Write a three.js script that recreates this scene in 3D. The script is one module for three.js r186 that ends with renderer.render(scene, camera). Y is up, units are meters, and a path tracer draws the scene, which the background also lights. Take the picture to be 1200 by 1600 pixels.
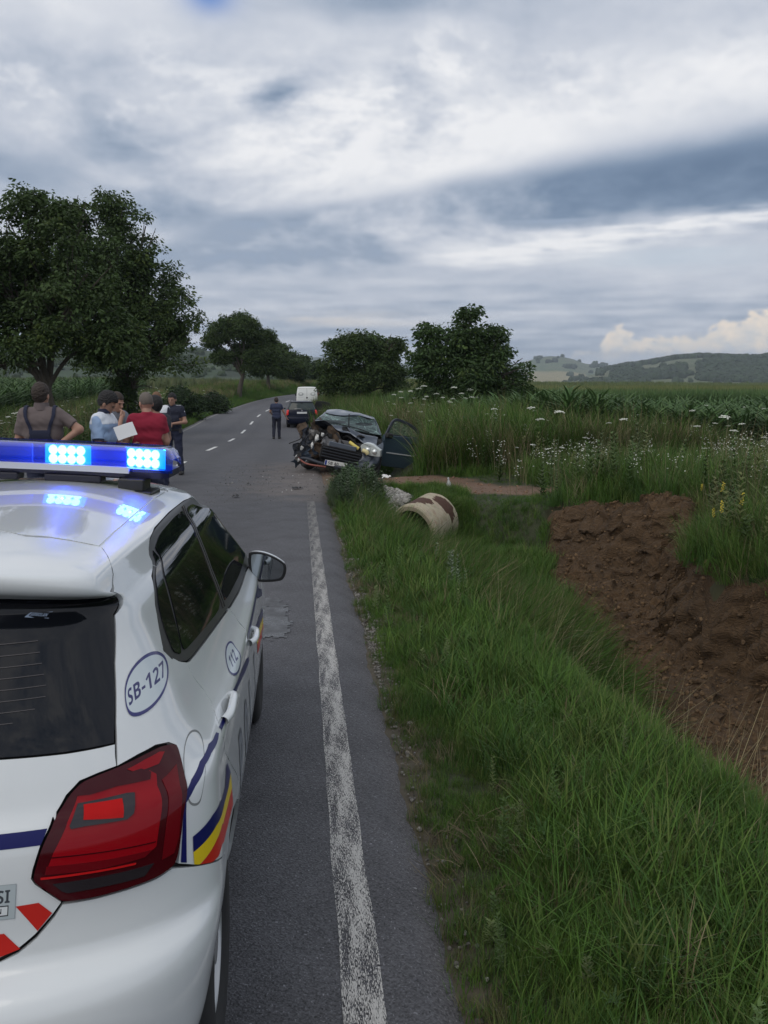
import * as THREE from 'three';
import { mergeGeometries, mergeVertices, toCreasedNormals } from 'three/addons/utils/BufferGeometryUtils.js';
import { RoundedBoxGeometry } from 'three/addons/geometries/RoundedBoxGeometry.js';
import { FontLoader } from 'three/addons/loaders/FontLoader.js';
import { TextGeometry } from 'three/addons/geometries/TextGeometry.js';

// ------------------------------------------------------------------ random numbers and noise
function makeRng(seed) {
  let a = seed >>> 0;
  return () => { a = (a + 0x6d2b79f5) | 0; let t = Math.imul(a ^ (a >>> 15), 1 | a); t = (t + Math.imul(t ^ (t >>> 7), 61 | t)) ^ t; return ((t ^ (t >>> 14)) >>> 0) / 4294967296; };
}
const rnd = makeRng(20177);
const R = (a, b) => a + (b - a) * rnd();
const clamp = (x, a = 0, b = 1) => Math.min(b, Math.max(a, x));
const lerp = (a, b, t) => a + (b - a) * t;
const sstep = (a, b, x) => { const t = clamp((x - a) / (b - a)); return t * t * (3 - 2 * t); };
const interp = (pts, x) => {                       // piecewise smooth curve through [x, y] pairs
  if (x <= pts[0][0]) return pts[0][1];
  for (let i = 1; i < pts.length; i++) if (x <= pts[i][0]) {
    const t = (x - pts[i - 1][0]) / (pts[i][0] - pts[i - 1][0]);
    return lerp(pts[i - 1][1], pts[i][1], t * t * (3 - 2 * t));
  }
  return pts[pts.length - 1][1];
};
const linterp = (pts, x) => {
  if (x <= pts[0][0]) return pts[0][1];
  for (let i = 1; i < pts.length; i++) if (x <= pts[i][0]) return lerp(pts[i - 1][1], pts[i][1], (x - pts[i - 1][0]) / (pts[i][0] - pts[i - 1][0]));
  return pts[pts.length - 1][1];
};
// monotone-ish Catmull-Rom through [x, y] pairs
const crv = (pts, x) => {
  const n = pts.length;
  if (x <= pts[0][0]) return pts[0][1];
  if (x >= pts[n - 1][0]) return pts[n - 1][1];
  let i = 1; while (pts[i][0] < x) i++;
  const a = pts[i - 1], b = pts[i], p = pts[Math.max(0, i - 2)], q = pts[Math.min(n - 1, i + 1)];
  const h = b[0] - a[0], t = (x - a[0]) / h;
  const m0 = (b[1] - p[1]) / Math.max(1e-6, b[0] - p[0]) * h, m1 = (q[1] - a[1]) / Math.max(1e-6, q[0] - a[0]) * h;
  const t2 = t * t, t3 = t2 * t;
  return (2 * t3 - 3 * t2 + 1) * a[1] + (t3 - 2 * t2 + t) * m0 + (-2 * t3 + 3 * t2) * b[1] + (t3 - t2) * m1;
};
const PERM = new Uint8Array(512), GX = new Float32Array(256), GY = new Float32Array(256);
{ const r = makeRng(77); const p = [...Array(256).keys()]; for (let i = 255; i > 0; i--) { const j = Math.floor(r() * (i + 1)); [p[i], p[j]] = [p[j], p[i]]; } for (let i = 0; i < 512; i++) PERM[i] = p[i & 255]; for (let i = 0; i < 256; i++) { const a = r() * 6.2831853; GX[i] = Math.cos(a); GY[i] = Math.sin(a); } }
function noise2(x, y) {
  const xi = Math.floor(x), yi = Math.floor(y), fx = x - xi, fy = y - yi, X = xi & 255, Y = yi & 255;
  const u = fx * fx * fx * (fx * (fx * 6 - 15) + 10), v = fy * fy * fy * (fy * (fy * 6 - 15) + 10);
  const a = PERM[PERM[X] + Y], b = PERM[PERM[X + 1] + Y], c = PERM[PERM[X] + Y + 1], d = PERM[PERM[X + 1] + Y + 1];
  const n0 = GX[a] * fx + GY[a] * fy, n1 = GX[b] * (fx - 1) + GY[b] * fy, n2 = GX[c] * fx + GY[c] * (fy - 1), n3 = GX[d] * (fx - 1) + GY[d] * (fy - 1);
  return 1.5 * lerp(lerp(n0, n1, u), lerp(n2, n3, u), v);
}
function fbm(x, y, oct = 4, gain = 0.5) { let s = 0, a = 1, t = 0; for (let i = 0; i < oct; i++) { s += a * noise2(x, y); t += a; a *= gain; x = x * 2.03 + 17.1; y = y * 2.03 - 9.7; } return s / t; }

// ------------------------------------------------------------------ camera
const scene = new THREE.Scene();
const EYE = 1.85;
const camera = new THREE.PerspectiveCamera(60, 0.75, 0.05, 12000);
camera.position.set(0, EYE, 0);
camera.rotation.order = 'YXZ';
camera.rotation.set(-8.09 * Math.PI / 180, -5.44 * Math.PI / 180, 0);

// ------------------------------------------------------------------ sky (radiance of air and clouds for every direction)
const SKY = (() => {
  const W = 4096, H = 2048, data = new Float32Array(W * H * 4);
  const lin = (c) => c.map((v) => { v /= 255; return v <= 0.04045 ? v / 12.92 : Math.pow((v + 0.055) / 1.055, 2.4); });
  const ramp = [[0, lin([97, 119, 147])], [0.2, lin([122, 142, 168])], [0.42, lin([164, 177, 196])], [0.62, lin([197, 204, 217])], [0.8, lin([220, 224, 232])], [1, lin([243, 244, 247])]];
  const col = [0, 0, 0];
  const pick = (b) => { b = clamp(b); let i = 1; while (i < ramp.length - 1 && ramp[i][0] < b) i++; const t = (b - ramp[i - 1][0]) / (ramp[i][0] - ramp[i - 1][0]); for (let c = 0; c < 3; c++) col[c] = lerp(ramp[i - 1][1][c], ramp[i][1][c], t); };
  const blue = lin([96, 138, 206]), cream = lin([246, 232, 215]), pale = lin([188, 204, 219]), hor = lin([196, 206, 216]);
  const D = 180 / Math.PI;
  for (let r = 0; r < H; r++) {
    const elr = ((r + 0.5) / H - 0.5) * Math.PI, el = elr * D;
    for (let c = 0; c < W; c++) {
      const o = (r * W + c) * 4; data[o + 3] = 1;
      if (el < -0.4) { data[o] = 0.22; data[o + 1] = 0.24; data[o + 2] = 0.25; continue; }
      const round = ((c + 0.5) / W - 0.5) * 2 * Math.PI;               // direction (cos, sin) in x, z
      const x = Math.cos(round), z = Math.sin(round);
      let az = Math.atan2(x, -z) * D;                                  // degrees right of the road's direction
      const e = Math.max(elr, 0.012), k = 1.15 / (Math.tan(e) + 0.2);
      const px = x * k, pz = z * k;                                     // on a cloud layer seen from below
      const qx = x * 9, qz = z * 9, qy = el * 0.16;                     // on the dome, for billows
      const w1 = fbm(px * 0.8 + 3, pz * 0.8, 4), w2 = fbm(px * 0.8 - 31, pz * 0.8 + 12, 4);
      const n1 = fbm(px * 0.75 + w1 * 0.7, pz * 0.75 + w2 * 0.7, 6, 0.5);
      const n2 = fbm(px * 5.2 + 40 + w2 * 0.8, pz * 5.2 + w1 * 0.8, 6, 0.64);
      const bill = 1 - 2.4 * Math.abs(fbm(az * 0.22 + w1 * 0.7 + 11, el * 0.42 + w2 * 0.7, 5, 0.55));   // puffy edges
      const st = fbm(px * 0.5 + pz * 0.9 + 9, pz * 0.25 - px * 0.2, 3);
      const up = sstep(4, 16, el);
      const mot = sstep(-0.1, 0.5, fbm(px * 0.6 + 60, pz * 0.6 - 20, 3));                 // where the layer breaks into puffs
      let b = 0.63 + 0.06 * up + n1 * 0.4 + n2 * lerp(0.1, 0.34, mot) * (0.5 + 0.5 * up) + st * 0.14 + (bill - 0.45) * 0.16 * mot;
      // the dark bank that crosses from the upper right to the lower left of the road's end
      const a = clamp(az, -70, 95);
      const warp = w1 * 2.4 + n1 * 2.2 + n2 * 1.0 + (bill - 0.4) * 0.5;
      const mid = crv([[-70, 5.2], [-20, 6.6], [-8, 7.7], [-2.8, 8.6], [4, 9.6], [9.6, 10.2], [20, 11.2], [29, 11.7], [45, 12.6], [70, 14], [95, 14.5]], a) + warp * 0.55;
      const half = crv([[-70, 0.8], [-20, 0.8], [-8, 0.95], [-2.8, 1.45], [4, 1.8], [9.6, 2.1], [20, 2.8], [29, 3.1], [60, 3], [95, 1]], a);
      const t = (el - mid) / half;
      const lower = 1 - sstep(0.3, 1.3, -t), upper = 1 - sstep(0.35, 1.25, t);
      const band = lower * upper * sstep(-40, -12, az) * (1 - sstep(60, 95, az));
      const floor_ = 0.2 + 0.25 * (1 - sstep(8.5, 12.5, el));                // the air between lightens what is low
      b = lerp(b, floor_ + 0.24 * n1 + st * 0.16 + 0.16 * n2 + (bill - 0.4) * 0.1 - 0.06 * sstep(5, 25, az), band * 0.95);
      // bright shoulder right above it
      const sh = Math.exp(-Math.pow((t - 1.75) / 0.75, 2)) * sstep(2, 22, az) * (1 - sstep(50, 90, az));
      b = lerp(b, 0.95 + n2 * 0.24 + n1 * 0.14 + (bill - 0.5) * 0.12, sh * 0.85);
      const glow = Math.exp(-Math.pow((el - 14.5 + w1 * 2) / 3.2, 2) - Math.pow((az - 2) / 9, 2));
      b += glow * (0.22 + n2 * 0.4 + n1 * 0.2 + (bill - 0.4) * 0.12);
      // grey patches of the upper left
      const gp = (ga, ge, ra, re, s) => { const q = Math.pow((az - ga + w2 * 3) / ra, 2) + Math.pow((el - ge + w1 * 2) / re, 2); b -= s * Math.exp(-q); };
      gp(-1, 16.5, 1.6, 1.0, 0.3); gp(-9, 14.3, 3, 1.4, 0.2); gp(5, 21.5, 6, 1.0, 0.3); gp(-17, 12.3, 4, 1.6, 0.22); gp(-12, 18, 5, 1, 0.14); gp(-5, 11.2, 6, 1.4, 0.16);
      // layers near the horizon
      const low = 1 - sstep(3.5, 8.5, el);
      const lay = fbm(az * 0.09 + 5, el * 1.3, 4), lay2 = fbm(az * 0.35 + 25, el * 2.4, 4);
      b = lerp(b, 0.52 + lay * 0.3 + lay2 * 0.2, low * 0.85 * (1 - band * 0.8));
      const wisp = Math.exp(-Math.pow((el - 8.9 - (az - 20) * 0.1 + lay * 0.9) / 0.55, 2)) * sstep(6, 14, az) * (1 - sstep(26, 44, az));
      b += wisp * (0.34 + lay2 * 0.7);
      const pf = sstep(0.02, 0.3, n2) * mot * sstep(5, 11, el); b += (pf - 0.35 * mot) * 0.2 * (1 - band * 0.6);   // bright puffs with crisp rims
      b = lerp(b, sstep(0.08, 0.98, b), 0.35);
      pick(b);
      // blue holes
      const h1 = Math.exp(-Math.pow((az + 5) / 1.5, 2) - Math.pow((el - 21.6 + w1) / 0.9, 2)) * 0.85;
      const h2 = Math.exp(-Math.pow((az - 23) / 5, 2) - Math.pow((el - 7.6 + lay * 0.7) / 0.6, 2)) * 0.5;
      const h3 = sstep(0.2, 0.5, fbm(px * 0.5 - 70, pz * 0.5 + 33, 3)) * sstep(24, 34, el) * 0.6;
      for (let i = 0; i < 3; i++) { col[i] = lerp(col[i], blue[i], clamp(Math.max(h1, h3))); col[i] = lerp(col[i], pale[i], h2); }
      // far cumulus heaps, lit warm
      const topAt = 2.95 + 1.25 * Math.max(0, fbm(az * 0.28 + 3, 7.7, 4)) * 2 + 1.6 * sstep(23, 30, az) * (1 - sstep(36, 50, az)) - 3.2 * (1 - sstep(15.5, 20, az)) - 1.4 * sstep(50, 70, az);
      const puff = fbm(az * 0.9, el * 1.5 + 30, 5, 0.6);
      const cm = sstep(-0.1, 0.22, topAt - el + puff * 0.9) * sstep(1.5, 2.5, el + puff * 0.4);
      if (cm > 0) { const s = clamp(0.62 + puff * 0.85 + (el - 2.2) * 0.16); for (let i = 0; i < 3; i++) col[i] = lerp(col[i], lerp(pale[i] * 0.95, cream[i] * 1.06, s), cm * 0.95); }
      const c2 = Math.exp(-Math.pow((az - 3 + lay2 * 3) / 4.5, 2) - Math.pow((el - 4.1 + lay * 0.8) / 0.35, 2)) * (0.5 + lay2);
      for (let i = 0; i < 3; i++) col[i] = lerp(col[i], cream[i], clamp(c2) * 0.7);
      const hz = Math.exp(-Math.max(0, el) / 1.2) * 0.6;
      for (let i = 0; i < 3; i++) data[o + i] = lerp(col[i], hor[i], hz);
    }
  }
  const t = new THREE.DataTexture(data, W, H, THREE.RGBAFormat, THREE.FloatType);
  t.mapping = THREE.EquirectangularReflectionMapping; t.magFilter = THREE.LinearFilter; t.needsUpdate = true;
  return t;
})();
scene.background = SKY; scene.environment = SKY;

// ------------------------------------------------------------------ sun behind cloud, exposure, air
const sun = new THREE.DirectionalLight(new THREE.Color(1, 0.92, 0.8), 1.15);
sun.position.set(-60, 90, 40); sun.target.position.set(0, 0, -20);
sun.castShadow = true; sun.shadow.radius = 110; sun.shadow.mapSize.set(2048, 2048);
Object.assign(sun.shadow.camera, { left: -60, right: 60, top: 60, bottom: -60, near: 1, far: 300 });
scene.add(sun, sun.target); sun.name = 'sun';
scene.fog = new THREE.FogExp2(new THREE.Color(0.62, 0.7, 0.8), 0.00016);
const renderer = new THREE.WebGLRenderer({ antialias: true });
renderer.toneMapping = THREE.LinearToneMapping;
renderer.toneMappingExposure = 1.0;
renderer.shadowMap.enabled = true;

// ------------------------------------------------------------------ things, parts, materials
const taken = new Map();
function numbered(name) { const n = taken.get(name) ?? 0; taken.set(name, n + 1); return n ? name + '_' + String(n).padStart(3, '0') : name; }
function tag(o, label, category, group, kind) {
  if (label) o.userData.label = label;
  if (category) o.userData.category = category;
  if (group) o.userData.group = group;
  if (kind) o.userData.kind = kind;
  return o;
}
function thing(name, label, category, pos = [0, 0, 0], turn = 0, group) {
  const o = new THREE.Group(); o.name = numbered(name); scene.add(o);
  o.position.set(...pos); o.rotation.y = turn;
  return tag(o, label, category, group);
}
function part(name, geo, mat, parent, label) {
  const m = new THREE.Mesh(geo, mat); m.name = name; m.castShadow = m.receiveShadow = true;
  if (label) m.userData.label = label;
  parent.add(m); return m;
}
function solo(name, geo, mat, label, category, group, kind) {
  const m = new THREE.Mesh(geo, mat); m.name = numbered(name); m.castShadow = m.receiveShadow = true;
  scene.add(m); return tag(m, label, category, group, kind);
}
function copyOf(o, label, pos, turn) {
  const c = o.clone(); c.name = numbered(o.name.replace(/_\d{3}$/, '')); c.userData = { ...o.userData };
  if (label) c.userData.label = label;
  c.position.set(...pos); c.rotation.y = turn ?? o.rotation.y; scene.add(c); return c;
}
const C = (r, g, b) => new THREE.Color(r, g, b);
const mat = (color, roughness = 0.8, o = {}) => new THREE.MeshStandardMaterial({ color: Array.isArray(color) ? C(...color) : color, roughness, metalness: 0, side: THREE.DoubleSide, ...o });
const phys = (color, roughness, o = {}) => new THREE.MeshPhysicalMaterial({ color: Array.isArray(color) ? C(...color) : color, roughness, metalness: 0, side: THREE.DoubleSide, ...o });
function G(pos, idx, uv, colors) {                                     // indexed geometry from flat lists
  const g = new THREE.BufferGeometry();
  g.setAttribute('position', new THREE.Float32BufferAttribute(pos, 3));
  g.setAttribute('uv', new THREE.Float32BufferAttribute(uv ?? new Float32Array(pos.length / 3 * 2), 2));
  if (colors) g.setAttribute('color', new THREE.Float32BufferAttribute(colors, 3));
  if (idx) g.setIndex(idx);
  g.computeVertexNormals();
  return g;
}
function tube(points, r, rs = 6, seg, closed = false) { const v = points.map((p) => new THREE.Vector3(...p)); return new THREE.TubeGeometry(new THREE.CatmullRomCurve3(v, closed), seg ?? points.length * 4, r, rs, closed); }
function boxg(w, h, d, x = 0, y = 0, z = 0, r = 0.01) { const g = r > 0 ? new RoundedBoxGeometry(w, h, d, 2, Math.min(r, w / 2.1, h / 2.1, d / 2.1)) : new THREE.BoxGeometry(w, h, d); g.translate(x, y, z); return g; }
const merge = (list) => mergeGeometries(list.map((g) => { const h = g.index ? g.toNonIndexed() : g.clone(); for (const k of Object.keys(h.attributes)) if (!['position', 'normal', 'uv'].includes(k)) h.deleteAttribute(k); return h; }));
// a grey noise map that repeats: f(u, v) in 0..1 for u, v in 0..1
function dataTex(n, f, srgb = true, m = n) {
  const d = new Uint8Array(n * m * 4);
  for (let y = 0; y < m; y++) for (let x = 0; x < n; x++) { const v = f(x / n, y / m, x, y), o = (y * n + x) * 4; for (let c = 0; c < 3; c++) d[o + c] = clamp(Array.isArray(v) ? v[c] : v) * 255; d[o + 3] = 255; }
  const t = new THREE.DataTexture(d, n, m); t.wrapS = t.wrapT = THREE.RepeatWrapping; t.magFilter = THREE.LinearFilter; t.minFilter = THREE.LinearMipmapLinearFilter;
  if (srgb) t.colorSpace = THREE.SRGBColorSpace; t.needsUpdate = true; return t;
}
const toS = (v) => (v <= 0.0031308 ? v * 12.92 : 1.055 * Math.pow(v, 1 / 2.4) - 0.055);
// tileable fbm
function tfbm(u, v, f, oct = 4, gain = 0.5, seed = 0) {
  let s = 0, a = 1, t = 0;
  for (let o = 0; o < oct; o++) {
    const x = u * f, y = v * f, xi = Math.floor(x), yi = Math.floor(y), fx = x - xi, fy = y - yi;
    const h = (i, j) => PERM[(PERM[(((i % f) + f) % f + seed * 13) & 255] + ((j % f) + f) % f + o * 37) & 255] / 255;
    const su = fx * fx * (3 - 2 * fx), sv = fy * fy * (3 - 2 * fy);
    s += a * lerp(lerp(h(xi, yi), h(xi + 1, yi), su), lerp(h(xi, yi + 1), h(xi + 1, yi + 1), su), sv); t += a; a *= gain; f *= 2;
  }
  return s / t;
}
// ================================================================== the lie of the land (x right of the road line, d metres ahead = -z)
const roadOff = (d) => (d < 55 ? 0 : d < 100 ? Math.pow(d - 55, 2) * 0.0019 : 3.85 + (d - 100) * 0.171 + Math.pow(d - 100, 2) * 0.0016);
const RY = [[-40, 0], [16, 0], [24, -0.08], [40, -0.48], [50, -0.44], [62, -0.2], [74, 0.02], [88, 0.42], [102, 0.74], [125, 1.0], [160, 1.15], [260, 1.2]];
const roadY = (d) => crv(RY, d);
const EDGE_R = 0.5, EDGE_L = -6.2;
const XL = [[-10, 2.2], [3.5, 2.0], [5.5, 1.72], [6.7, 1.66], [9, 1.3], [11, 0.95], [12.5, 0.72], [15, 0.72]];
const XR = [[-10, 4.6], [6, 4.45], [7, 4.5], [7.6, 4.28], [8, 4.05], [8.6, 3.96], [9.3, 4.2], [10, 4.7], [11, 5.0], [12, 4.4], [13.3, 3.4], [15, 2.9]];
const ditchFloor = (d) => linterp([[-10, -0.85], [5, -0.95], [8, -0.8], [11, -0.68], [13.6, -0.62], [14.5, -0.62]], d);
// 1 inside the dug, bare soil
function soilMask(x, d) {
  const n = fbm(x * 1.1 + 7, d * 1.1, 3) * 0.45, n2 = fbm(x * 3.3, d * 3.3 + 5, 2) * 0.16;
  const l = linterp([[2.8, 3.4], [4.2, 2.6], [5.5, 2.45], [6.9, 2.58], [7.7, 2.68], [9.4, 3.0], [11, 3.3], [12.5, 3.65], [13.3, 3.9]], d);
  const r = linterp([[2.8, 4.6], [5, 4.6], [7, 4.62], [7.6, 4.36], [8, 4.1], [8.6, 4.0], [9.3, 4.26], [10, 4.62], [11, 5.15], [12.0, 5.0], [12.6, 4.5], [13.3, 3.9]], d);
  let m = sstep(-0.12, 0.18, x - l + n + n2) * sstep(-0.12, 0.18, r - x + n * 0.7 - n2) * sstep(3.2, 4.2, d + n) * (1 - sstep(12.4, 13.2, d + n));
  // bare patch on the grassy side of the ditch
  const q = Math.pow((x - 1.95 - (10.3 - d) * 0.1) / 0.42, 2) + Math.pow((d - 10.2) / 1.0, 2);
  m = Math.max(m, 0.95 * sstep(1.0, 0.45, q + n * 1.4 + n2));
  return clamp(m);
}
function trackMask(x, d) {                                             // reddish dirt crossing over the culvert
  const n = fbm(x * 1.3 - 4, d * 1.3, 3) * 0.9 + fbm(x * 4, d * 4, 2) * 0.2;
  const c = linterp([[0.4, 18.6], [1.6, 17.9], [2.6, 16.8], [4, 15.2], [6, 14.6]], x);
  const hw = linterp([[0.4, 2.6], [1.6, 1.7], [3, 1.4], [4.2, 0.85], [5.6, 0.25], [6, 0]], x);
  return clamp(sstep(0, 0.5, hw - Math.abs(d - c) + n * 0.8) * sstep(0.3, 0.6, x));
}
function H(x, d) {
  const off = roadOff(d), u = x - off, r = roadY(d);
  if (u < EDGE_R + 0.04 && u > EDGE_L) return r - 0.05;
  const bump = 0.035 * fbm(x * 1.7, d * 1.7, 3);
  if (u >= EDGE_R) {
    const join = sstep(EDGE_R, EDGE_R + 0.5, u);
    const field = lerp(-0.12, 0.35, sstep(20, 160, d)) + 0.25 * fbm(x * 0.02, d * 0.02, 2) * sstep(20, 60, d) * sstep(12, 60, u);
    const far = lerp(r + 0.05 + 0.34 * sstep(0.9, 3.2, u) + 0.1 * fbm(x * 0.4, d * 0.4, 2), field, sstep(5, 11, u));
    const sunk = 0.42 * Math.exp(-Math.pow((x - 1.75) / 0.95, 2)) * sstep(17.6, 19.2, d) * (1 - sstep(24.5, 27, d));
    // near: verge, ditch with dug pit, bank
    const xl = linterp(XL, d), xr = linterp(XR, d), fl = ditchFloor(d) + 0.06 * fbm(x * 1.3, d * 1.3, 2);
    const bank = 0.06 + 0.22 * Math.exp(-Math.pow((x - 4.5) / 0.6, 2) - Math.pow((d - 8.5) / 0.8, 2)) + 0.2 * sstep(xr, xr + 1.6, x) - 0.3 * sstep(6, 10, x) + 0.06 * fbm(x * 0.8, d * 0.8, 2);
    const verge = -0.015 - 0.03 * sstep(0.6, 1.6, x);
    const wall = lerp(0.35, 0.9, sstep(9, 12.5, d));
    let y = lerp(verge, fl, sstep(xl - 0.15, xl + 0.85, x));
    y = lerp(y, bank, sstep(xr - wall, xr + 0.12, x));
    y += 0.36 * Math.exp(-Math.pow((x - 4.8) / 0.55, 2) - Math.pow((d - 11.3) / 0.75, 2)) + 0.16 * Math.exp(-Math.pow((x - 3.75) / 0.45, 2) - Math.pow((d - 11.6) / 0.5, 2));
    const cross = 0.0 + 0.02 * fbm(x * 2, d * 2, 2) + 0.06 * sstep(3, 6, x) - 0.1 * sstep(6, 10, x);
    let z = lerp(y, cross, sstep(13.3, 14.3, d - 0.25 * sstep(3, 4, x)));
    z = lerp(z, far, sstep(17.2, 21, d + 0.12 * u)) - sunk;
    return lerp(r - 0.03, z + bump, join);
  }
  const w = -(u - EDGE_L), join = sstep(0, 0.5, w);
  const bank = lerp(0, 1, sstep(34, 96, d));
  let y = lerp(r - 0.06 + bank * sstep(0.3, 3.5, w) * 0.95 - 0.15 * sstep(0.6, 2, w) * (1 - bank), lerp(-0.1, 1.3, sstep(30, 130, d)), sstep(4, 9, w));
  y += 0.25 * fbm(x * 0.02 + 9, d * 0.02, 2) * sstep(10, 60, w);
  return lerp(r - 0.03, y + bump, join);
}

// ------------------------------------------------------------------ materials of the ground
const grassGround = [0.035, 0.042, 0.018], soilCol = [0.118, 0.073, 0.037], trackCol = [0.17, 0.105, 0.068], fieldCol = [0.06, 0.075, 0.03];
const groundTex = dataTex(512, (u, v) => { const n = tfbm(u, v, 8, 5, 0.6), m = tfbm(u, v, 64, 2, 0.5, 3); const k = 0.55 + 0.5 * n + 0.25 * (m - 0.5); return [toS(k), toS(k), toS(k)]; });
const groundBump = dataTex(512, (u, v) => tfbm(u, v, 16, 5, 0.62, 5), false);
{
  const xs = [], ds = [];
  for (let x = -6.6; x > -14; x -= 0.6) xs.unshift(x);
  for (let x = -14.5, s = 1; x > -3600; x -= s, s *= 1.16) xs.unshift(x);
  for (let x = -6.2; x < 0.45; x += 0.75) xs.push(x);
  for (let x = 0.5; x < 8; x += 0.09) xs.push(x);
  for (let x = 8.2, s = 0.3; x < 3600; x += s, s *= 1.13) xs.push(x);
  for (let d = -40; d < 1; d += 3) ds.push(d);
  for (let d = 1; d < 20; d += 0.12) ds.push(d);
  for (let d = 20.2, s = 0.4; d < 5200; d += s, s *= 1.035) ds.push(d);
  const pos = [], uv = [], col = [], idx = [];
  for (const d of ds) for (const x of xs) {
    const near = x > 1.2 && x < 6 && d > 2.5 && d < 14.5, far = sstep(250, 500, Math.hypot(x, d));
    let y = H(x, d);
    const sm = near ? soilMask(x, d) : 0;
    y = lerp(y, -1, far) - 0.36 * sstep(0, 0.45, sm);
    pos.push(x, y, -d); uv.push(x / 2.3, d / 2.3);
    const tm = x > 0.3 && x < 6.4 && d > 12 && d < 22 ? trackMask(x, d) : 0, u = x - roadOff(d);
    const shoulder = (1 - sstep(EDGE_R + 0.05, EDGE_R + 0.22, u)) * sstep(EDGE_R - 0.3, EDGE_R, u) + (1 - sstep(0.15, 0.6, EDGE_L - u)) * (u < EDGE_L ? 1 : 0);
    const fm = sstep(9, 14, Math.abs(u + 2.5));
    for (let c = 0; c < 3; c++) { let k = lerp(grassGround[c], fieldCol[c], fm); k = lerp(k, [0.1, 0.082, 0.06][c], shoulder * 0.85); k = lerp(k, soilCol[c], sm); k = lerp(k, trackCol[c], tm); col.push(k); }
  }
  const w = xs.length;
  for (let j = 0; j < ds.length - 1; j++) for (let i = 0; i < w - 1; i++) { const a = j * w + i; idx.push(a, a + 1, a + w, a + 1, a + w + 1, a + w); }
  const g = G(pos, idx, uv, col);
  solo('ground', g, mat(0xffffff, 0.95, { vertexColors: true, map: groundTex, bumpMap: groundBump, bumpScale: 0.02 }), null, null, null, 'structure').userData.label = 'grassy ground with verge, ditch and fields';
}
// freshly dug soil in the ditch and its heap, with clods
const soilTex = dataTex(512, (u, v) => { const n = tfbm(u, v, 8, 5, 0.6, 2), m = tfbm(u, v, 48, 3, 0.6, 4); const k = 0.5 + 0.75 * n * m + 0.3 * (m - 0.4); return [toS(k), toS(k * 0.97), toS(k * 0.94)]; });
function cells(x, y) {                                                   // distance to the nearest of scattered points, and that cell's own number
  const xi = Math.floor(x), yi = Math.floor(y); let best = 9, id = 0;
  for (let j = -1; j <= 1; j++) for (let i = -1; i <= 1; i++) { const h = PERM[(PERM[(xi + i) & 255] + yi + j) & 255], h2 = PERM[(h + 71) & 255], dx = xi + i + h / 255 - x, dy = yi + j + h2 / 255 - y, q = dx * dx + dy * dy; if (q < best) { best = q; id = h2; } }
  return [Math.sqrt(best), id / 255];
}
function clods(x, d) {
  const a = fbm(x * 1.7 + 3, d * 1.7, 3), wx = x + 0.08 * noise2(x * 5, d * 5), wd = d + 0.08 * noise2(x * 5 + 9, d * 5);
  const [c1, k1] = cells(wx * 3.1, wd * 4.2), [c2, k2] = cells(wx * 8.5, wd * 9.5), c = fbm(x * 19, d * 19, 3);
  return 0.1 * a + 0.085 * k1 * (1 - sstep(0.25, 0.62, c1)) + 0.05 * k2 * (1 - sstep(0.2, 0.6, c2)) + 0.036 * c;
}
{
  const s = 0.026, x0 = 1.3, x1 = 5.7, d0 = 3, d1 = 13.6, nx = Math.round((x1 - x0) / s), nd = Math.round((d1 - d0) / s), pos = [], uv = [], idx = [], col = [], id = new Map();
  const keep = new Float32Array((nx + 1) * (nd + 1));
  for (let j = 0; j <= nd; j++) for (let i = 0; i <= nx; i++) keep[j * (nx + 1) + i] = soilMask(x0 + i * s, d0 + j * s);
  const vert = (i, j) => {
    const k = j * (nx + 1) + i; if (id.has(k)) return id.get(k);
    const x = x0 + i * s, d = d0 + j * s, m = keep[k];
    const y0 = H(x, d), k2 = sstep(0.2, 0.9, m), cx = 0.16 * fbm(y0 * 5 + d * 1.5, d * 4.5 + 7, 3) + 0.05 * noise2(y0 * 17, d * 13);   // crumbling of the steep faces
    pos.push(x + cx * k2, y0 - 0.14 * (1 - sstep(0, 0.6, m)) + (clods(x, d) - 0.04) * k2, -(d + 0.1 * k2 * fbm(y0 * 6, x * 5, 2))); uv.push((x + y0) / 0.9, (d + y0 * 0.6) / 0.9);
    const damp = 0.84 + 0.5 * fbm(x * 0.9, d * 0.9 + 40, 3); col.push(soilCol[0] * damp, soilCol[1] * damp, soilCol[2] * damp);
    id.set(k, pos.length / 3 - 1); return pos.length / 3 - 1;
  };
  for (let j = 0; j < nd; j++) for (let i = 0; i < nx; i++) {
    const k = j * (nx + 1) + i; if (Math.max(keep[k], keep[k + 1], keep[k + nx + 1], keep[k + nx + 2]) < 0.05) continue;
    const a = vert(i, j), b = vert(i + 1, j), c = vert(i, j + 1), e = vert(i + 1, j + 1); idx.push(a, b, c, b, e, c);
  }
  solo('soil', G(pos, idx, uv, col), mat(0xffffff, 1, { vertexColors: true, map: soilTex, bumpMap: soilTex, bumpScale: 0.03 }), 'dark brown freshly dug soil in the ditch', null, null, 'structure');
}

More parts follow.
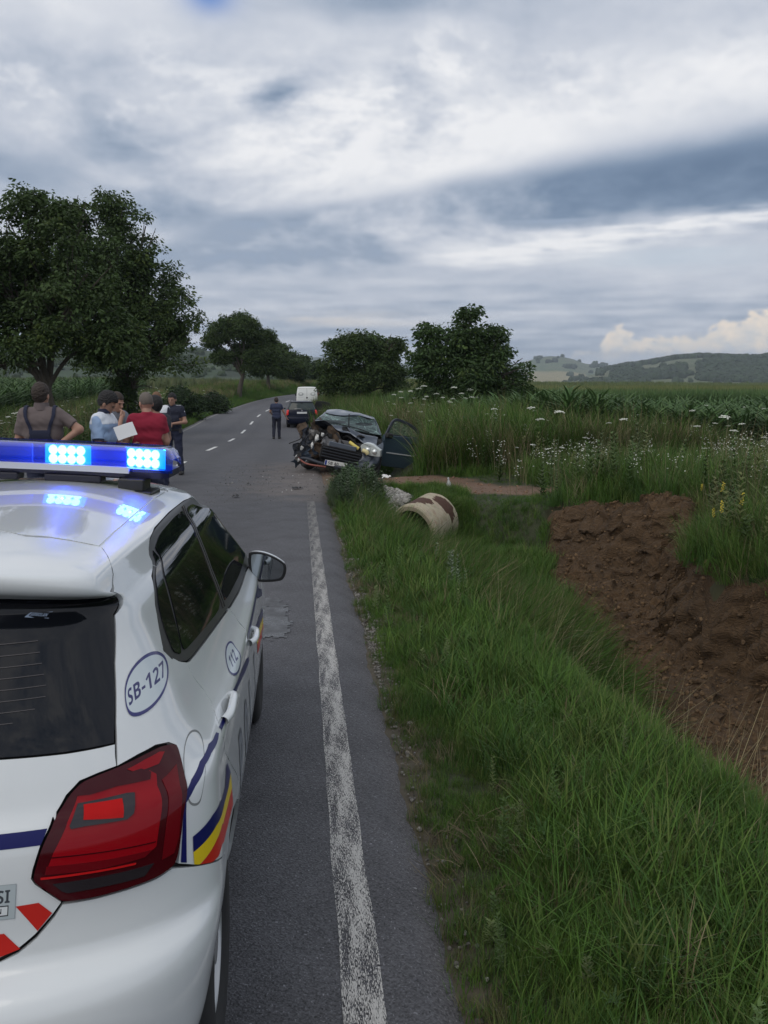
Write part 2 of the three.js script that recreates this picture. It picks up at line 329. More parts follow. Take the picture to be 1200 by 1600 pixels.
// ------------------------------------------------------------------ road
const asphaltTex = dataTex(1024, (u, v, x, y) => {
  const n = tfbm(u, v, 256, 2, 0.6, 1), m = tfbm(u, v, 128, 2, 0.5, 8), l = tfbm(u, v, 6, 4, 0.55, 6);
  let k = 0.072 * (0.7 + 0.55 * l) + 0.1 * (n - 0.5); if (n > 0.79) k += 0.2 * (n - 0.78) * 5 * m; if (n < 0.24) k *= 0.7;
  k = Math.max(0.02, k); const sp = tfbm(u, v, 200, 1, 0.5, 14); if (sp > 0.9) k += 1.6 * (sp - 0.9) * (0.6 + n); return [toS(k), toS(k * 1.005), toS(k * 1.1)];
});
const asphaltBump = dataTex(1024, (u, v) => tfbm(u, v, 256, 2, 0.6, 1), false);
{
  const pos = [], uv = [], idx = [], col = [], ds = [], us = [0];
  for (let d = -40; d < 0.5; d += 2) ds.push(d);
  for (let d = 0.5; d < 24; d += 0.09) ds.push(d);
  for (let d = 24; d < 330; d += 0.8 + d * 0.012) ds.push(d);
  const N = 46;
  for (const d of ds) {
    const r = EDGE_R - 0.03 + 0.05 * fbm(d * 1.1, 3, 3) + 0.028 * noise2(d * 7, 1), l = EDGE_L + 0.1 * fbm(d * 0.8, 9, 3);
    for (let i = 0; i <= N; i++) {
      const t = i / N, u = i === N ? r : lerp(l, r - 0.02, Math.pow(t, 0.62)), edge = i === N;
      const crown = 0.05 * (1 - Math.pow((u + 2.85) / 3.4, 2));
      pos.push(u + roadOff(d), roadY(d) + Math.max(-0.02, crown) - (edge ? 0.055 : 0), -d); uv.push(u / 1.4, d / 1.4);
      const wheel = Math.exp(-Math.pow((u + 0.75) / 0.28, 2)) + Math.exp(-Math.pow((u + 2.2) / 0.28, 2)) + Math.exp(-Math.pow((u + 3.6) / 0.3, 2)) + Math.exp(-Math.pow((u + 5.2) / 0.3, 2));
      let k = 1 + 0.16 * fbm(u * 0.6, d * 0.18, 4) + 0.1 * fbm(u * 2.2, d * 2.2, 3) - 0.09 * wheel + 0.12 * sstep(20, 80, d);
      const dirt = sstep(13.5, 16, d + fbm(u, d, 3) * 2) * (1 - sstep(20.5, 23, d)) * sstep(-1.6, 0.3, u + fbm(u * 2, d * 2, 3) * 0.8) * 0.75 + sstep(0.33, 0.5, u) * 0.25;
      const rgb = [k, k, k * 1.0]; const dc = [1.9, 1.6, 1.3];
      for (let c = 0; c < 3; c++) col.push(lerp(rgb[c], dc[c], clamp(dirt)));
    }
  }
  const w = N + 1; for (let j = 0; j < ds.length - 1; j++) for (let i = 0; i < N; i++) { const a = j * w + i; idx.push(a, a + 1, a + w, a + 1, a + w + 1, a + w); }
  solo('road', G(pos, idx, uv, col), mat(0xffffff, 0.8, { vertexColors: true, map: asphaltTex, bumpMap: asphaltBump, bumpScale: 0.004 }), 'worn dark grey asphalt country road', null, null, 'structure');
}
const crownY = (u, d) => roadY(d) + Math.max(-0.02, 0.05 * (1 - Math.pow((u + 2.85) / 3.4, 2)));
// painted markings, worn through to the stones
const wornTex = (() => {
  const n = 512, d = new Uint8Array(n * n * 4);
  for (let y = 0; y < n; y++) for (let x = 0; x < n; x++) {
    const u = x / n, v = y / n, f = tfbm(u, v, 96, 2, 0.6, 1), l = tfbm(u, v, 5, 4, 0.6, 11), e = Math.min(u, 1 - u), mid = sstep(0.02, 0.14, e);
    const a = f - 0.46 + (l - 0.5) * 0.75 - mid * 0.05 < 0 ? 0 : 1, o = (y * n + x) * 4, k = 0.33 + 0.22 * f;
    d[o] = toS(k) * 255; d[o + 1] = toS(k * 0.98) * 255; d[o + 2] = toS(k * 0.93) * 255; d[o + 3] = a * 255;
  }
  const t = new THREE.DataTexture(d, n, n); t.wrapS = t.wrapT = THREE.RepeatWrapping; t.magFilter = THREE.LinearFilter; t.colorSpace = THREE.SRGBColorSpace; t.needsUpdate = true; return t;
})();
const lineMat = mat(0xffffff, 0.75, { map: wornTex, alphaTest: 0.5, vertexColors: true });
function paint(u0, u1, d0, d1, m) {
  const pos = [], uv = [], idx = [], col = []; let n = 0;
  const step = d1 - d0 > 6 ? 0.09 : (d1 - d0) / 4;
  for (let d = d0; d <= d1 + 1e-6; d += step, n++) { const wob = 0.008 * noise2(d * 2, 5); for (const u of [u0, u1]) { pos.push(u + wob + roadOff(d), crownY(u, d) + 0.004, -d); uv.push(u === u0 ? 0.02 : 0.98, d * 1.1 + u0 * 3.7); const k = m === lineMat ? lerp(1, 0.45, sstep(5, 13, d)) : 1; col.push(k, k, k); } }
  for (let j = 0; j < n - 1; j++) { const a = j * 2; idx.push(a, a + 1, a + 2, a + 1, a + 3, a + 2); }
  return G(pos, idx, uv, col);
}
solo('edge_line', paint(0.105, 0.232, -6, 14.2, lineMat), lineMat, 'worn white edge line along the right side of the road', null, null, 'structure');
const dashMat = mat([0.62, 0.62, 0.6], 0.7);
solo('edge_line', paint(-6.02, -5.92, 26, 140), mat([0.22, 0.21, 0.2], 0.9), 'faded pale edge line along the left side of the road', null, null, 'structure');
for (const [a, b] of [[3, 6], [11, 14], [19.3, 22.2], [27.6, 30.6], [36, 39], [44, 47], [52, 55], [60, 63], [68, 71], [76, 79], [84, 87], [92, 95]]) solo('centre_line', paint(-2.88, -2.76, a, b), dashMat, 'white dash of the broken centre line', null, null, 'structure');
// damp patch beside the front wheel of the patrol car
{
  const s = 0.02, pos = [], idx = [], uv = [], id = new Map(), m = (u, d) => 0.78 - Math.pow((u + 0.34) / 0.36, 2) - Math.pow((d - 6.9) / 1.25, 2) + 1.3 * fbm(u * 2.6 + 5, d * 1.6, 5, 0.6);
  const V = (i, j) => { const k = i * 1000 + j; if (!id.has(k)) { const u = -0.95 + i * s, d = 5.2 + j * s; pos.push(u, crownY(u, d) + 0.005, -d); uv.push(u * 0.8, d * 0.8); id.set(k, pos.length / 3 - 1); } return id.get(k); };
  for (let i = 0; i < 52; i++) for (let j = 0; j < 170; j++) if (m(-0.95 + (i + 0.5) * s, 5.2 + (j + 0.5) * s) > 0.45) { const a = V(i, j), b = V(i + 1, j), c = V(i, j + 1), e = V(i + 1, j + 1); idx.push(a, b, c, b, e, c); }
  const rt = dataTex(256, (u, v) => clamp(0.25 + 1.1 * (tfbm(u, v, 10, 5, 0.65, 3) - 0.28)), false);
  solo('wet_patch', G(pos, idx, uv), mat([0.05, 0.051, 0.054], 0.8, { map: dataTex(256, (u, v) => { const k = 0.6 + 0.8 * tfbm(u, v, 64, 3, 0.6, 5); return [k, k, k]; }, false), roughnessMap: rt, bumpMap: asphaltBump, bumpScale: 0.002 }), 'damp patch of spilt water on the asphalt', null, null, 'structure');
}
// crumbled stones along the edge of the asphalt
{
  const base = new THREE.IcosahedronGeometry(1, 1), p = base.attributes.position, r = makeRng(5);
  const g = mergeVertices(base); const q = g.attributes.position; for (let i = 0; i < q.count; i++) { const k = 0.75 + 0.5 * r(); q.setXYZ(i, q.getX(i) * k, q.getY(i) * k * 0.6, q.getZ(i) * k); } g.computeVertexNormals(); const gs = g.toNonIndexed(); gs.computeVertexNormals();
  const spots = [];
  for (let i = 0; i < 5200; i++) { const d = 1.2 + 17 * Math.pow(rnd(), 1.3), dens = (0.1 + 0.5 * sstep(0, 0.35, fbm(d * 0.7, 70, 3))) * sstep(2, 5, d) + 0.06 + 0.8 * Math.exp(-Math.pow((d - 7.5) / 1.8, 2)); if (rnd() > dens) continue; const x = EDGE_R - 0.02 + Math.abs(R(-1, 1) * R(0.1, 1)) * 0.16; spots.push([x, H(x, d) + 0.012, d, R(0.003, 0.009) * (rnd() < 0.05 ? 2.0 : 1)]); }
  for (let i = 0; i < 900; i++) { const d = R(13.8, 21), x = R(-2.2, 1.4) + 0.6; spots.push([x, x < EDGE_R ? crownY(x, d) + 0.004 : H(x, d) + 0.006, d, R(0.003, 0.009)]); }
  const im = new THREE.InstancedMesh(gs, mat(0xffffff, 0.95), spots.length), o = new THREE.Object3D();
  spots.forEach(([x, y, d, s], i) => { o.position.set(x, y, -d); o.rotation.set(R(0, 6), R(0, 6), 0); o.scale.setScalar(s); o.updateMatrix(); im.setMatrixAt(i, o.matrix); const k = R(0.08, 0.26); im.setColorAt(i, C(k, k * 0.95, k * 0.87)); });
  im.name = 'gravel'; im.castShadow = im.receiveShadow = true; scene.add(im); tag(im, 'loose pale gravel along the crumbled road edge', 'gravel', null, 'stuff');
}

// ------------------------------------------------------------------ hills, from the eye outwards
const pxRay = (x, y) => { const p = -8.09 * Math.PI / 180, w = -5.44 * Math.PI / 180, c = (x - 600) / 1386, v = (800 - y) / 1386, up = v * Math.cos(p) + Math.sin(p), fw = Math.cos(p) - v * Math.sin(p); return { az: Math.atan2(c, fw) - w, up: up / Math.hypot(c, fw) }; };
const at = (px, d) => Math.tan(pxAz(px)) * d;                           // x of something seen at that column, d ahead
const pxAz = (x) => pxRay(x, 590).az, pxUp = (x, y) => pxRay(x, y).up;   // bearings and rises of the skyline
function hill(name, sil, dist, depth, colour, label) {
  const pts = sil.map(([x, y]) => [pxAz(x), pxUp(x, y)]), a0 = pts[0][0], a1 = pts[pts.length - 1][0], na = 260, nr = 40, pos = [], uv = [], col = [], idx = [];
  const rise = (a) => Math.max(0, crv(pts, a));
  const at = (a, t) => { const r = dist - depth + t * depth * 1.6, x = Math.sin(a) * r, d = Math.cos(a) * r; const s = t < 0.625 ? sstep(-0.1, 0.66, t) * 0.94 + 0.06 * t / 0.625 : 1 - 0.5 * sstep(0.625, 1, t); const top = rise(a) * dist + EYE; return [x, lerp(-1.5, top, s) + (noise2(x / 90, d / 90) * 5 + noise2(x / 35, d / 35) * 2) * sstep(0, 0.25, t) * (t > 0.5 ? 0.35 : 1) * clamp(top / 40), d]; };
  for (let j = 0; j <= nr; j++) for (let i = 0; i <= na; i++) { const a = lerp(a0, a1, i / na), [x, y, d] = at(a, j / nr); pos.push(x, y, -d); uv.push(x / 60, d / 60); col.push(...colour(a, j / nr, x, d)); }
  for (let j = 0; j < nr; j++) for (let i = 0; i < na; i++) { const k = j * (na + 1) + i; idx.push(k, k + 1, k + na + 1, k + 1, k + na + 2, k + na + 1); }
  solo(name, G(pos, idx, uv, col), mat(0xffffff, 1, { vertexColors: true, map: groundTex }), label, null, null, 'structure');
  return at;
}
const mix3 = (a, b, t) => a.map((v, i) => lerp(v, b[i], t));
const fields = [[0.11, 0.15, 0.06], [0.085, 0.13, 0.05], [0.14, 0.165, 0.075], [0.07, 0.105, 0.045], [0.17, 0.17, 0.085]];
const patchwork = (x, d, s) => { const a = noise2(x / s + 3, d / (s * 2.2)), k = Math.floor((a + noise2(x / (s * 3), d / s + 8) * 0.7 + 1) * 4.3); return fields[((k % 5) + 5) % 5]; };
const hillFar = hill('distant_hill', [[-260, 575], [100, 566], [300, 562], [470, 559], [500, 558], [560, 561], [640, 569], [760, 574], [980, 582], [1250, 600]], 5200, 1800, (a, t, x, d) => mix3([0.06, 0.09, 0.06], fields[2], t < 0.4 ? 0.8 : 0.1), 'far blue hills at the end of the road');
const hillMid = hill('distant_hill', [[380, 600], [470, 586], [560, 582], [640, 580], [720, 576], [790, 571], [820, 565], [842, 559], [866, 557], [890, 560], [915, 568], [960, 571], [1040, 575], [1150, 578], [1400, 590], [1600, 602]], 3400, 1300, (a, t, x, d) => {
  const tan_ = a > pxAz(770) && a < pxAz(915) && t > 0.02 && t < 0.25 ? 1 : 0, top = sstep(0.5, 0.6, t) * (a > pxAz(830) && a < pxAz(925) ? 1 : 0.3);
  return mix3(mix3(mix3(patchwork(x, d, 170), [0.1, 0.14, 0.075], 0.4), [0.36, 0.3, 0.15], tan_ * 0.75), [0.03, 0.05, 0.025], top * 0.8);
}, 'pale green patchwork hill with a dark top, behind the nearer hill');
const hillRight = hill('distant_hill', [[840, 604], [880, 599], [905, 591], [930, 584], [965, 576], [1000, 571], [1030, 566], [1060, 561], [1090, 559], [1130, 560], [1170, 561], [1200, 559], [1280, 563], [1420, 580], [1700, 604]], 1900, 620, (a, t, x, d) => mix3(mix3(patchwork(x, d, 130), [0.13, 0.145, 0.07], 0.6), [0.07, 0.095, 0.04], sstep(0.1, 0.5, noise2(x / 60, d / 60)) * 0.6), 'green hill with dark woods behind the maize, on the right');
const hillLeft = hill('distant_hill', [[-900, 540], [-500, 512], [-200, 516], [0, 531], [60, 539], [130, 547], [200, 552], [270, 549], [320, 549], [345, 553], [400, 566], [460, 584], [540, 603]], 760, 330, (a, t, x, d) => mix3(mix3([0.04, 0.07, 0.03], [0.075, 0.11, 0.05], sstep(-0.2, 0.3, noise2(x / 70, d / 26))), [0.028, 0.045, 0.022], sstep(0.0, 0.3, noise2(x / 30 + 7, d / 14))), 'dark green hillside behind the walnut trees, on the left');
// far woods that read as one mass
{
  const g0 = new THREE.IcosahedronGeometry(1, 2), r = makeRng(8), g = mergeVertices(g0), q = g.attributes.position;
  for (let i = 0; i < q.count; i++) { const k = 0.75 + 0.45 * r(); q.setXYZ(i, q.getX(i) * k, q.getY(i) * k * 1.05, q.getZ(i) * k); } g.computeVertexNormals();
  const spots = [], inP = (a, t, x0, x1, t0, t1, e) => sstep(0, e, a - pxAz(x0)) * sstep(0, e, pxAz(x1) - a) * sstep(0, 0.06, t - t0) * sstep(0, 0.06, t1 - t);
  for (let i = 0; i < 26000; i++) {
    const a = lerp(pxAz(880), pxAz(1330), rnd()), t = rnd() * 0.72, n = fbm(a * 90, t * 9, 3) * 0.9;
    const w = Math.max(inP(a, t, 950, 1012, 0.05, 0.42, 0.01), inP(a, t, 1000, 1075, 0.1, 0.36, 0.01) * 0.95, inP(a, t, 1085, 1290, 0.06, 0.46, 0.012), inP(a, t, 925, 1330, 0.57, 0.7, 0.01) * 1.2, inP(a, t, 890, 960, 0.0, 0.2, 0.01) * 0.6);
    if (w + n < 0.62) { if (rnd() > 0.004) continue; }
    const [x, y, d] = hillRight(a, t); spots.push([x, y + 2, d, R(4, 7.5)]);
  }
  for (let i = 0; i < 1500; i++) { const a = lerp(pxAz(480), pxAz(1200), rnd()), t = rnd() * 0.62, n = fbm(a * 60, t * 5 + 9, 3); if (n < 0.22 && rnd() > 0.03) continue; const [x, y, d] = hillMid(a, t); spots.push([x, y + 2, d, R(5, 11)]); }
  for (let i = 0; i < 5200; i++) { const a = lerp(pxAz(-160), pxAz(500), rnd()), t = rnd() * 0.64, n = fbm(a * 30, t * 9 + 40, 3); if (n < 0.12 && rnd() > 0.04) continue; const [x, y, d] = hillLeft(a, t); spots.push([x, y + 0.5, d, R(0.8, 2.4)]); }
  const im = new THREE.InstancedMesh(g, mat(0xffffff, 1), spots.length), o = new THREE.Object3D();
  spots.forEach(([x, y, d, s], i) => { o.position.set(x, y, -d); o.rotation.y = R(0, 6); o.scale.set(s * R(0.8, 1.3), s * R(0.8, 1.25), s); o.updateMatrix(); im.setMatrixAt(i, o.matrix); const k = R(0.7, 1.3); im.setColorAt(i, C(0.03 * k, 0.048 * k, 0.02 * k)); });
  im.name = 'far_woods'; scene.add(im); tag(im, 'dark woods and bushes scattered over the far hills', 'woods', null, 'stuff');
}
// ================================================================== grass, weeds, flowers and maize
const leafMat = (o = {}) => phys(0xffffff, 0.75, { transmission: 0.25, thickness: 0, specularIntensity: 0.35, ...o });
function bladeGeo(list) {                                              // list of {x,z,h,w,dir,bend,lean,seg}
  const pos = [], idx = [];
  for (const b of list) {
    const n = b.seg ?? 3, c = Math.cos(b.dir), s = Math.sin(b.dir), k = pos.length / 3;
    for (let i = 0; i <= n; i++) {
      const t = i / n, out = (b.lean ?? 0) * t * b.h + b.bend * t * t * b.h, y = b.h * t * (1 - 0.35 * b.bend * b.bend * t) + (b.y0 ?? 0), w = b.w * (i === n ? 0 : b.leaf ? Math.sin(Math.PI * (0.12 + 0.88 * t)) : (1 - 0.75 * t * t)) / 2;
      const px = b.x + c * out, pz = b.z + s * out;
      if (i === n) pos.push(px, y, pz); else { pos.push(px - s * w, y, pz + c * w, px + s * w, y, pz - c * w); if (i < n - 1) { const a = k + i * 2; idx.push(a, a + 1, a + 2, a + 1, a + 3, a + 2); } else { const a = k + i * 2; idx.push(a, a + 1, a + 2); } }
    }
  }
  return G(pos, idx);
}
const grassClump = (r, n, rad, h0, h1, w0, w1, b0, b1, seg = 3) => bladeGeo(Array.from({ length: n }, () => { const a = r() * 6.283, q = Math.sqrt(r()) * rad; return { x: Math.cos(a) * q, z: Math.sin(a) * q, h: lerp(h0, h1, Math.pow(r(), 1.3)), w: lerp(w0, w1, r()), dir: r() * 6.283, bend: lerp(b0, b1, r()), lean: 0.25 * (r() - 0.3), seg }; }));
const low = (x, d) => (x > 1.05 && x < 4.3 && d > 13.7 && d < 17.5 ? 0.3 : x > 1.05 && x < 4.3 && d > 12.6 && d <= 13.7 ? 0.65 : 1);
const inView = (x, d, m = 0.12) => d > 0.7 && x / d < 0.62 + m + 0.5 / d && x / d > -0.40 - m - 0.5 / d;
const busy = [[2.35, 19.5, 0.75], [2.6, 20.3, 0.55], [1.66, 12.95, 0.5], [1.5, 12.4, 0.34], [0.75, 19.8, 0.95], [0.95, 21.2, 0.95], [1.05, 22.4, 0.95]];                                                       // discs where nothing grows: [x, d, r]
const clearOf = (x, d) => !busy.some(([bx, bd, br]) => (x - bx) ** 2 + (d - bd) ** 2 < br * br);
const GREENS = [[0.08, 0.165, 0.026], [0.066, 0.146, 0.022], [0.102, 0.18, 0.033], [0.122, 0.172, 0.042], [0.056, 0.124, 0.027]];
const DRY = [[0.26, 0.22, 0.12], [0.22, 0.18, 0.1], [0.3, 0.26, 0.15]];
// geos: variants; pick(): [x, d, scale, colour] or null; tries: attempts
function scatter(name, label, category, geos, m, tries, pick, sink = 0.01) {
  const lists = geos.map(() => []);
  for (let i = 0; i < tries; i++) { const p = pick(i); if (p && clearOf(p[0], p[1])) lists[Math.floor(rnd() * geos.length)].push(p); }
  const o = new THREE.Object3D(), root = new THREE.Group(); root.name = numbered(name); scene.add(root); tag(root, label, category, null, 'stuff');
  let total = 0;
  lists.forEach((l, gi) => {
    if (!l.length) return; total += l.length;
    const im = new THREE.InstancedMesh(geos[gi], m, l.length);
    l.forEach(([x, d, s, col, tilt, y], i) => { o.position.set(x, (y ?? H(x, d)) - sink, -d); o.rotation.set(tilt ? tilt[0] : R(-0.12, 0.12), R(0, 6.283), tilt ? tilt[1] : R(-0.12, 0.12), tilt ? 'XZY' : 'XYZ'); o.scale.set(s, s * R(0.85, 1.15), s); o.updateMatrix(); im.setMatrixAt(i, o.matrix); im.setColorAt(i, C(...col)); });
    im.name = name; im.castShadow = im.receiveShadow = true; root.add(im); im.userData.kind = 'stuff';
  });
  console.log(name, total);
}
const tint = (cols, lo = 0.75, hi = 1.25) => { const c = cols[Math.floor(rnd() * cols.length)], k = R(lo, hi); return [c[0] * k, c[1] * k, c[2] * k]; };
const GR = makeRng(99);
const shortG = [0, 1, 2, 3, 4].map(() => grassClump(GR, 30, 0.075, 0.05, 0.2, 0.0028, 0.0058, 0.1, 0.8));
const midG = [0, 1, 2, 3].map(() => grassClump(GR, 26, 0.1, 0.11, 0.33, 0.004, 0.0085, 0.2, 0.95, 4));
const tallG = [0, 1, 2, 3].map(() => grassClump(GR, 26, 0.14, 0.3, 0.85, 0.005, 0.011, 0.15, 0.9, 4));
const farG = [0, 1, 2].map(() => grassClump(GR, 30, 0.3, 0.25, 0.85, 0.014, 0.03, 0.1, 0.7, 3));
const grassM = leafMat({ name: 'grass blade' });
const bare = (x, d) => Math.max(Math.pow((x - 1.42) / 0.5, 2) + Math.pow((d - 14.9) / 1.3, 2) < 1 ? 0.8 : 0, x > 1.2 && x < 6 && d > 2.5 && d < 14.5 ? soilMask(x, d) : 0, d > 12.5 && d < 22 && x < 6.4 ? trackMask(x, d) : 0);
const thin = (x, d) => sstep(0.43, 0.62, x + 0.12 * fbm(x * 2, d * 1.6, 3));
// verge beside the road
scatter('verge_grass', 'lush short green grass on the verge beside the asphalt', 'grass', shortG, grassM, 32000, () => {
  const d = 1.2 + 15 * Math.pow(rnd(), 1.25), x = R(0.46, 2.8); if (!inView(x, d) || bare(x, d) > 0.25) return null;
  const t = thin(x, d), p = fbm(x * 1.1, d * 0.8, 3); if (rnd() > 0.15 + 0.85 * t - 0.5 * sstep(0.15, 0.45, p)) return null;
  const dry = rnd() < 0.05 + 0.25 * (1 - t); const pt = fbm(x * 1.9 + 30, d * 1.3, 3); return [x, d, R(0.6, 1.1) * (0.5 + 0.5 * sstep(0.55, 1.2, x)) * (1 + 0.9 * pt), dry ? tint([[0.17, 0.16, 0.075], [0.13, 0.13, 0.055]]) : tint(GREENS, 0.7 + 0.25 * p, 1.2 + 0.3 * p)];
});
scatter('verge_grass', 'longer green grass along the lip of the ditch', 'grass', midG, grassM, 15000, () => {
  const d = 1.2 + 16.5 * Math.pow(rnd(), 1.1), x = R(0.6, 3.3); if (!inView(x, d)) return null; const b = bare(x, d); if (b > 0.3) return null; if (d > 13.2 && x > 1.0 && rnd() < 0.75) return null;
  const xl = linterp(XL, d), w = sstep(0.6, 1.6, x + 0.4 * fbm(x, d, 3)) * 0.6 + 0.4 * Math.exp(-Math.pow((x - xl) / 0.5, 2)); if (rnd() > w) return null;
  return [x, d, low(x, d) * R(0.6, 1.1) * (1 - 0.35 * Math.exp(-Math.pow((x - xl - 0.15) / 0.4, 2)) * sstep(7, 5, d)), rnd() < 0.03 ? tint(DRY, 0.6, 0.9) : tint(GREENS, 0.7, 1.25)];
});
scatter('verge_thatch', 'dead straw coloured grass lying low in the verge', 'grass', shortG, mat(0xffffff, 0.9), 2600, () => { const d = 1.2 + 12 * Math.pow(rnd(), 1.2), x = R(0.5, 2.2); if (!inView(x, d) || bare(x, d) > 0.2 || fbm(x * 1.4, d * 1.1 + 60, 3) < 0.02) return null; return [x, d, R(0.4, 0.8), tint([[0.17, 0.14, 0.085], [0.12, 0.1, 0.06]], 0.7, 1.1), [R(-0.9, 0.9), R(-0.9, 0.9)]]; });
// grass hanging down the near side of the ditch
scatter('ditch_grass', 'long drooping grass on the side of the ditch', 'grass', tallG, grassM, 5200, () => {
  const d = R(6.2, 14), xl = linterp(XL, d), x = xl + R(-0.1, 1.5); const b = bare(x, d); if (b > 0.3 || !inView(x, d)) return null;
  if (rnd() > 0.85 - 0.4 * sstep(0, 0.4, fbm(x * 2, d * 2, 2))) return null;
  return [x, d, R(0.4, 0.85), tint(rnd() < 0.12 ? DRY : GREENS, 0.6, 1.05), [R(-0.3, 0.3), R(-1.1, -0.5)]];
}, 0.03);
// grass and weeds on the bank right of the ditch
scatter('bank_grass', 'tall grass on the bank beyond the ditch', 'grass', tallG, grassM, 20000, () => {
  const d = R(3.2, 24), x = R(2.6, 15); if (!inView(x, d)) return null;
  const xr = linterp(XR, d); if (d < 13.6 && x < xr + 0.1) return null; if (bare(x, d) > 0.5 && rnd() < 0.8) return null;
  if (d > 13.2 && x < 4.3 && d < 19) return null;
  const dry = fbm(x * 0.5 + 3, d * 0.5, 3); return [x, d, R(0.55, 1.1) * (0.75 + 0.25 * sstep(3, 7, x)) * lerp(0.42, 1, Math.max(sstep(8.3, 12.5, d), sstep(0.49, 0.54, x / d) * sstep(7.6, 9, d))), rnd() < 0.07 + 0.28 * sstep(0.05, 0.4, dry) ? tint(DRY, 0.5, 0.95) : tint(GREENS, 0.65, 1.2)];
});
scatter('bank_grass', 'shorter grass between the dirt crossing and the ditch', 'grass', midG, grassM, 15000, () => {
  const d = R(11, 23), x = R(0.9, 8); if (!inView(x, d) || bare(x, d) > 0.35) return null; if (d < 13.6 && x < 2.2) return null; if (bare(x, d) > 0.12) return null;
  return [x, d, low(x, d) * R(0.5, 1.0), tint(GREENS, 0.65, 1.2)];
});
scatter('overhang_tuft', 'grass tuft hanging over the right edge of the dug ditch', 'grass', [...tallG, ...midG], grassM, 2600, () => {
  const d = R(4.2, 9.8), x = linterp(XR, d) + R(-0.02, 1.0); if (!inView(x, d)) return null;
  return [x, d, R(0.35, 0.62), rnd() < 0.1 ? tint(DRY, 0.6, 1) : tint(GREENS, 0.65, 1.15), [R(-0.3, 0.3), R(-0.3, 0.35)]];
}, 0.02);
// wild bank behind the wreck
scatter('roadside_weeds', 'rank brownish grass and weeds along the bank behind the wrecked car', 'weeds', tallG, grassM, 24000, () => {
  const d = 18 + 52 * Math.pow(rnd(), 1.4), o = roadOff(d), x = o + 0.75 + 8.5 * rnd(); if (!inView(x, d)) return null; if (d < 24 && x < 2.4 + 0.25 * (d - 18)) return null; if (d > 30 && d < 62 && x - o < 1.55 && rnd() < 0.93) return null;
  const dry = fbm(x * 0.45 + 13, d * 0.3, 3), s = R(0.7, 1.5) * lerp(0.6, 1, sstep(0.6, 2.2, x - o)) * (1 + d * 0.006);
  return [x, d, s, rnd() < 0.1 + 0.35 * sstep(0.0, 0.4, dry) ? tint(DRY, 0.55, 1.0) : tint(GREENS, 0.65, 1.2)];
});
scatter('roadside_weeds', 'weedy grass along the far right bank of the bend', 'weeds', farG, grassM, 9000, () => {
  const d = 45 + 130 * Math.pow(rnd(), 1.3), o = roadOff(d), x = o + 0.9 + 9 * rnd(); if (!inView(x, d)) return null;
  return [x, d, R(0.8, 1.6), tint(rnd() < 0.2 ? DRY : GREENS, 0.5, 1.0)];
});
// left verge
scatter('left_verge_grass', 'mown green grass along the left edge of the road', 'grass', farG, grassM, 15000, () => {
  const d = 10 + 150 * Math.pow(rnd(), 1.35), o = roadOff(d), x = o + EDGE_L - 0.15 - 3.2 * rnd(); if (!inView(x, d)) return null;
  return [x, d, R(0.25, 0.5) * (1 + 0.5 * sstep(0, 3, o + EDGE_L - x)), tint(GREENS, 0.75, 1.2)];
});
scatter('left_verge_weeds', 'tall pale weeds between the left verge and the maize', 'weeds', [...tallG, ...farG], grassM, 24000, () => {
  const d = 9 + 140 * Math.pow(rnd(), 1.4), o = roadOff(d), x = o + EDGE_L - 1.9 - 7.5 * rnd(); if (!inView(x, d)) return null; if (d > 55 && x > o - 9 && rnd() < 0.6) return null;
  const dry = fbm(x * 0.3, d * 0.2, 3); return [x, d, R(0.75, 1.35), rnd() < 0.2 + 0.5 * sstep(-0.1, 0.3, dry) ? tint(DRY, 0.6, 1.1) : tint(GREENS, 0.8, 1.3)];
});
// leafy herbs
function herbGeo(r, h, branches, leaf, droop = 0.5) {
  const l = [{ x: 0, z: 0, h, w: 0.008, dir: r() * 6.28, bend: 0.12, seg: 3 }];
  for (let i = 0; i < branches; i++) { const y = h * (0.12 + 0.85 * i / branches), a = i * 2.4 + r(); for (let k = 0; k < 3; k++) l.push({ x: 0, z: 0, y0: y, h: leaf * lerp(1.3, 0.6, i / branches) * (0.7 + 0.6 * r()), w: leaf * 0.34, dir: a + k * 0.7 - 0.7, bend: droop + 0.5 * r(), lean: 0.8, seg: 4, leaf: true }); }
  return bladeGeo(l);
}
const herbs = [herbGeo(GR, 0.6, 18, 0.085), herbGeo(GR, 0.8, 24, 0.07), herbGeo(GR, 0.45, 15, 0.09), herbGeo(GR, 0.95, 28, 0.06)];
const HERB = [[0.1, 0.155, 0.05], [0.08, 0.135, 0.04], [0.12, 0.155, 0.07], [0.14, 0.16, 0.06]];
scatter('leafy_weeds', 'leafy green weeds standing among the bank grass', 'weeds', herbs, grassM, 5200, () => {
  const d = 4 + 40 * Math.pow(rnd(), 1.2), x = R(2.2, 14); if (!inView(x, d)) return null; if (d < 19 && (x < linterp(XR, d) + 0.1 || bare(x, d) > 0.2)) return null; if (d >= 19 && x < 1.6 + 0.12 * (d - 19)) return null;
  if (fbm(x * 0.6 + 50, d * 0.5, 3) < -0.05 || (d < 10.5 && x / d < 0.49)) return null; return [x, d, R(0.6, 1.15) * lerp(0.7, 1, sstep(8, 12, d)), tint(HERB, 0.7, 1.2)];
});
scatter('leafy_weeds', 'leafy weeds on the left verge behind the group of people', 'weeds', herbs, grassM, 2600, () => {
  const d = 12 + 60 * Math.pow(rnd(), 1.3), x = EDGE_L + roadOff(d) - R(1.6, 8); if (!inView(x, d)) return null; return [x, d, R(0.8, 1.4), tint(HERB, 0.6, 1.1)];
});
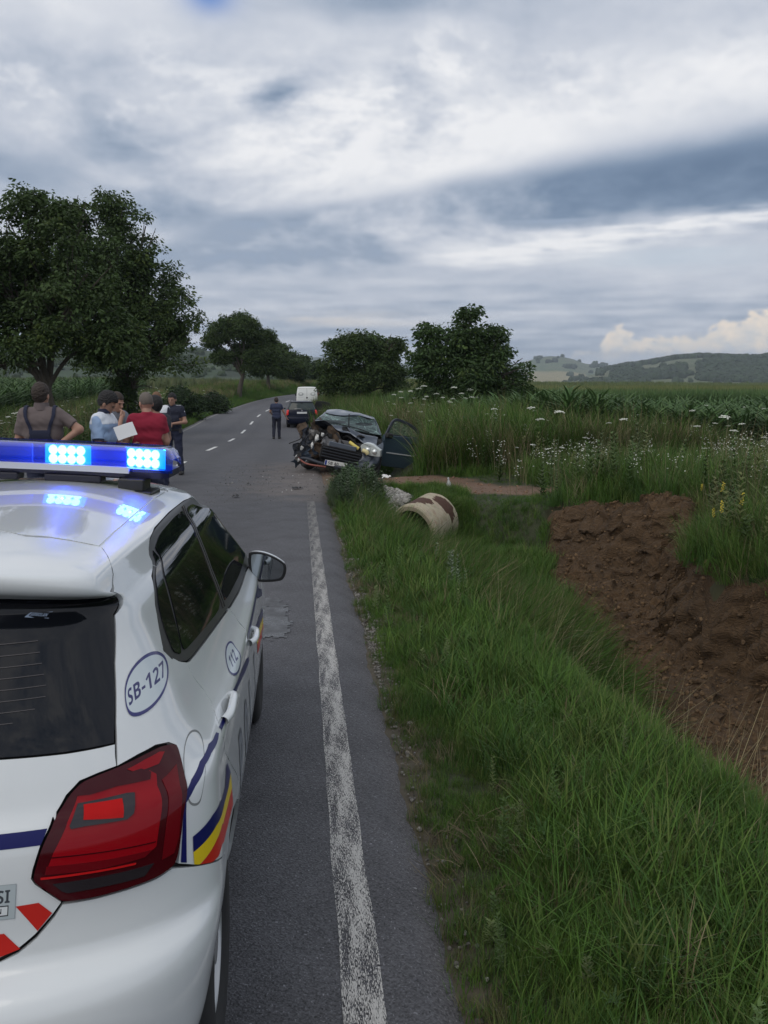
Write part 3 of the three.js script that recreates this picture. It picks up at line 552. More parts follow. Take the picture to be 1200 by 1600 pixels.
// the bushy clump on the road shoulder in front of the wreck
scatter('shoulder_weeds', 'bushy silver green weeds on the shoulder in front of the wrecked car', 'weeds', [...herbs.slice(0, 3), tallG[0], tallG[1]], grassM, 900, () => {
  const a = rnd() * 6.283, q = Math.sqrt(rnd()), d = 14.3 + Math.sin(a) * q * 1.55, x = 0.92 + Math.cos(a) * q * 0.42; return [x, d, R(0.5, 0.95) * (1 - 0.35 * q), tint([[0.075, 0.115, 0.055], [0.11, 0.14, 0.09], [0.06, 0.11, 0.04]], 0.75, 1.2)];
});
// white umbels, small white sprays, yellow spikes, dry stalks
function umbelGeo(r, h, rad) {
  const l = [{ x: 0, z: 0, h, w: 0.007, dir: r() * 6.28, bend: 0.05, seg: 3 }], g = bladeGeo(l), heads = [];
  for (let i = 0; i < 16; i++) { const a = i * 2.4, q = Math.sqrt(i / 16) * rad, c = new THREE.IcosahedronGeometry(rad * 0.23, 0); c.scale(1, 0.4, 1); c.translate(Math.cos(a) * q, h * 0.99 + 0.015 * r() - q * 0.2, Math.sin(a) * q + 0.0); heads.push(c); }
  return [g, merge(heads)];
}
function sprayGeo(r, h, n) {
  const heads = [], l = [{ x: 0, z: 0, h, w: 0.006, dir: 0, bend: 0.1, seg: 3 }];
  for (let i = 0; i < n; i++) { const a = r() * 6.28, q = r() * 0.14, y = h * (0.6 + 0.45 * r()), c = new THREE.IcosahedronGeometry(0.006 + 0.007 * r(), 0); c.scale(1, 0.6, 1); c.translate(Math.cos(a) * q, y, Math.sin(a) * q); heads.push(c); if (i % 2) l.push({ x: 0, z: 0, y0: h * 0.5, h: y - h * 0.5, w: 0.004, dir: a, bend: 0, lean: q / Math.max(0.05, y - h * 0.5), seg: 2 }); }
  return [bladeGeo(l), merge(heads)];
}
const whiteM = mat([0.62, 0.64, 0.56], 0.9), yellowM = mat([0.62, 0.5, 0.06], 0.8), stemM = mat([0.08, 0.12, 0.045], 0.9), strawM = mat([0.36, 0.29, 0.16], 0.9);
function flowers(name, label, pairs, hm, tries, pick) {
  const spots = pairs.map(() => []); for (let i = 0; i < tries; i++) { const p = pick(i); if (p && clearOf(p[0], p[1])) spots[Math.floor(rnd() * pairs.length)].push(p); }
  const root = new THREE.Group(), o = new THREE.Object3D(); root.name = numbered(name); scene.add(root); tag(root, label, 'flowers', null, 'stuff');
  pairs.forEach((pr, gi) => {
    if (!spots[gi].length) return; const ims = [new THREE.InstancedMesh(pr[0], stemM, spots[gi].length), new THREE.InstancedMesh(pr[1], hm, spots[gi].length)];
    spots[gi].forEach(([x, d, s], i) => { o.position.set(x, H(x, d), -d); o.rotation.set(R(-0.2, 0.2), R(0, 6), R(-0.2, 0.2)); o.scale.setScalar(s); o.updateMatrix(); ims.forEach((m) => m.setMatrixAt(i, o.matrix)); });
    ims[0].name = 'stem'; ims[1].name = 'flower_head'; ims.forEach((m) => { m.castShadow = true; m.userData.kind = 'stuff'; root.add(m); });
  });
}
const umb = [umbelGeo(GR, 0.85, 0.05), umbelGeo(GR, 1.05, 0.06), umbelGeo(GR, 0.7, 0.038)], spr = [sprayGeo(GR, 0.65, 16), sprayGeo(GR, 0.8, 22), sprayGeo(GR, 0.5, 14)];
const bankOk = (x, d) => inView(x, d) && (d < 19 ? x > linterp(XR, d) + 0.25 && bare(x, d) < 0.1 : x > 1.8 + 0.1 * (d - 19));
flowers('white_umbels', 'flat white umbel flowers on tall stems over the right bank', umb, whiteM, 420, () => { const d = 7 + 42 * rnd(), x = R(1.5, 14); return bankOk(x, d) && d > 11 && fbm(x * 0.35, d * 0.25 + 8, 3) > -0.12 ? [x, d, R(0.8, 1.35)] : null; });
flowers('white_wildflowers', 'sprays of small white wildflowers by the dug soil and the maize', spr, whiteM, 620, () => { const d = 6.5 + 16 * rnd(), x = R(3.5, 13); return bankOk(x, d) && fbm(x * 0.6 + 90, d * 0.5, 3) + 0.35 * sstep(9, 13, d) > 0.2 ? [x, d, R(0.8, 1.3)] : null; });
flowers('white_umbels', 'cluster of white umbel flowers on the bank behind the open car door', umb, whiteM, 60, () => { const d = 23 + 14 * rnd(), x = R(2.2, 5.2); return bankOk(x, d) && fbm(x * 0.8, d * 0.4 + 80, 2) > -0.1 ? [x, d, R(1.1, 1.6)] : null; });
flowers('white_umbels', 'white umbel flowers on the left verge behind the people', umb, whiteM, 240, () => { const d = 14 + 60 * rnd(), x = EDGE_L + roadOff(d) - R(1.8, 7); return inView(x, d) ? [x, d, R(0.9, 1.4)] : null; });
{
  const yel = [0, 1, 2].map(() => { const h = 0.55, heads = []; for (let i = 0; i < 14; i++) { const a = i * 2.4, c = new THREE.IcosahedronGeometry(0.011, 0); c.translate(Math.cos(a) * 0.016, h * (0.72 + 0.02 * i), Math.sin(a) * 0.016); heads.push(c); } return [bladeGeo([{ x: 0, z: 0, h, w: 0.006, dir: 0, bend: 0.05 }]), merge(heads)]; });
  flowers('yellow_wildflowers', 'spikes of small yellow flowers on the bank right of the dug soil', yel, yellowM, 90, () => { const d = 6.5 + 5 * rnd(), x = R(3.9, 7); return bankOk(x, d) && rnd() < 0.5 ? [x, d, R(0.5, 0.85)] : null; });
  const straw = [0, 1, 2].map(() => { const l = []; for (let i = 0; i < 5; i++) { const a = GR() * 6.28, h = 0.55 + 0.5 * GR(); l.push({ x: Math.cos(a) * 0.05, z: Math.sin(a) * 0.05, h, w: 0.0045, dir: a, bend: 0.35 * GR(), lean: 0.25 * GR(), seg: 4 }); } return bladeGeo(l); });
  scatter('dry_stalks', 'straw coloured dry grass stalks leaning over the ditch', 'grass', straw, mat(0xffffff, 0.9), 95, () => { const d = 3.2 + 4.6 * rnd(), x = linterp(XL, d) + R(-0.25, 0.7); return inView(x, d) && bare(x, d) < 0.5 ? [x, d, R(0.35, 0.68), tint(DRY, 0.8, 1.3), [R(-0.3, 0.3), R(-0.7, 0.2)]] : null; });
  scatter('dry_stalks', 'dry seed stalks standing on the right bank', 'grass', straw, mat(0xffffff, 0.9), 900, () => { const d = 6 + 34 * rnd(), x = R(1.5, 11); return bankOk(x, d) ? [x, d, R(0.8, 1.4), tint(DRY, 0.5, 1)] : null; });
}
scatter('silver_weeds', 'pale silvery leaved weeds at the lip of the ditch', 'weeds', herbs, grassM, 70, () => { const d = R(7.6, 10), x = R(1.35, 1.95); return [x, d, R(0.25, 0.5), tint([[0.2, 0.24, 0.17], [0.15, 0.2, 0.12]])]; });
scatter('verge_weeds', 'small leafy weeds mixed into the verge grass', 'weeds', herbs, grassM, 420, () => { const d = 1.5 + 11 * rnd(), x = R(0.6, 2.2); return inView(x, d) && bare(x, d) < 0.2 && fbm(x * 1.6 + 12, d * 1.2, 3) > 0.02 ? [x, d, R(0.16, 0.36), tint([[0.1, 0.16, 0.05], [0.08, 0.14, 0.035], [0.13, 0.17, 0.06]])] : null; });
// broad leaved plants dotted in the near verge
{
  const rosette = [0, 1].map(() => bladeGeo(Array.from({ length: 9 }, (_, i) => ({ x: 0, z: 0, h: 0.07 + 0.05 * GR(), w: 0.03, dir: i * 0.72 + GR() * 0.4, bend: 0.9, lean: 0.7, seg: 4, leaf: true }))));
  scatter('verge_weeds', 'small broad leaved weeds in the near verge grass', 'weeds', rosette, grassM, 60, () => { const d = 1.5 + 12 * rnd(), x = R(0.9, 2.3); return inView(x, d) && bare(x, d) < 0.2 ? [x, d, R(0.25, 0.5), tint([[0.09, 0.16, 0.06], [0.07, 0.14, 0.04]])] : null; }, -0.05);
}
// maize
function maizeGeo(r, h, tassel) {
  const l = [{ x: 0, z: 0, h, w: 0.028, dir: r() * 6.28, bend: 0.03, seg: 3 }];
  const base = r() * 3.14;
  for (let i = 0; i < 9; i++) { const t = i / 9; l.push({ x: 0, z: 0, y0: h * (0.12 + 0.72 * t), h: lerp(0.62, 0.36, t) * (0.8 + 0.4 * r()), w: 0.055, dir: base + (i % 2) * 3.14 + (r() - 0.5) * 0.9, bend: 0.75 + 0.4 * r(), lean: 0.45, seg: 5, leaf: true }); }
  const g = bladeGeo(l), t = [];
  if (tassel) for (let i = 0; i < 7; i++) t.push({ x: 0, z: 0, y0: h * 0.96, h: 0.22, w: 0.012, dir: r() * 6.28, bend: 0.3, lean: 0.35 * (i ? 1 : 0), seg: 2 });
  return [g, t.length ? bladeGeo(t) : null];
}
const mz = [maizeGeo(GR, 1.25), maizeGeo(GR, 1.4), maizeGeo(GR, 1.3)];
const maizeCols = [[0.07, 0.135, 0.042], [0.09, 0.152, 0.05], [0.058, 0.112, 0.038]];
const maizeR = (x, d) => d > 20.2 + 0.25 * fbm(x * 0.7, 3, 2) && x - roadOff(d) > 6.2 - 0.06 * (d - 20) + (d > 45 ? 2.5 : 0);
scatter('maize', 'dark green maize plants in the field on the right', 'maize', mz.map((p) => p[0]), leafMat({ name: 'maize leaf' }), 60000, () => {
  const d = 20 + 62 * Math.pow(rnd(), 1.7), row = Math.round(R(4, 62) / 0.7) * 0.7; const x = row + R(-0.08, 0.08); if (!inView(x, d, 0.05) || !maizeR(x, d)) return null; if (d > 34 && rnd() < 0.35) return null;
  return [x, d, R(0.85, 1.12), tint(maizeCols, 0.75, 1.2)];
});
scatter('maize', 'dark green maize plants beyond the weeds on the left', 'maize', mz.map((p) => p[0]), leafMat({ name: 'maize leaf' }), 22000, () => {
  const d = 22 + 70 * Math.pow(rnd(), 1.3), x = EDGE_L - R(9, 34); if (!inView(x, d, 0.05)) return null; return [x, d, R(1.15, 1.45), tint(maizeCols, 0.7, 1.1)];
});
// tasselled tops of the far maize: simple tufts, thick enough to close over the field
{
  const tuft = [0, 1].map(() => bladeGeo(Array.from({ length: 16 }, () => { const a = GR() * 6.28, q = Math.sqrt(GR()) * 0.7; return { x: Math.cos(a) * q, z: Math.sin(a) * q, h: 1.25 + 0.3 * GR(), w: 0.16, dir: GR() * 6.28, bend: 0.25 * GR(), lean: 0.1, seg: 2 }; })));
  scatter('maize', 'tasselled brownish green maize over the far field on the right', 'maize', tuft, mat(0xffffff, 0.9), 60000, () => {
    const d = 42 + 420 * Math.pow(rnd(), 1.9), x = d * R(-0.02, 0.74); if (!maizeR(x, d)) return null; const k = sstep(40, 75, d);
    return [x, d, R(0.9, 1.1) * (1 + 0.25 * sstep(120, 400, d)), mix3(tint(maizeCols, 0.9, 1.2), tint([[0.22, 0.205, 0.08], [0.18, 0.185, 0.07], [0.15, 0.175, 0.065]], 0.85, 1.15), k * (0.75 - 0.3 * sstep(110, 150, d)))];
  });
  scatter('maize', 'far maize and crops behind the walnut trees on the left', 'maize', tuft, mat(0xffffff, 0.9), 22000, () => {
    const d = 55 + 330 * Math.pow(rnd(), 1.6), x = roadOff(d) - 20 - d * R(0, 0.5); if (x / d < -0.56 || x > roadOff(d) - 18) return null;
    return [x, d, R(0.9, 1.15), tint([[0.11, 0.14, 0.055], [0.14, 0.155, 0.075], [0.09, 0.12, 0.05]], 0.8, 1.15)];
  });
}
// ================================================================== trees and bushes
const barkTex = dataTex(256, (u, v) => { const n = tfbm(u, v * 0.5, 24, 4, 0.6, 9), k = 0.5 + 0.7 * n; return [toS(k), toS(k), toS(k)]; });
const barkM = mat([0.1, 0.085, 0.068], 0.95, { map: barkTex, bumpMap: barkTex, bumpScale: 0.03 });
const leafTreeM = leafMat({ name: 'tree leaf', transmission: 0.3 });
// a spray of pointed leaflets on a twig, as on a walnut
function sprayLeaves(r, n, len, size) {
  const pos = [], idx = [];
  for (let i = 0; i < n; i++) {
    const a = r() * 6.283, b = (r() - 0.35) * 1.6, q = len * Math.cbrt(r()), c = [Math.cos(a) * Math.cos(b) * q, Math.sin(b) * q * 0.75, Math.sin(a) * Math.cos(b) * q];
    const d = new THREE.Vector3(Math.cos(a + (r() - 0.5) * 1.6), -0.35 + (r() - 0.5) * 1.0, Math.sin(a + (r() - 0.5) * 1.6)).normalize(), s = new THREE.Vector3(r() - 0.5, r() * 0.6, r() - 0.5).cross(d).normalize();
    const L = size * (0.7 + 0.7 * r()), w = L * 0.24, k = pos.length / 3;
    const P = (t, u, dr) => pos.push(c[0] + d.x * t * L + s.x * u * w, c[1] + d.y * t * L + s.y * u * w - dr * L, c[2] + d.z * t * L + s.z * u * w);
    P(0, 0, 0); P(0.45, 1, 0.02); P(0.45, -1, 0.02); P(1, 0, 0.12); idx.push(k, k + 1, k + 2, k + 1, k + 3, k + 2);
  }
  return G(pos, idx);
}
const TR = makeRng(4242);
const sprays = [0, 1, 2, 3].map(() => sprayLeaves(TR, 34, 0.36, 0.145));
function limb(pts, r0, r1, sides = 7) {                                // tapered tube through points
  const curve = new THREE.CatmullRomCurve3(pts.map((p) => new THREE.Vector3(...p))), n = pts.length * 4, fr = curve.computeFrenetFrames(n), pos = [], idx = [], uv = [];
  for (let i = 0; i <= n; i++) { const t = i / n, p = curve.getPointAt(t), rad = lerp(r0, r1, Math.pow(t, 0.8)); for (let k = 0; k <= sides; k++) { const a = k / sides * 6.28318, q = rad * (1 + 0.1 * Math.sin(k * 2.3 + i * 0.6)); pos.push(p.x + (fr.normals[i].x * Math.cos(a) + fr.binormals[i].x * Math.sin(a)) * q, p.y + (fr.normals[i].y * Math.cos(a) + fr.binormals[i].y * Math.sin(a)) * q, p.z + (fr.normals[i].z * Math.cos(a) + fr.binormals[i].z * Math.sin(a)) * q); uv.push(k / sides * 2, t * 3); } }
  for (let i = 0; i < n; i++) for (let k = 0; k < sides; k++) { const a = i * (sides + 1) + k; idx.push(a, a + 1, a + sides + 1, a + 1, a + sides + 2, a + sides + 1); }
  return G(pos, idx, uv);
}
// lobes: [x, y, z, r] in metres from the foot of the trunk
function tree(name, label, x, d, o) {
  const r = makeRng(o.seed), t = thing(name, label, o.category ?? 'tree', [x, H(x, d) - 0.1, -d], 0, o.group);
  const th = o.trunk, tr = o.tr, lobes = o.lobes, limbs = [];
  const top = lobes.reduce((a, l) => [a[0] + l[0], a[1] + l[1], a[2] + l[2]], [0, 0, 0]).map((v) => v / lobes.length);
  const fork = [top[0] * 0.25 + (o.lean ?? 0), th, top[2] * 0.2];
  limbs.push(limb([[0, -0.3, 0], [fork[0] * 0.35 + 0.06, th * 0.45, 0.02], fork, [top[0] * 0.7, lerp(th, top[1], 0.6), top[2] * 0.7], [top[0], top[1] + 0.6, top[2]]], tr, tr * 0.22, 10));
  for (const l of lobes) {
    const end = [l[0] * 0.98, l[1] + l[3] * 0.1, l[2] * 0.98], st = [fork[0] * (0.7 + 0.3 * r()), th * (0.75 + 0.5 * r()), fork[2]];
    limbs.push(limb([st, [lerp(st[0], end[0], 0.4) + (r() - 0.5) * 0.3, lerp(st[1], end[1], 0.5) + 0.25, lerp(st[2], end[2], 0.4)], end], tr * 0.42, 0.03));
    for (let k = 0; k < 5; k++) { const a = r() * 6.28, b = (r() - 0.3) * 1.5, q = l[3] * 0.85, e2 = [end[0] + Math.cos(a) * Math.cos(b) * q, end[1] + Math.sin(b) * q, end[2] + Math.sin(a) * Math.cos(b) * q], s2 = [lerp(st[0], end[0], 0.6), lerp(st[1], end[1], 0.62), lerp(st[2], end[2], 0.6)]; limbs.push(limb([s2, [lerp(s2[0], e2[0], 0.5), lerp(s2[1], e2[1], 0.5) + 0.15, lerp(s2[2], e2[2], 0.5)], e2], 0.05, 0.012, 5)); }
  }
  part('trunk', merge(limbs), o.bark ?? barkM, t);
  const spots = [], dens = o.dens ?? 1;
  for (const l of lobes) {
    const n = Math.round(l[3] * l[3] * 150 * dens);
    for (let i = 0; i < n; i++) {
      const a = r() * 6.283, b = Math.asin(2 * r() - 1), lump = 0.78 + 0.3 * noise2(a * 1.7 + l[0] * 3, b * 2.1 + l[1] * 5) + 0.16 * noise2(a * 4 + l[2], b * 5), q = l[3] * lump * (0.5 + 0.52 * Math.pow(r(), 0.7)) * (r() < 0.05 ? 1.15 : 1);
      const px = l[0] + Math.cos(a) * Math.cos(b) * q, py = l[1] + Math.sin(b) * q * (o.flat ?? 0.86), pz = l[2] + Math.sin(a) * Math.cos(b) * q;
      if (py < (o.skirt ?? 0.3) + 1.1 * noise2(px * 1.1 + 3, pz * 0.9)) continue;
      if (fbm(px * 0.85 + o.seed, py * 0.95 + pz * 0.7, 3) < (o.gap ?? -0.1)) continue;                 // gaps
      spots.push([px, py, pz, r(), 0.5 + 0.5 * Math.sin(b)]);
    }
  }
  if (o.ivy) for (let i = 0; i < 230; i++) { const a = r() * 6.283, y = 0.1 + 2.8 * r(), q = 0.28 + 0.25 * r() * (0.4 + 0.6 * Math.sin(y * 1.4 + 1)); spots.push([Math.cos(a) * q, y, Math.sin(a) * q, r(), 0.4]); }
  const crown = new THREE.Group(); crown.name = 'crown'; crown.userData.kind = 'stuff'; t.add(crown);
  const ob = new THREE.Object3D(), geos = o.sprays ?? sprays, per = geos.map(() => []); spots.forEach((s, i) => per[i % geos.length].push(s));
  per.forEach((list, gi) => {
    if (!list.length) return; const im = new THREE.InstancedMesh(geos[gi], leafTreeM, list.length);
    list.forEach(([px, py, pz, k, u], i) => { ob.position.set(px, py, pz); ob.rotation.set((r() - 0.5) * 0.9, r() * 6.283, (r() - 0.5) * 0.9); ob.scale.setScalar((o.leaf ?? 1) * (0.75 + 0.5 * r())); ob.updateMatrix(); im.setMatrixAt(i, ob.matrix); const f = 0.72 + 0.5 * k, c = o.col ?? [0.06, 0.1, 0.03], y = r() < 0.08 ? 1.45 : 1; im.setColorAt(i, C(c[0] * f * y, c[1] * f * (y > 1 ? 1.25 : 1), c[2] * f)); });
    im.name = 'foliage'; im.castShadow = im.receiveShadow = true; im.userData.kind = 'stuff'; crown.add(im);
  });
  return t;
}
const lobesOf = (seed, n, w, h0, h1, r0, r1) => { const r = makeRng(seed), l = []; for (let i = 0; i < n; i++) { const t = (i + 0.5) / n, y = lerp(h0, h1, t), ww = w * Math.sin(Math.PI * (0.22 + 0.66 * t)), a = i * 2.4 + r() * 0.8, q = ww * (0.45 + 0.55 * r()); l.push([Math.cos(a) * q, y, Math.sin(a) * q, lerp(r0, r1, r())]); } l.push([0, h1 - r0 * 0.5, 0, r0 * 1.1], [0, (h0 + h1) / 2, 0, r1]); return l; };

tree('walnut_tree', 'big dark walnut tree nearest the road at the far left', at(82, 33), 33, { seed: 11, trunk: 2.3, tr: 0.22, flat: 0.95, skirt: 3.45, gap: 0.0, dens: 0.95, lobes: [[-2.6, 4.9, 0.3, 2.0], [-1.0, 5.6, -1.2, 2.0], [0.9, 5.0, 0.6, 1.9], [-1.9, 6.9, 0.4, 1.6], [0.4, 7.2, 0.2, 1.5], [-3.6, 6.4, 0.5, 1.5], [2.1, 4.0, 0.2, 1.3], [-0.3, 3.4, 1.2, 1.5], [-2.8, 3.3, -0.6, 1.3], [-0.6, 8.5, 0, 1.0], [-2.6, 8.0, 0, 1.0], [0.9, 8.4, 0.2, 0.8], [1.6, 6.2, 0.8, 1.2]], group: 'roadside walnut trees' });
tree('walnut_tree', 'ivy covered walnut tree beside the concrete pole, second from the left', at(192, 44), 44, { seed: 23, trunk: 2.6, tr: 0.26, flat: 0.95, skirt: 3.4, gap: -0.01, dens: 0.95, lobes: [[-1.2, 5.4, 0.5, 2.5], [1.4, 5.3, 0, 2.3], [0.0, 8.6, 0.3, 2.1], [-1.8, 8.0, -0.6, 2.0], [2.4, 4.0, 0.8, 1.7], [-0.4, 3.4, 1.0, 1.8], [1.2, 7.3, -0.8, 1.9], [2.6, 6.0, 0.4, 1.4], [-2.7, 6.6, 0.9, 1.7], [-0.2, 10.6, 0, 1.2], [-1.9, 10.2, 0, 0.9], [1.4, 9.9, 0.3, 0.9], [0.8, 2.6, 0.4, 0.9]], ivy: true, group: 'roadside walnut trees' });
tree('walnut_tree', 'tall forked walnut tree left of the road where it bends', at(371, 88), 88, { seed: 31, trunk: 2.6, tr: 0.3, lean: 0.4, skirt: 0.9, leaf: 1.2, lobes: [[1.7, 2.9, 0.3, 1.25], [2.9, 2.9, -0.2, 1.1], [-1.4, 4.0, 0.4, 1.1], [0.5, 3.4, -0.9, 0.9], [-1.5, 6.3, 0, 1.7], [0.8, 6.6, 0.5, 1.8], [2.4, 5.6, -0.4, 1.6], [-0.2, 7.3, 0.2, 1.4], [1.8, 4.0, 0.4, 1.3], [-2.2, 5.4, 0.5, 1.0], [3.2, 4.4, 0.2, 1.1], [0.3, 4.6, -0.8, 1.1]], group: 'roadside walnut trees' });
tree('walnut_tree', 'walnut tree behind the forked one, left of the bend', at(418, 106), 106, { seed: 37, trunk: 2.0, tr: 0.3, skirt: 1.4, leaf: 1.35, lobes: lobesOf(5, 7, 1.7, 2.6, 5.3, 1.3, 1.8), group: 'roadside walnut trees' });
tree('walnut_tree', 'low rounded walnut tree nearest the bend on the left', at(456, 126), 126, { seed: 41, trunk: 1.4, tr: 0.3, skirt: 0.6, leaf: 1.5, lobes: lobesOf(6, 7, 1.9, 1.5, 3.7, 1.3, 1.8), group: 'roadside walnut trees' });
tree('walnut_tree', 'wide walnut tree right of the road, with a bare grey trunk', at(573, 58), 58, { seed: 53, trunk: 1.5, tr: 0.17, skirt: 0.55, leaf: 1.1, lobes: [[-1.8, 2.9, 0, 1.4], [-0.6, 4.2, 0.4, 1.5], [1.0, 4.0, -0.3, 1.45], [-1.9, 4.1, -0.3, 1.15], [0.1, 2.6, 0.6, 1.4], [1.6, 2.6, 0, 1.1], [-2.2, 1.9, 0.2, 0.95], [1.7, 4.4, 0.2, 0.75], [-0.9, 1.7, 0.4, 1.1], [1.9, 1.4, 0.3, 0.8]], group: 'roadside walnut trees' });
tree('walnut_tree', 'young bushy walnut tree with long leaves beside the maize', at(728, 35), 35, { seed: 61, trunk: 0.9, tr: 0.11, skirt: 0.25, leaf: 0.95, dens: 0.95, gap: -0.28, lobes: [[-0.2, 3.6, 0, 1.0], [-1.4, 2.9, 0.2, 1.0], [0.95, 3.0, -0.1, 1.0], [0.05, 2.2, 0.4, 1.25], [-1.3, 1.5, 0.1, 1.05], [1.5, 1.5, 0.2, 0.9], [0.4, 1.0, 0.3, 1.0], [2.2, 1.5, 0, 0.75], [2.0, 2.5, -0.1, 0.7], [0.0, 4.65, 0, 0.45], [1.1, 3.95, 0, 0.5], [-1.5, 3.9, 0, 0.5]], col: [0.05, 0.092, 0.028], group: 'roadside walnut trees' });
const bush = (label, px, d, w, h, seed, leaf = 1) => tree('bush', label, at(px, d), d, { seed, category: 'bush', trunk: 0.3, tr: 0.06, skirt: 0.05, leaf, dens: 1.25, flat: 1, lobes: lobesOf(seed, 5, w * 0.55, h * 0.25, h * 0.7, h * 0.32, h * 0.4), col: [0.032, 0.06, 0.022], group: 'roadside bushes' });
bush('wide dark bush left of the road, right of the second walnut tree', 287, 58, 2.4, 2.3, 71);
bush('narrower dark bush left of the road, in front of the forked walnut tree', 332, 66, 1.6, 1.9, 73);
bush('low bush at the bend behind the white van', 500, 150, 5, 4.2, 79, 2);
bush('dark bush on the right of the bend, left of the wide walnut tree', 530, 120, 3.2, 3.6, 83, 1.6);
bush('small bush behind the wide walnut tree, towards the young walnut', 630, 80, 1.6, 2.2, 89, 1.2);
// ================================================================== car bodies as stacks of plan-view rings
// rows: [v, y, half width, rear s, rear corner depth, front s, front corner depth]; s runs forward from the rear bumper
function bodySurface(rows, o = {}) {
  const cols = [1, 2, 3, 4, 5, 6].map((c) => rows.map((r) => [r[0], r[c]])), n = o.n ?? 2.7, nf = o.nf ?? 2.4;
  const plan = o.plan ?? [[0, 0.985], [1.4, 1], [2.6, 1], [4.2, 0.97]], upper = o.upper ?? [[0, 0.96], [1.3, 1], [2.2, 1], [3, 0.97]];
  const at = (u, v) => {
    const [y, W, r0, D, f0, Df] = cols.map((c) => crv(c, v));
    let x, s;
    if (u <= 1) { const a = u * Math.PI / 2, k = Math.pow(Math.pow(Math.abs(Math.sin(a)), n) + Math.pow(Math.abs(Math.cos(a)), n), 1 / n); x = W * Math.sin(a) / k; s = r0 + D * (1 - Math.cos(a) / k); }
    else if (u <= 2) { x = W; s = lerp(r0 + D, f0 - Df, u - 1); }
    else { const a = (3 - u) * Math.PI / 2, k = Math.pow(Math.pow(Math.abs(Math.sin(a)), nf) + Math.pow(Math.abs(Math.cos(a)), nf), 1 / nf); x = W * Math.sin(a) / k; s = f0 - Df * (1 - Math.cos(a) / k); }
    x *= lerp(crv(plan, s), crv(upper, s), sstep(0.95, 1.25, y));
    const yy = y - (o.sag ? o.sag(s, y, x) : 0);
    return [x, yy, s];
  };
  const p = (u, v) => (u < 0 ? (([x, y, s]) => [-x, y, s])(at(-u, v)) : at(u, v));
  return (u, v, off = 0) => {                                          // point and outward offset, in car axes: x right, y up, z back
    const a = p(u, v); if (!off) return [a[0], a[1], -a[2]];
    const e = 0.004, b = p(u + e, v), c = p(u - e, v), d = p(u, v + e), f = p(u, v - e);
    const t1 = [b[0] - c[0], b[1] - c[1], b[2] - c[2]], t2 = [d[0] - f[0], d[1] - f[1], d[2] - f[2]];
    let nx = t1[1] * t2[2] - t1[2] * t2[1], ny = t1[2] * t2[0] - t1[0] * t2[2], nz = t1[0] * t2[1] - t1[1] * t2[0]; const l = Math.hypot(nx, ny, nz) || 1;
    if (o.flip) { nx = -nx; ny = -ny; nz = -nz; }
    return [a[0] - nx / l * off, a[1] - ny / l * off, -(a[2] - nz / l * off)];
  };
}
const POLO = bodySurface([
  [0.14, 0.17, 0.66, 0.16, 0.30, 3.70, 0.55], [0.22, 0.22, 0.735, 0.075, 0.36, 3.86, 0.6], [0.34, 0.34, 0.788, 0.025, 0.40, 3.94, 0.65], [0.48, 0.48, 0.818, 0.0, 0.42, 3.97, 0.68],
  [0.58, 0.58, 0.835, 0.004, 0.42, 3.95, 0.7], [0.63, 0.63, 0.838, 0.03, 0.42, 3.93, 0.7], [0.67, 0.66, 0.837, 0.085, 0.40, 3.91, 0.7], [0.72, 0.71, 0.836, 0.10, 0.40, 3.88, 0.7],
  [0.80, 0.80, 0.833, 0.105, 0.41, 3.82, 0.7], [0.88, 0.88, 0.829, 0.115, 0.42, 3.62, 0.6], [0.93, 0.93, 0.824, 0.13, 0.43, 3.36, 0.5], [0.965, 0.96, 0.80, 0.15, 0.42, 3.16, 0.45],
  [1.02, 1.02, 0.762, 0.175, 0.40, 3.10, 0.42], [1.10, 1.10, 0.725, 0.215, 0.38, 3.0, 0.40], [1.20, 1.20, 0.678, 0.275, 0.35, 2.85, 0.38], [1.28, 1.285, 0.64, 0.335, 0.30, 2.72, 0.36],
  [1.325, 1.345, 0.617, 0.385, 0.22, 2.64, 0.34], [1.345, 1.385, 0.605, 0.385, 0.17, 2.61, 0.34], [1.36, 1.415, 0.592, 0.345, 0.13, 2.58, 0.34], [1.39, 1.452, 0.57, 0.335, 0.13, 2.50, 0.32],
  [1.41, 1.462, 0.54, 0.35, 0.15, 2.43, 0.30], [1.44, 1.469, 0.475, 0.40, 0.18, 2.26, 0.28], [1.48, 1.474, 0.36, 0.49, 0.2, 2.15, 0.25], [1.52, 1.477, 0.22, 0.63, 0.18, 2.0, 0.2], [1.56, 1.478, 0.0, 0.8, 0.1, 1.8, 0.1],
], { sag: (s, y, x) => sstep(1.27, 1.43, y) * ((s < 1.4 ? 0.010 : 0.022) * Math.pow(s - 1.4, 2) + lerp(0.045, 0.065, sstep(0.5, 1.2, s)) * Math.pow(x / 0.57, 2)) });
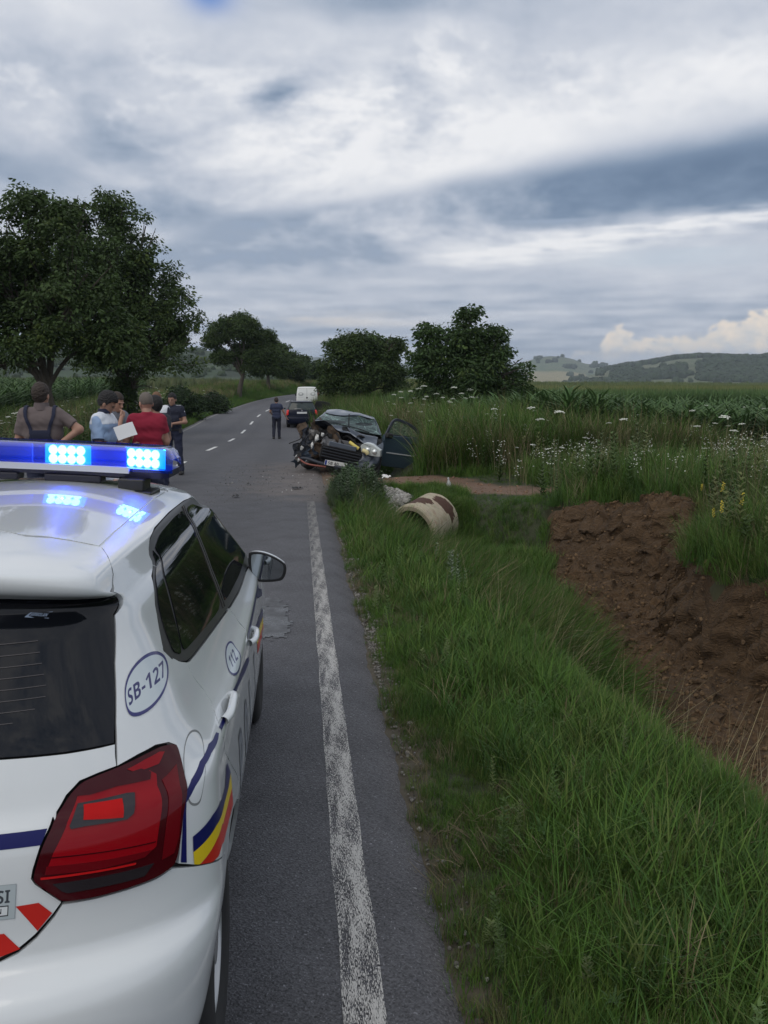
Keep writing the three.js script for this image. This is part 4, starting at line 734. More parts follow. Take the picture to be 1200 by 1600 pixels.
// ------------------------------------------------------------------ panels cut out of a body surface
// poly: [u, v] points; the panel lies `off` outside the surface and is `thick` deep, its edge pulled in by `inset` metres
function panel(surf, poly, { off = 0, thick = 0.012, inset = 0.002, du = 0.025, dv = 0.02, side = 1, both = false, uvScale = 1, top = 9 } = {}) {
  let P = poly.map((p) => [...p]);
  if (THREE.ShapeUtils.area(P.map((p) => new THREE.Vector2(p[0], p[1]))) < 0) P.reverse();
  // subdivide long edges so that they follow the surface
  const Q = []; for (let i = 0; i < P.length; i++) { const a = P[i], b = P[(i + 1) % P.length], n = Math.max(1, Math.ceil(Math.max(Math.abs(b[0] - a[0]) / (du * 1.5), Math.abs(b[1] - a[1]) / (dv * 1.5)))); for (let k = 0; k < n; k++) Q.push([lerp(a[0], b[0], k / n), lerp(a[1], b[1], k / n)]); }
  P = Q;
  if (inset) {
    P = P.map((p, i) => {
      const a = P[(i + P.length - 1) % P.length], b = P[(i + 1) % P.length];
      if (both && (p[0] < 1e-4 || p[1] > top - 1e-4)) return p;
      const o = surf(p[0], p[1]), e = 1e-3, m = (q) => Math.hypot(q[0] - o[0], q[1] - o[1], q[2] - o[2]) / e, mu = Math.max(0.05, m(surf(p[0] + e, p[1]))), mv = Math.max(0.1, m(surf(p[0], p[1] + e)));
      const t = [(b[0] - a[0]) * mu, (b[1] - a[1]) * mv], l = Math.hypot(...t) || 1;
      return [p[0] - t[1] / l * inset / mu, p[1] + t[0] / l * inset / mv];
    });
  }
  const pos = [], nor = [], uv = [], idx = [], id = new Map();
  const put = (u, v, o, sgn) => { const a = surf(u, v, o), b = surf(u, v, o + 0.01); pos.push(a[0] * sgn, a[1], a[2]); nor.push((b[0] - a[0]) * 100 * sgn, (b[1] - a[1]) * 100, (b[2] - a[2]) * 100); uv.push(u * uvScale * sgn, v * uvScale); return pos.length / 3 - 1; };
  const tri = (a, b, c, sgn) => (sgn > 0 ? idx.push(a, b, c) : idx.push(a, c, b));
  for (const sgn of both ? [1, -1] : [side]) {
    id.clear();
    const V = (u, v) => { const k = Math.round(u * 1e4) + '_' + Math.round(v * 1e4); if (!id.has(k)) id.set(k, put(u, v, off, sgn)); return id.get(k); };
    const us = P.map((p) => p[0]), vs = P.map((p) => p[1]), u0 = Math.floor(Math.min(...us) / du), u1 = Math.ceil(Math.max(...us) / du), v0 = Math.floor(Math.min(...vs) / dv), v1 = Math.ceil(Math.max(...vs) / dv);
    for (let i = u0; i < u1; i++) {
      let col = clipHalf(clipHalf(P, 0, i * du, 1), 0, (i + 1) * du, -1); if (col.length < 3) continue;
      for (let j = v0; j < v1; j++) {
        const c = clipHalf(clipHalf(col, 1, j * dv, 1), 1, (j + 1) * dv, -1).filter((p, k, l) => { const q = l[(k + 1) % l.length]; return Math.abs(p[0] - q[0]) + Math.abs(p[1] - q[1]) > 2e-5; });
        if (c.length < 3 || Math.abs(THREE.ShapeUtils.area(c.map((p) => new THREE.Vector2(p[0], p[1])))) < 1e-8) continue;
        if (c.length === 4) { const k = c.map((p) => V(p[0], p[1])); tri(k[0], k[1], k[2], sgn); tri(k[0], k[2], k[3], sgn); continue; }
        const k = c.map((p) => V(p[0], p[1])); for (const [a, b, d] of THREE.ShapeUtils.triangulateShape(c.map((p) => new THREE.Vector2(p[0], p[1])), [])) tri(k[a], k[b], k[d], sgn);
      }
    }
    if (thick) for (let i = 0; i < P.length; i++) {                     // edge turned inwards
      const p = P[i], q = P[(i + 1) % P.length]; if (both && ((p[0] < 1e-4 && q[0] < 1e-4) || (p[1] > top - 1e-4 && q[1] > top - 1e-4))) continue;
      const a = put(p[0], p[1], off, sgn), b = put(q[0], q[1], off, sgn), c = put(p[0], p[1], off - thick, sgn), d = put(q[0], q[1], off - thick, sgn);
      const A = new THREE.Vector3(pos[b * 3] - pos[a * 3], pos[b * 3 + 1] - pos[a * 3 + 1], pos[b * 3 + 2] - pos[a * 3 + 2]), B = new THREE.Vector3(pos[c * 3] - pos[a * 3], pos[c * 3 + 1] - pos[a * 3 + 1], pos[c * 3 + 2] - pos[a * 3 + 2]), n = B.cross(A).normalize().multiplyScalar(sgn);
      for (const k of [a, b, c, d]) { nor[k * 3] = n.x; nor[k * 3 + 1] = n.y; nor[k * 3 + 2] = n.z; }
      tri(a, c, b, sgn); tri(b, c, d, sgn);
    }
  }
  const g = new THREE.BufferGeometry();
  g.setAttribute('position', new THREE.Float32BufferAttribute(pos, 3)); g.setAttribute('normal', new THREE.Float32BufferAttribute(nor, 3)); g.setAttribute('uv', new THREE.Float32BufferAttribute(uv, 2)); g.setIndex(idx);
  return g;
}
const rounded = (P, it = 2, k = 0.22) => { for (let n = 0; n < it; n++) P = P.flatMap((a, i) => { const b = P[(i + 1) % P.length]; return [[lerp(a[0], b[0], k), lerp(a[1], b[1], k)], [lerp(a[0], b[0], 1 - k), lerp(a[1], b[1], 1 - k)]]; }); return P; };
function clipHalf(P, ax, lim, dir) {
  const out = [];
  for (let i = 0; i < P.length; i++) {
    const a = P[i], b = P[(i + 1) % P.length], ia = (a[ax] - lim) * dir >= 0, ib = (b[ax] - lim) * dir >= 0;
    if (ia) out.push(a);
    if (ia !== ib) { const t = (lim - a[ax]) / (b[ax] - a[ax]), p = [lerp(a[0], b[0], t), lerp(a[1], b[1], t)]; p[ax] = lim; out.push(p); }
  }
  return out;
}
// printed film on the body: 3 x 3 [u, v] points, rows from bottom to top
function film(surf, P, off = 0.0012, n = 14, side = 1) {
  const pos = [], uv = [], idx = [], b = (t) => [(1 - t) * (1 - 2 * t), 4 * t * (1 - t), t * (2 * t - 1)];
  for (let j = 0; j <= n; j++) for (let i = 0; i <= n; i++) { const a = b(i / n), c = b(j / n); let u = 0, v = 0; for (let y = 0; y < 3; y++) for (let x = 0; x < 3; x++) { u += a[x] * c[y] * P[y * 3 + x][0]; v += a[x] * c[y] * P[y * 3 + x][1]; } const p = surf(u, v, off); pos.push(p[0] * side, p[1], p[2]); uv.push(i / n, j / n); }
  for (let j = 0; j < n; j++) for (let i = 0; i < n; i++) { const k = j * (n + 1) + i; idx.push(k, k + 1, k + n + 1, k + 1, k + n + 2, k + n + 1); }
  return G(pos, idx, uv);
}
function canvasTex(w, h, draw) { const c = document.createElement('canvas'); c.width = w; c.height = h; const x = c.getContext('2d'); draw(x, w, h); const t = new THREE.CanvasTexture(c); t.colorSpace = THREE.SRGBColorSpace; t.needsUpdate = true; return t; }
const printMat = (t, o = {}) => phys(0xffffff, 0.4, { map: t, transparent: true, alphaTest: 0.4, clearcoat: 0.5, clearcoatRoughness: 0.1, ...o });
function uAt(surf, s, v) { let a = 0, b = 3; for (let i = 0; i < 34; i++) { const m = (a + b) / 2; if (-surf(m, v)[2] < s) a = m; else b = m; } return (a + b) / 2; }
const sideP = (surf, list) => list.map(([s, v]) => [uAt(surf, s, v), v]);
// dark inner shell, left open over the wheels
function shell(surf, off, wheels, wr, v0 = 0.14, v1 = 1.56, y0 = 0.3) {
  const pos = [], idx = [], nu = 150, nv = 60, ok = [];
  for (let j = 0; j <= nv; j++) for (let i = 0; i <= nu; i++) { const u = lerp(-3, 3, i / nu), p = surf(u, lerp(v0, v1, j / nv), off); pos.push(...p); ok.push(!wheels.some((s) => Math.hypot(-p[2] - s, p[1] - y0) < wr)); }
  for (let j = 0; j < nv; j++) for (let i = 0; i < nu; i++) { const k = j * (nu + 1) + i, q = [k, k + 1, k + nu + 1, k + nu + 2]; if (q.every((a) => ok[a])) idx.push(k, k + nu + 1, k + 1, k + 1, k + nu + 1, k + nu + 2); }
  return G(pos, idx);
}
// tyre and rim; axle along x, outer face towards +x
function wheel(parent, x, y, z, r, w, o = {}) {
  const g = new THREE.Group(); g.name = 'wheel'; g.position.set(x, y, z); if (x < 0) g.rotation.y = Math.PI; parent.add(g);
  const prof = [[r * 0.62, -w / 2], [r * 0.8, -w / 2 - 0.008], [r * 0.94, -w / 2 + 0.004], [r, -w * 0.34], [r, w * 0.34], [r * 0.94, w / 2 - 0.004], [r * 0.8, w / 2 + 0.008], [r * 0.66, w / 2], [r * 0.62, w / 2 - 0.02]].map(([a, b]) => new THREE.Vector2(a, b));
  const ty = new THREE.LatheGeometry(prof, 40); ty.rotateZ(-Math.PI / 2); part('tyre', ty, o.tyre ?? tyreM, g);
  const list = [], ring = new THREE.LatheGeometry([[r * 0.63, w / 2 - 0.012], [r * 0.6, w / 2 - 0.02], [r * 0.57, w / 2 - 0.05], [r * 0.56, -w / 2 + 0.03]].map(([a, b]) => new THREE.Vector2(a, b)), 36); ring.rotateZ(-Math.PI / 2); list.push(ring);
  const n = o.spokes ?? 7;
  for (let i = 0; i < n; i++) { const s = new RoundedBoxGeometry(0.03, r * 0.56, 0.05, 1, 0.008); s.translate(w / 2 - 0.04, r * 0.3, 0); s.rotateX(i / n * Math.PI * 2); list.push(s); }
  const hub = new THREE.CylinderGeometry(r * 0.17, r * 0.2, 0.05, 20); hub.rotateZ(Math.PI / 2); hub.translate(w / 2 - 0.035, 0, 0); list.push(hub);
  part('rim', merge(list), o.rim ?? rimM, g);
  const disc = new THREE.CylinderGeometry(r * 0.5, r * 0.5, 0.03, 24); disc.rotateZ(Math.PI / 2); disc.translate(w / 2 - 0.09, 0, 0); part('brake_disc', disc, o.disc ?? discM, g);
  return g;
}
const tyreM = mat([0.022, 0.022, 0.023], 0.85), rimM = mat([0.42, 0.43, 0.44], 0.35, { metalness: 0.7 }), discM = mat([0.12, 0.11, 0.1], 0.6, { metalness: 0.6 });
const glassDark = phys([0.004, 0.005, 0.008], 0.03, { specularIntensity: 0.75 });
const blackPl = phys([0.014, 0.014, 0.015], 0.38), gapM = mat([0.006, 0.006, 0.006], 0.9);
// ================================================================== the patrol car
const CARX = -1.03, CARZ = -1.6;
const FLAP9 = [[0.6693, 0.9036], [0.7123, 0.8909], [0.7684, 0.8736], [0.719, 0.9669], [0.7567, 0.9552], [0.7992, 0.9408], [0.8238, 1.0162], [0.8941, 0.9996], [0.9818, 0.9787]];
const STRIPEQ = [[0.648, 0.785], [0.668, 0.778], [0.677, 0.903], [0.719, 0.923], [0.806, 0.944], [0.9, 0.947], [1.016, 0.941], [1.03, 0.943], [1.025, 0.951], [0.936, 0.961], [0.797, 0.957], [0.713, 0.94], [0.669, 0.92], [0.664, 0.88]];
const whiteM_ = phys([0.66, 0.69, 0.7], 0.32, { clearcoat: 1, clearcoatRoughness: 0.025 });
const navyM = phys([0.008, 0.01, 0.1], 0.3, { specularIntensity: 0.55 }), yelM = phys([0.72, 0.53, 0.02], 0.3, { specularIntensity: 0.6 }), redM = phys([0.52, 0.022, 0.016], 0.3, { specularIntensity: 0.6 });
{
  const t = thing('patrol_car', 'white police hatchback with blue stripes and a lit blue light bar, parked nearest the camera', 'police car', [CARX, 0.015, CARZ]);
  const S = POLO, sp = (l) => sideP(S, l);
  part('body_shell', shell(S, -0.014, [0.72, 3.17], 0.4), gapM, t);
  const arch = (sc, r, a0, a1, n = 12) => Array.from({ length: n + 1 }, (_, i) => { const a = lerp(a0, a1, i / n) * Math.PI / 180; return [sc - r * Math.cos(a), 0.3 + r * Math.sin(a)]; });
  const seamU = [[0.546, 1.013], [0.565, 1.056], [0.58, 1.093], [0.639, 1.202], [0.711, 1.296], [0.93, 1.345], [1.025, 1.356], [1.066, 1.371], [1.099, 1.399], [1.133, 1.42]];
  const lampU = [[0.546, 1.013], [0.606, 1.019], [0.669, 1.022], [0.718, 1.016], [0.741, 1.007], [0.716, 0.976], [0.69, 0.945], [0.664, 0.895], [0.65, 0.841], [0.636, 0.802], [0.622, 0.787], [0.579, 0.779], [0.511, 0.778], [0.455, 0.778], [0.404, 0.782], [0.388, 0.801], [0.366, 0.827], [0.361, 0.839], [0.364, 0.857], [0.377, 0.906], [0.399, 0.949], [0.433, 0.984], [0.465, 1.003], [0.503, 1.009]];
  const lampLeft = [[0.404, 0.782], [0.388, 0.801], [0.366, 0.827], [0.361, 0.839], [0.364, 0.857], [0.377, 0.906], [0.399, 0.949], [0.433, 0.984], [0.465, 1.003], [0.503, 1.009], [0.546, 1.013]];
  const hatchLow = [[0, 0.69], [0.31, 0.696], [0.335, 0.707], [0.362, 0.73], [0.39, 0.762]];
  const glassLow = [[0.561, 1.054], [0.458, 1.057], [0.343, 1.064], [0.17, 1.07], [0, 1.073]];
  // tailgate with its parts
  const gate = part('tailgate', panel(S, [...hatchLow, ...lampLeft, ...glassLow], { both: true }), whiteM_, t);
  const rg = part('rear_window', panel(S, [...glassLow.slice().reverse(), [0.58, 1.093], [0.639, 1.202], [0.711, 1.296], [0.86, 1.341], [0.6, 1.344], [0, 1.345]], { both: true, inset: 0.003, off: -0.001 }), glassDark, t);
  const heat = []; for (let i = 0; i < 9; i++) { const v = 1.105 + i * 0.0205, e = lerp(0.42, 0.45, sstep(0, 3, i)) - (i < 4 ? (4 - i) * (4 - i) * 0.006 : 0); heat.push(panel(S, [[0, v], [e, v], [e, v + 0.0016], [0, v + 0.0016]], { both: true, inset: 0, thick: 0, off: 0.0006 })); }
  part('heater_line', merge(heat), mat([0.05, 0.045, 0.048], 0.5), rg).userData.kind = 'stuff';
  part('tint_label', film(S, [[0.4568, 1.3359], [0.4883, 1.3331], [0.5219, 1.3298], [0.4646, 1.344], [0.4958, 1.3414], [0.5296, 1.3384], [0.4933, 1.3576], [0.5228, 1.3544], [0.5495, 1.3497]].map(([u, v]) => [u * 0.93, v - 0.022]), 0.0008), printMat(canvasTex(256, 80, (x) => {
    x.fillStyle = '#8fa0b8'; x.beginPath(); x.moveTo(2, 74); x.quadraticCurveTo(26, 44, 44, 6); x.lineTo(56, 22); x.quadraticCurveTo(40, 40, 46, 58); x.lineTo(106, 74); x.closePath(); x.fill(); x.fillStyle = '#10142a'; x.beginPath(); x.ellipse(54, 50, 14, 12, 0, 0, 7); x.fill();
    x.fillStyle = '#8fa0b8'; x.font = 'bold 34px sans-serif'; x.fillText('ARMOLAN', 52, 56, 196); x.font = 'bold 15px sans-serif'; x.fillText('WINDOW', 176, 22); x.fillText('FILMS', 204, 76);
  })), rg);
  part('spoiler', panel(S, [[0, 1.347], [0.6, 1.347], [0.93, 1.347], [1.025, 1.358], [1.066, 1.371], [1.099, 1.399], [1.133, 1.42], [1.093, 1.45], [1.056, 1.471], [0.93, 1.51], [0.9, 1.56], [0.45, 1.56], [0, 1.56]], { both: true, dv: 0.006, du: 0.04, top: 1.56 }), whiteM_, t);
  const gs = part('stripe', panel(S, [[0, 0.904], [0.316, 0.904], [0.375, 0.902], [0.386, 0.931], [0.317, 0.933], [0, 0.934]], { both: true, inset: 0, thick: 0, off: 0.0009 }), navyM, gate);
  for (const p of [[[0.336, 0.789], [0.369, 0.789], [0.388, 0.765], [0.365, 0.737]], [[0.27, 0.742], [0.317, 0.742], [0.339, 0.709], [0.31, 0.699], [0.28, 0.7]], [[0.19, 0.742], [0.24, 0.742], [0.26, 0.7], [0.21, 0.7]], [[0.11, 0.742], [0.16, 0.742], [0.18, 0.7], [0.13, 0.7]]]) for (const side of [1, -1]) part('reflective_patch', panel(S, p, { side, inset: 0, thick: 0, off: 0.001 }), redM, gate);
  part('model_badge', film(S, [[0.2988, 0.7704], [0.3167, 0.7687], [0.3348, 0.7669], [0.3004, 0.803], [0.3182, 0.8013], [0.3363, 0.7995], [0.3015, 0.8376], [0.3194, 0.8359], [0.3375, 0.834]].map(([u, v]) => [0.318 + (u - 0.318) * 1.9 - 0.0165, v]), 0.0012), printMat(canvasTex(256, 160, (x) => {
    x.fillStyle = '#aeb8bb'; x.fillRect(0, 0, 256, 160); x.strokeStyle = '#8a9498'; x.lineWidth = 2; x.strokeRect(1, 1, 254, 158); x.fillStyle = '#3a3f45'; x.font = 'bold 82px sans-serif'; x.fillText('TSI', 108, 84, 126); x.fillStyle = '#d5dadb'; x.fillRect(36, 98, 182, 44); x.strokeStyle = '#2b2f33'; x.lineWidth = 5; x.strokeRect(36, 98, 182, 44); x.fillStyle = '#1b1e22'; x.font = 'bold 34px sans-serif'; x.fillText('MOTION', 46, 132, 144);
  })), gate);
  const pl = part('licence_plate', panel(S, [[0, 0.77], [0.185, 0.77], [0.185, 0.865], [0, 0.865]], { both: true, off: 0.004, inset: 0 }), mat([0.7, 0.7, 0.68], 0.5), gate);
  // tail lamps, both sides
  const redLens = phys([0.26, 0.003, 0.008], 0.06, { specularIntensity: 0.5 }), redDark = phys([0.05, 0.002, 0.005], 0.06, { specularIntensity: 0.6 }), redMid = phys([0.13, 0.003, 0.007], 0.06, { specularIntensity: 0.5 }), redHot = phys([0.5, 0.006, 0.008], 0.2), smoke = phys([0.02, 0.016, 0.02], 0.1);
  const rib = dataTex(64, (u, v) => (Math.abs((u * 16) % 1 - 0.5) < 0.12 || Math.abs((v * 16) % 1 - 0.5) < 0.12 ? 0.2 : 0.8), false);
  for (const side of [1, -1]) {
    const lp = part('tail_light', panel(S, rounded(lampU, 2, 0.2), { side, off: 0.008, thick: 0.03, inset: 0.003, du: 0.012, dv: 0.01 }), redDark, t);
    const L = (name, poly, off, m, thick = 0.006) => part(name, panel(S, poly, { side, off, thick, inset: 0.0004, du: 0.012, dv: 0.01 }), m, lp);
    L('lens', [[0.448, 0.979], [0.499, 0.99], [0.608, 0.989], [0.619, 0.979], [0.605, 0.958], [0.578, 0.845], [0.551, 0.831], [0.465, 0.834], [0.38, 0.845], [0.394, 0.886], [0.417, 0.935]], 0.0095, redLens);
    L('lens', [[0.38, 0.845], [0.465, 0.834], [0.551, 0.831], [0.57, 0.842], [0.47, 0.851], [0.383, 0.862]], 0.0102, redMid);
    L('lens', [[0.388, 0.876], [0.47, 0.866], [0.576, 0.854], [0.577, 0.857], [0.47, 0.869], [0.388, 0.879]], 0.0105, redDark, 0.002);
    L('lens', [[0.449, 0.98], [0.492, 0.997], [0.59, 0.997], [0.609, 0.986], [0.597, 0.974], [0.523, 0.98], [0.469, 0.977]], 0.0112, redDark);
    L('lens', [[0.559, 1.003], [0.61, 1.009], [0.66, 1.012], [0.676, 1.008], [0.64, 0.993], [0.574, 0.993]], 0.0105, redLens);
    L('lens', [[0.624, 0.966], [0.69, 0.98], [0.659, 0.94], [0.639, 0.844], [0.623, 0.815], [0.59, 0.812]], 0.0098, redMid);
    L('reflector_bar', [[0.374, 0.8415], [0.532, 0.8265], [0.531, 0.8225], [0.374, 0.837]], 0.0116, redHot, 0.003);
    L('lamp_bezel', [[0.444, 0.967], [0.534, 0.964], [0.55, 0.96], [0.531, 0.923], [0.517, 0.916], [0.444, 0.922], [0.421, 0.922], [0.419, 0.928]], 0.0125, smoke);
    L('reflector', [[0.452, 0.962], [0.52, 0.955], [0.51, 0.921], [0.442, 0.933]], 0.0145, phys([0.45, 0.004, 0.004], 0.18, { bumpMap: rib, bumpScale: 0.004, specularIntensity: 0.35 }));
    L('reversing_lens', [[0.391, 0.824], [0.513, 0.815], [0.571, 0.812], [0.549, 0.793], [0.512, 0.794], [0.412, 0.8], [0.404, 0.806]], 0.0102, smoke);
  }
  // rear bumper
  const bumpTop = [[0, 0.683], [0.31, 0.69], [0.335, 0.701], [0.362, 0.724], [0.39, 0.757], [0.404, 0.778], [0.455, 0.775], [0.511, 0.775], [0.579, 0.776], [0.622, 0.783], [0.7, 0.761]];
  const a1 = arch(0.72, 0.375, 28, 0, 8).filter(([s]) => s > 0.2), lowS = uAt(S, 0.345, 0.3);
  part('rear_bumper', panel(S, [[0, 0.2], ...[0.2, 0.4, 0.6].map((u) => [u, 0.2]), [uAt(S, 0.36, 0.21), 0.21], ...sp(arch(0.72, 0.375, -8, 76, 9)).slice(0).filter((p) => p[1] < 0.69), [uAt(S, 0.5, 0.69), 0.69], [uAt(S, 0.41, 0.722), 0.722], ...bumpTop.slice().reverse()], { both: true }), whiteM_, t);
  part('bumper_trim', panel(S, [[0, 0.15], [0.6, 0.15], [0.75, 0.17], [0.74, 0.196], [0, 0.196]], { both: true, off: -0.006 }), blackPl, t);
  // sides
  const winTop = [[0.62, 1.171], [0.684, 1.214], [0.749, 1.255], [0.874, 1.317], [1.028, 1.366], [1.105, 1.381], [1.24, 1.391], [1.575, 1.395], [1.966, 1.393], [2.2, 1.384], [2.36, 1.345], [2.5, 1.265], [2.68, 1.13], [2.86, 1.01], [2.87, 0.985]];
  const winLow = [[2.7, 0.982], [2.454, 0.997], [2.2, 0.999], [2.0, 1.003], [1.73, 1.016], [1.64, 1.022], [0.889, 1.082], [0.777, 1.093], [0.711, 1.113], [0.647, 1.142]];
  const rearSeam = [[0.754, 1.097], [0.742, 1.06], [0.765, 1.016], [0.76, 0.985], [0.7, 0.957], [0.65, 0.925], [0.67, 0.87], [0.78, 0.79], [0.9, 0.72], [1.02, 0.6], [1.08, 0.45], [1.1, 0.3], [1.1, 0.235]];
  const frontSeam = [[1.625, 1.024], [1.645, 0.99], [1.645, 0.956], [1.605, 0.92], [1.595, 0.8], [1.61, 0.5], [1.63, 0.235]];
  for (const side of [1, -1]) {
    const W = { side }, lab = side > 0 ? '' : '';
    const quarter = part('rear_wing', panel(S, [...seamU, ...sp([[1.003, 1.427], [1.309, 1.431], [1.795, 1.434], [2.2, 1.43], [2.36, 1.4], [2.47, 1.345], [2.62, 1.25], [2.82, 1.11], [3.0, 0.995], [2.92, 0.96], [2.87, 0.983]]), ...sp(winTop).reverse(), ...sp([[0.647, 1.142], [0.711, 1.113], ...rearSeam.slice(0, 11)]), ...sp(arch(0.72, 0.375, 176, 70, 12)).filter((p) => p[1] > 0.3), [uAt(S, 0.5, 0.69), 0.69], [uAt(S, 0.41, 0.7225), 0.7225], [0.7, 0.7615], [0.64, 0.784], [0.652, 0.841], [0.667, 0.895], [0.692, 0.945], [0.718, 0.976], [0.744, 1.007], [0.72, 1.018], [0.669, 1.025], [0.606, 1.021]], W), whiteM_, t);
    const rd = part('rear_door', panel(S, sp([...winLow.slice(5, 8).reverse().map(([s, v]) => [s, v - 0.002]), ...frontSeam, [1.1, 0.235], ...rearSeam.slice().reverse().slice(1)]), W), whiteM_, t);
    const fd = part('front_door', panel(S, sp([[1.645, 1.019], [1.73, 1.013], [2.0, 1.0], [2.2, 0.996], [2.454, 0.994], [2.7, 0.979], [2.82, 0.93], [2.83, 0.8], [2.78, 0.5], [2.72, 0.235], [1.635, 0.235], [1.615, 0.5], [1.6, 0.8], [1.61, 0.92], [1.65, 0.956], [1.65, 0.99]]), W), whiteM_, t);
    part('sill', panel(S, sp([[1.08, 0.23], [2.75, 0.23], [2.75, 0.15], [1.08, 0.15]]), { side, off: -0.004 }), blackPl, t);
    part('front_wing', panel(S, sp([[2.835, 0.93], [2.9, 0.955], [3.1, 0.925], [3.3, 0.88], [3.42, 0.8], [3.45, 0.7], [3.5, 0.6], ...arch(3.17, 0.365, 120, 6, 12), [2.735, 0.235], [2.79, 0.5], [2.84, 0.8]]), W), whiteM_, t);
    // glass: black surround, then the panes a little proud of it
    const fr = part('window_surround', panel(S, rounded(sp([...winTop, ...winLow])), { side, off: -0.002, inset: 0.002, thick: 0.01 }), blackPl, t);
    const pane = (l, where) => part('side_window', panel(S, rounded(sp(l), 2, 0.15), { side, off: 0.0008, inset: 0.002, thick: 0.004 }), glassDark, where);
    pane([[0.69, 1.145], [0.72, 1.2], [0.775, 1.25], [0.89, 1.307], [1.03, 1.352], [1.08, 1.362], [0.96, 1.292], [0.886, 1.215], [0.795, 1.14], [0.745, 1.12]], fr);
    pane([[1.1, 1.362], [1.25, 1.376], [1.58, 1.38], [1.83, 1.378], [1.7, 1.281], [1.615, 1.157], [1.53, 1.053], [0.9, 1.106], [0.8, 1.115], [0.785, 1.13], [0.905, 1.212], [0.985, 1.292]], fr);
    pane([[1.905, 1.376], [2.1, 1.372], [2.26, 1.35], [2.36, 1.31], [2.5, 1.22], [2.68, 1.09], [2.76, 1.02], [2.5, 1.018], [2.2, 1.022], [1.75, 1.04], [1.62, 1.05], [1.69, 1.157], [1.775, 1.281]], fr);
    for (const l of [[[1.84, 1.385], [1.705, 1.281], [1.62, 1.157], [1.535, 1.047], [1.552, 1.045], [1.637, 1.157], [1.722, 1.281], [1.858, 1.385]], [[1.875, 1.385], [1.742, 1.281], [1.657, 1.157], [1.575, 1.043], [1.595, 1.042], [1.675, 1.157], [1.76, 1.281], [1.895, 1.385]]]) part('pillar_trim', panel(S, sp(l), { side, off: 0.003, inset: 0, thick: 0.006 }), blackPl, fr);
    // stripes
    const strip = (parent, m, poly) => part('stripe', panel(S, poly, { side, inset: 0, thick: 0, off: 0.0013, du: 0.02, dv: 0.012 }), m, parent);
    strip(quarter, navyM, STRIPEQ);
    strip(quarter, navyM, [[0.697, 0.823], [0.827, 0.83], [0.95, 0.823], [1.033, 0.808], [1.05, 0.838], [1.062, 0.836], [1.088, 0.784], [1.06, 0.777], [1.017, 0.786], [0.85, 0.797], [0.696, 0.79]]);
    strip(quarter, yelM, [[0.696, 0.79], [0.85, 0.796], [1.017, 0.785], [1.06, 0.776], [1.088, 0.783], [1.093, 0.742], [1.04, 0.752], [0.964, 0.768], [0.85, 0.767], [0.721, 0.757], [0.697, 0.765]]);
    strip(quarter, redM, [[0.723, 0.7565], [0.85, 0.7665], [0.964, 0.767], [1.04, 0.751], [1.093, 0.741], [1.097, 0.695], [1.03, 0.715], [0.941, 0.732], [0.87, 0.728], [0.8, 0.7365]]);
    const band = (parent, m, s0, s1, v0, v1) => strip(parent, m, sp([[s0, v0], ...[0.25, 0.5, 0.75].map((k) => [lerp(s0, s1, k), v0]), [s1, v0], [s1, v1], ...[0.75, 0.5, 0.25].map((k) => [lerp(s0, s1, k), v1]), [s0, v1]]));
    strip(rd, navyM, [[1.045, 0.947], [1.19, 0.929], [1.3, 0.9], [1.387, 0.867], [1.425, 0.842], [1.42, 0.824], [1.36, 0.846], [1.22, 0.904], [1.045, 0.937]]); band(fd, navyM, 1.625, 2.5, 0.9, 0.92);
    strip(fd, navyM, sp([[2.31, 0.91], [2.53, 0.889], [2.8, 0.82], [2.8, 0.79], [2.38, 0.875]]));
    for (const [m, a, b] of [[navyM, 0.78, 0.82], [yelM, 0.745, 0.78], [redM, 0.705, 0.745]]) strip(fd, m, sp([[2.12, a - 0.0], [2.45, a - 0.035], [2.77, a - 0.08], [2.77, b - 0.08], [2.45, b - 0.035], [2.12, b - 0.001]]));
    // handles
    for (const [d, s0, y] of [[rd, 0.735, 0.937], [fd, 1.68, 0.875]]) {
      const q = (s, v, o) => { const p = S(uAt(S, s, v), v, o); return [p[0] * side, p[1], p[2]]; };
      const cup = panel(S, sp(Array.from({ length: 18 }, (_, i) => [s0 + 0.1 + 0.062 * Math.cos(i / 18 * 6.283), y - 0.006 + 0.026 * Math.sin(i / 18 * 6.283)])), { side, off: 0.0012, thick: 0, inset: 0 });
      const h = part('handle', tube([q(s0 - 0.005, y, 0.002), q(s0 + 0.02, y, 0.016), q(s0 + 0.1, y + 0.002, 0.023), q(s0 + 0.17, y + 0.001, 0.017), q(s0 + 0.195, y, 0.002)], 0.0125, 10, 24), whiteM_, d);
      part('handle_recess', cup, phys([0.4, 0.42, 0.43], 0.4), d);
    }
    if (side > 0) {
      const F9 = FLAP9, bi = (x, y) => { const B = (q) => [(1 - q) * (1 - 2 * q), 4 * q * (1 - q), q * (2 * q - 1)], X = B((x + 1) / 2), Y = B((y + 1) / 2); let u = 0, v = 0; for (let j = 0; j < 3; j++) for (let i = 0; i < 3; i++) { u += X[i] * Y[j] * F9[j * 3 + i][0]; v += X[i] * Y[j] * F9[j * 3 + i][1]; } return [u, v]; };
      const ring = (r, k = 0.86) => Array.from({ length: 44 }, (_, i) => { const a = i / 44 * 6.2832, c = Math.cos(a), s = Math.sin(a); return bi(Math.sign(c) * Math.pow(Math.abs(c), k) * r, Math.sign(s) * Math.pow(Math.abs(s), k) * r); });
      part('fuel_flap', panel(S, ring(1), { off: 0.0008, thick: 0.002, inset: 0, du: 0.012, dv: 0.01 }), whiteM_, quarter);
      part('flap_gap', panel(S, ring(1.07), { off: 0.0004, thick: 0.0, inset: 0, du: 0.012, dv: 0.01 }), mat([0.2, 0.21, 0.21], 0.7), quarter);
    }
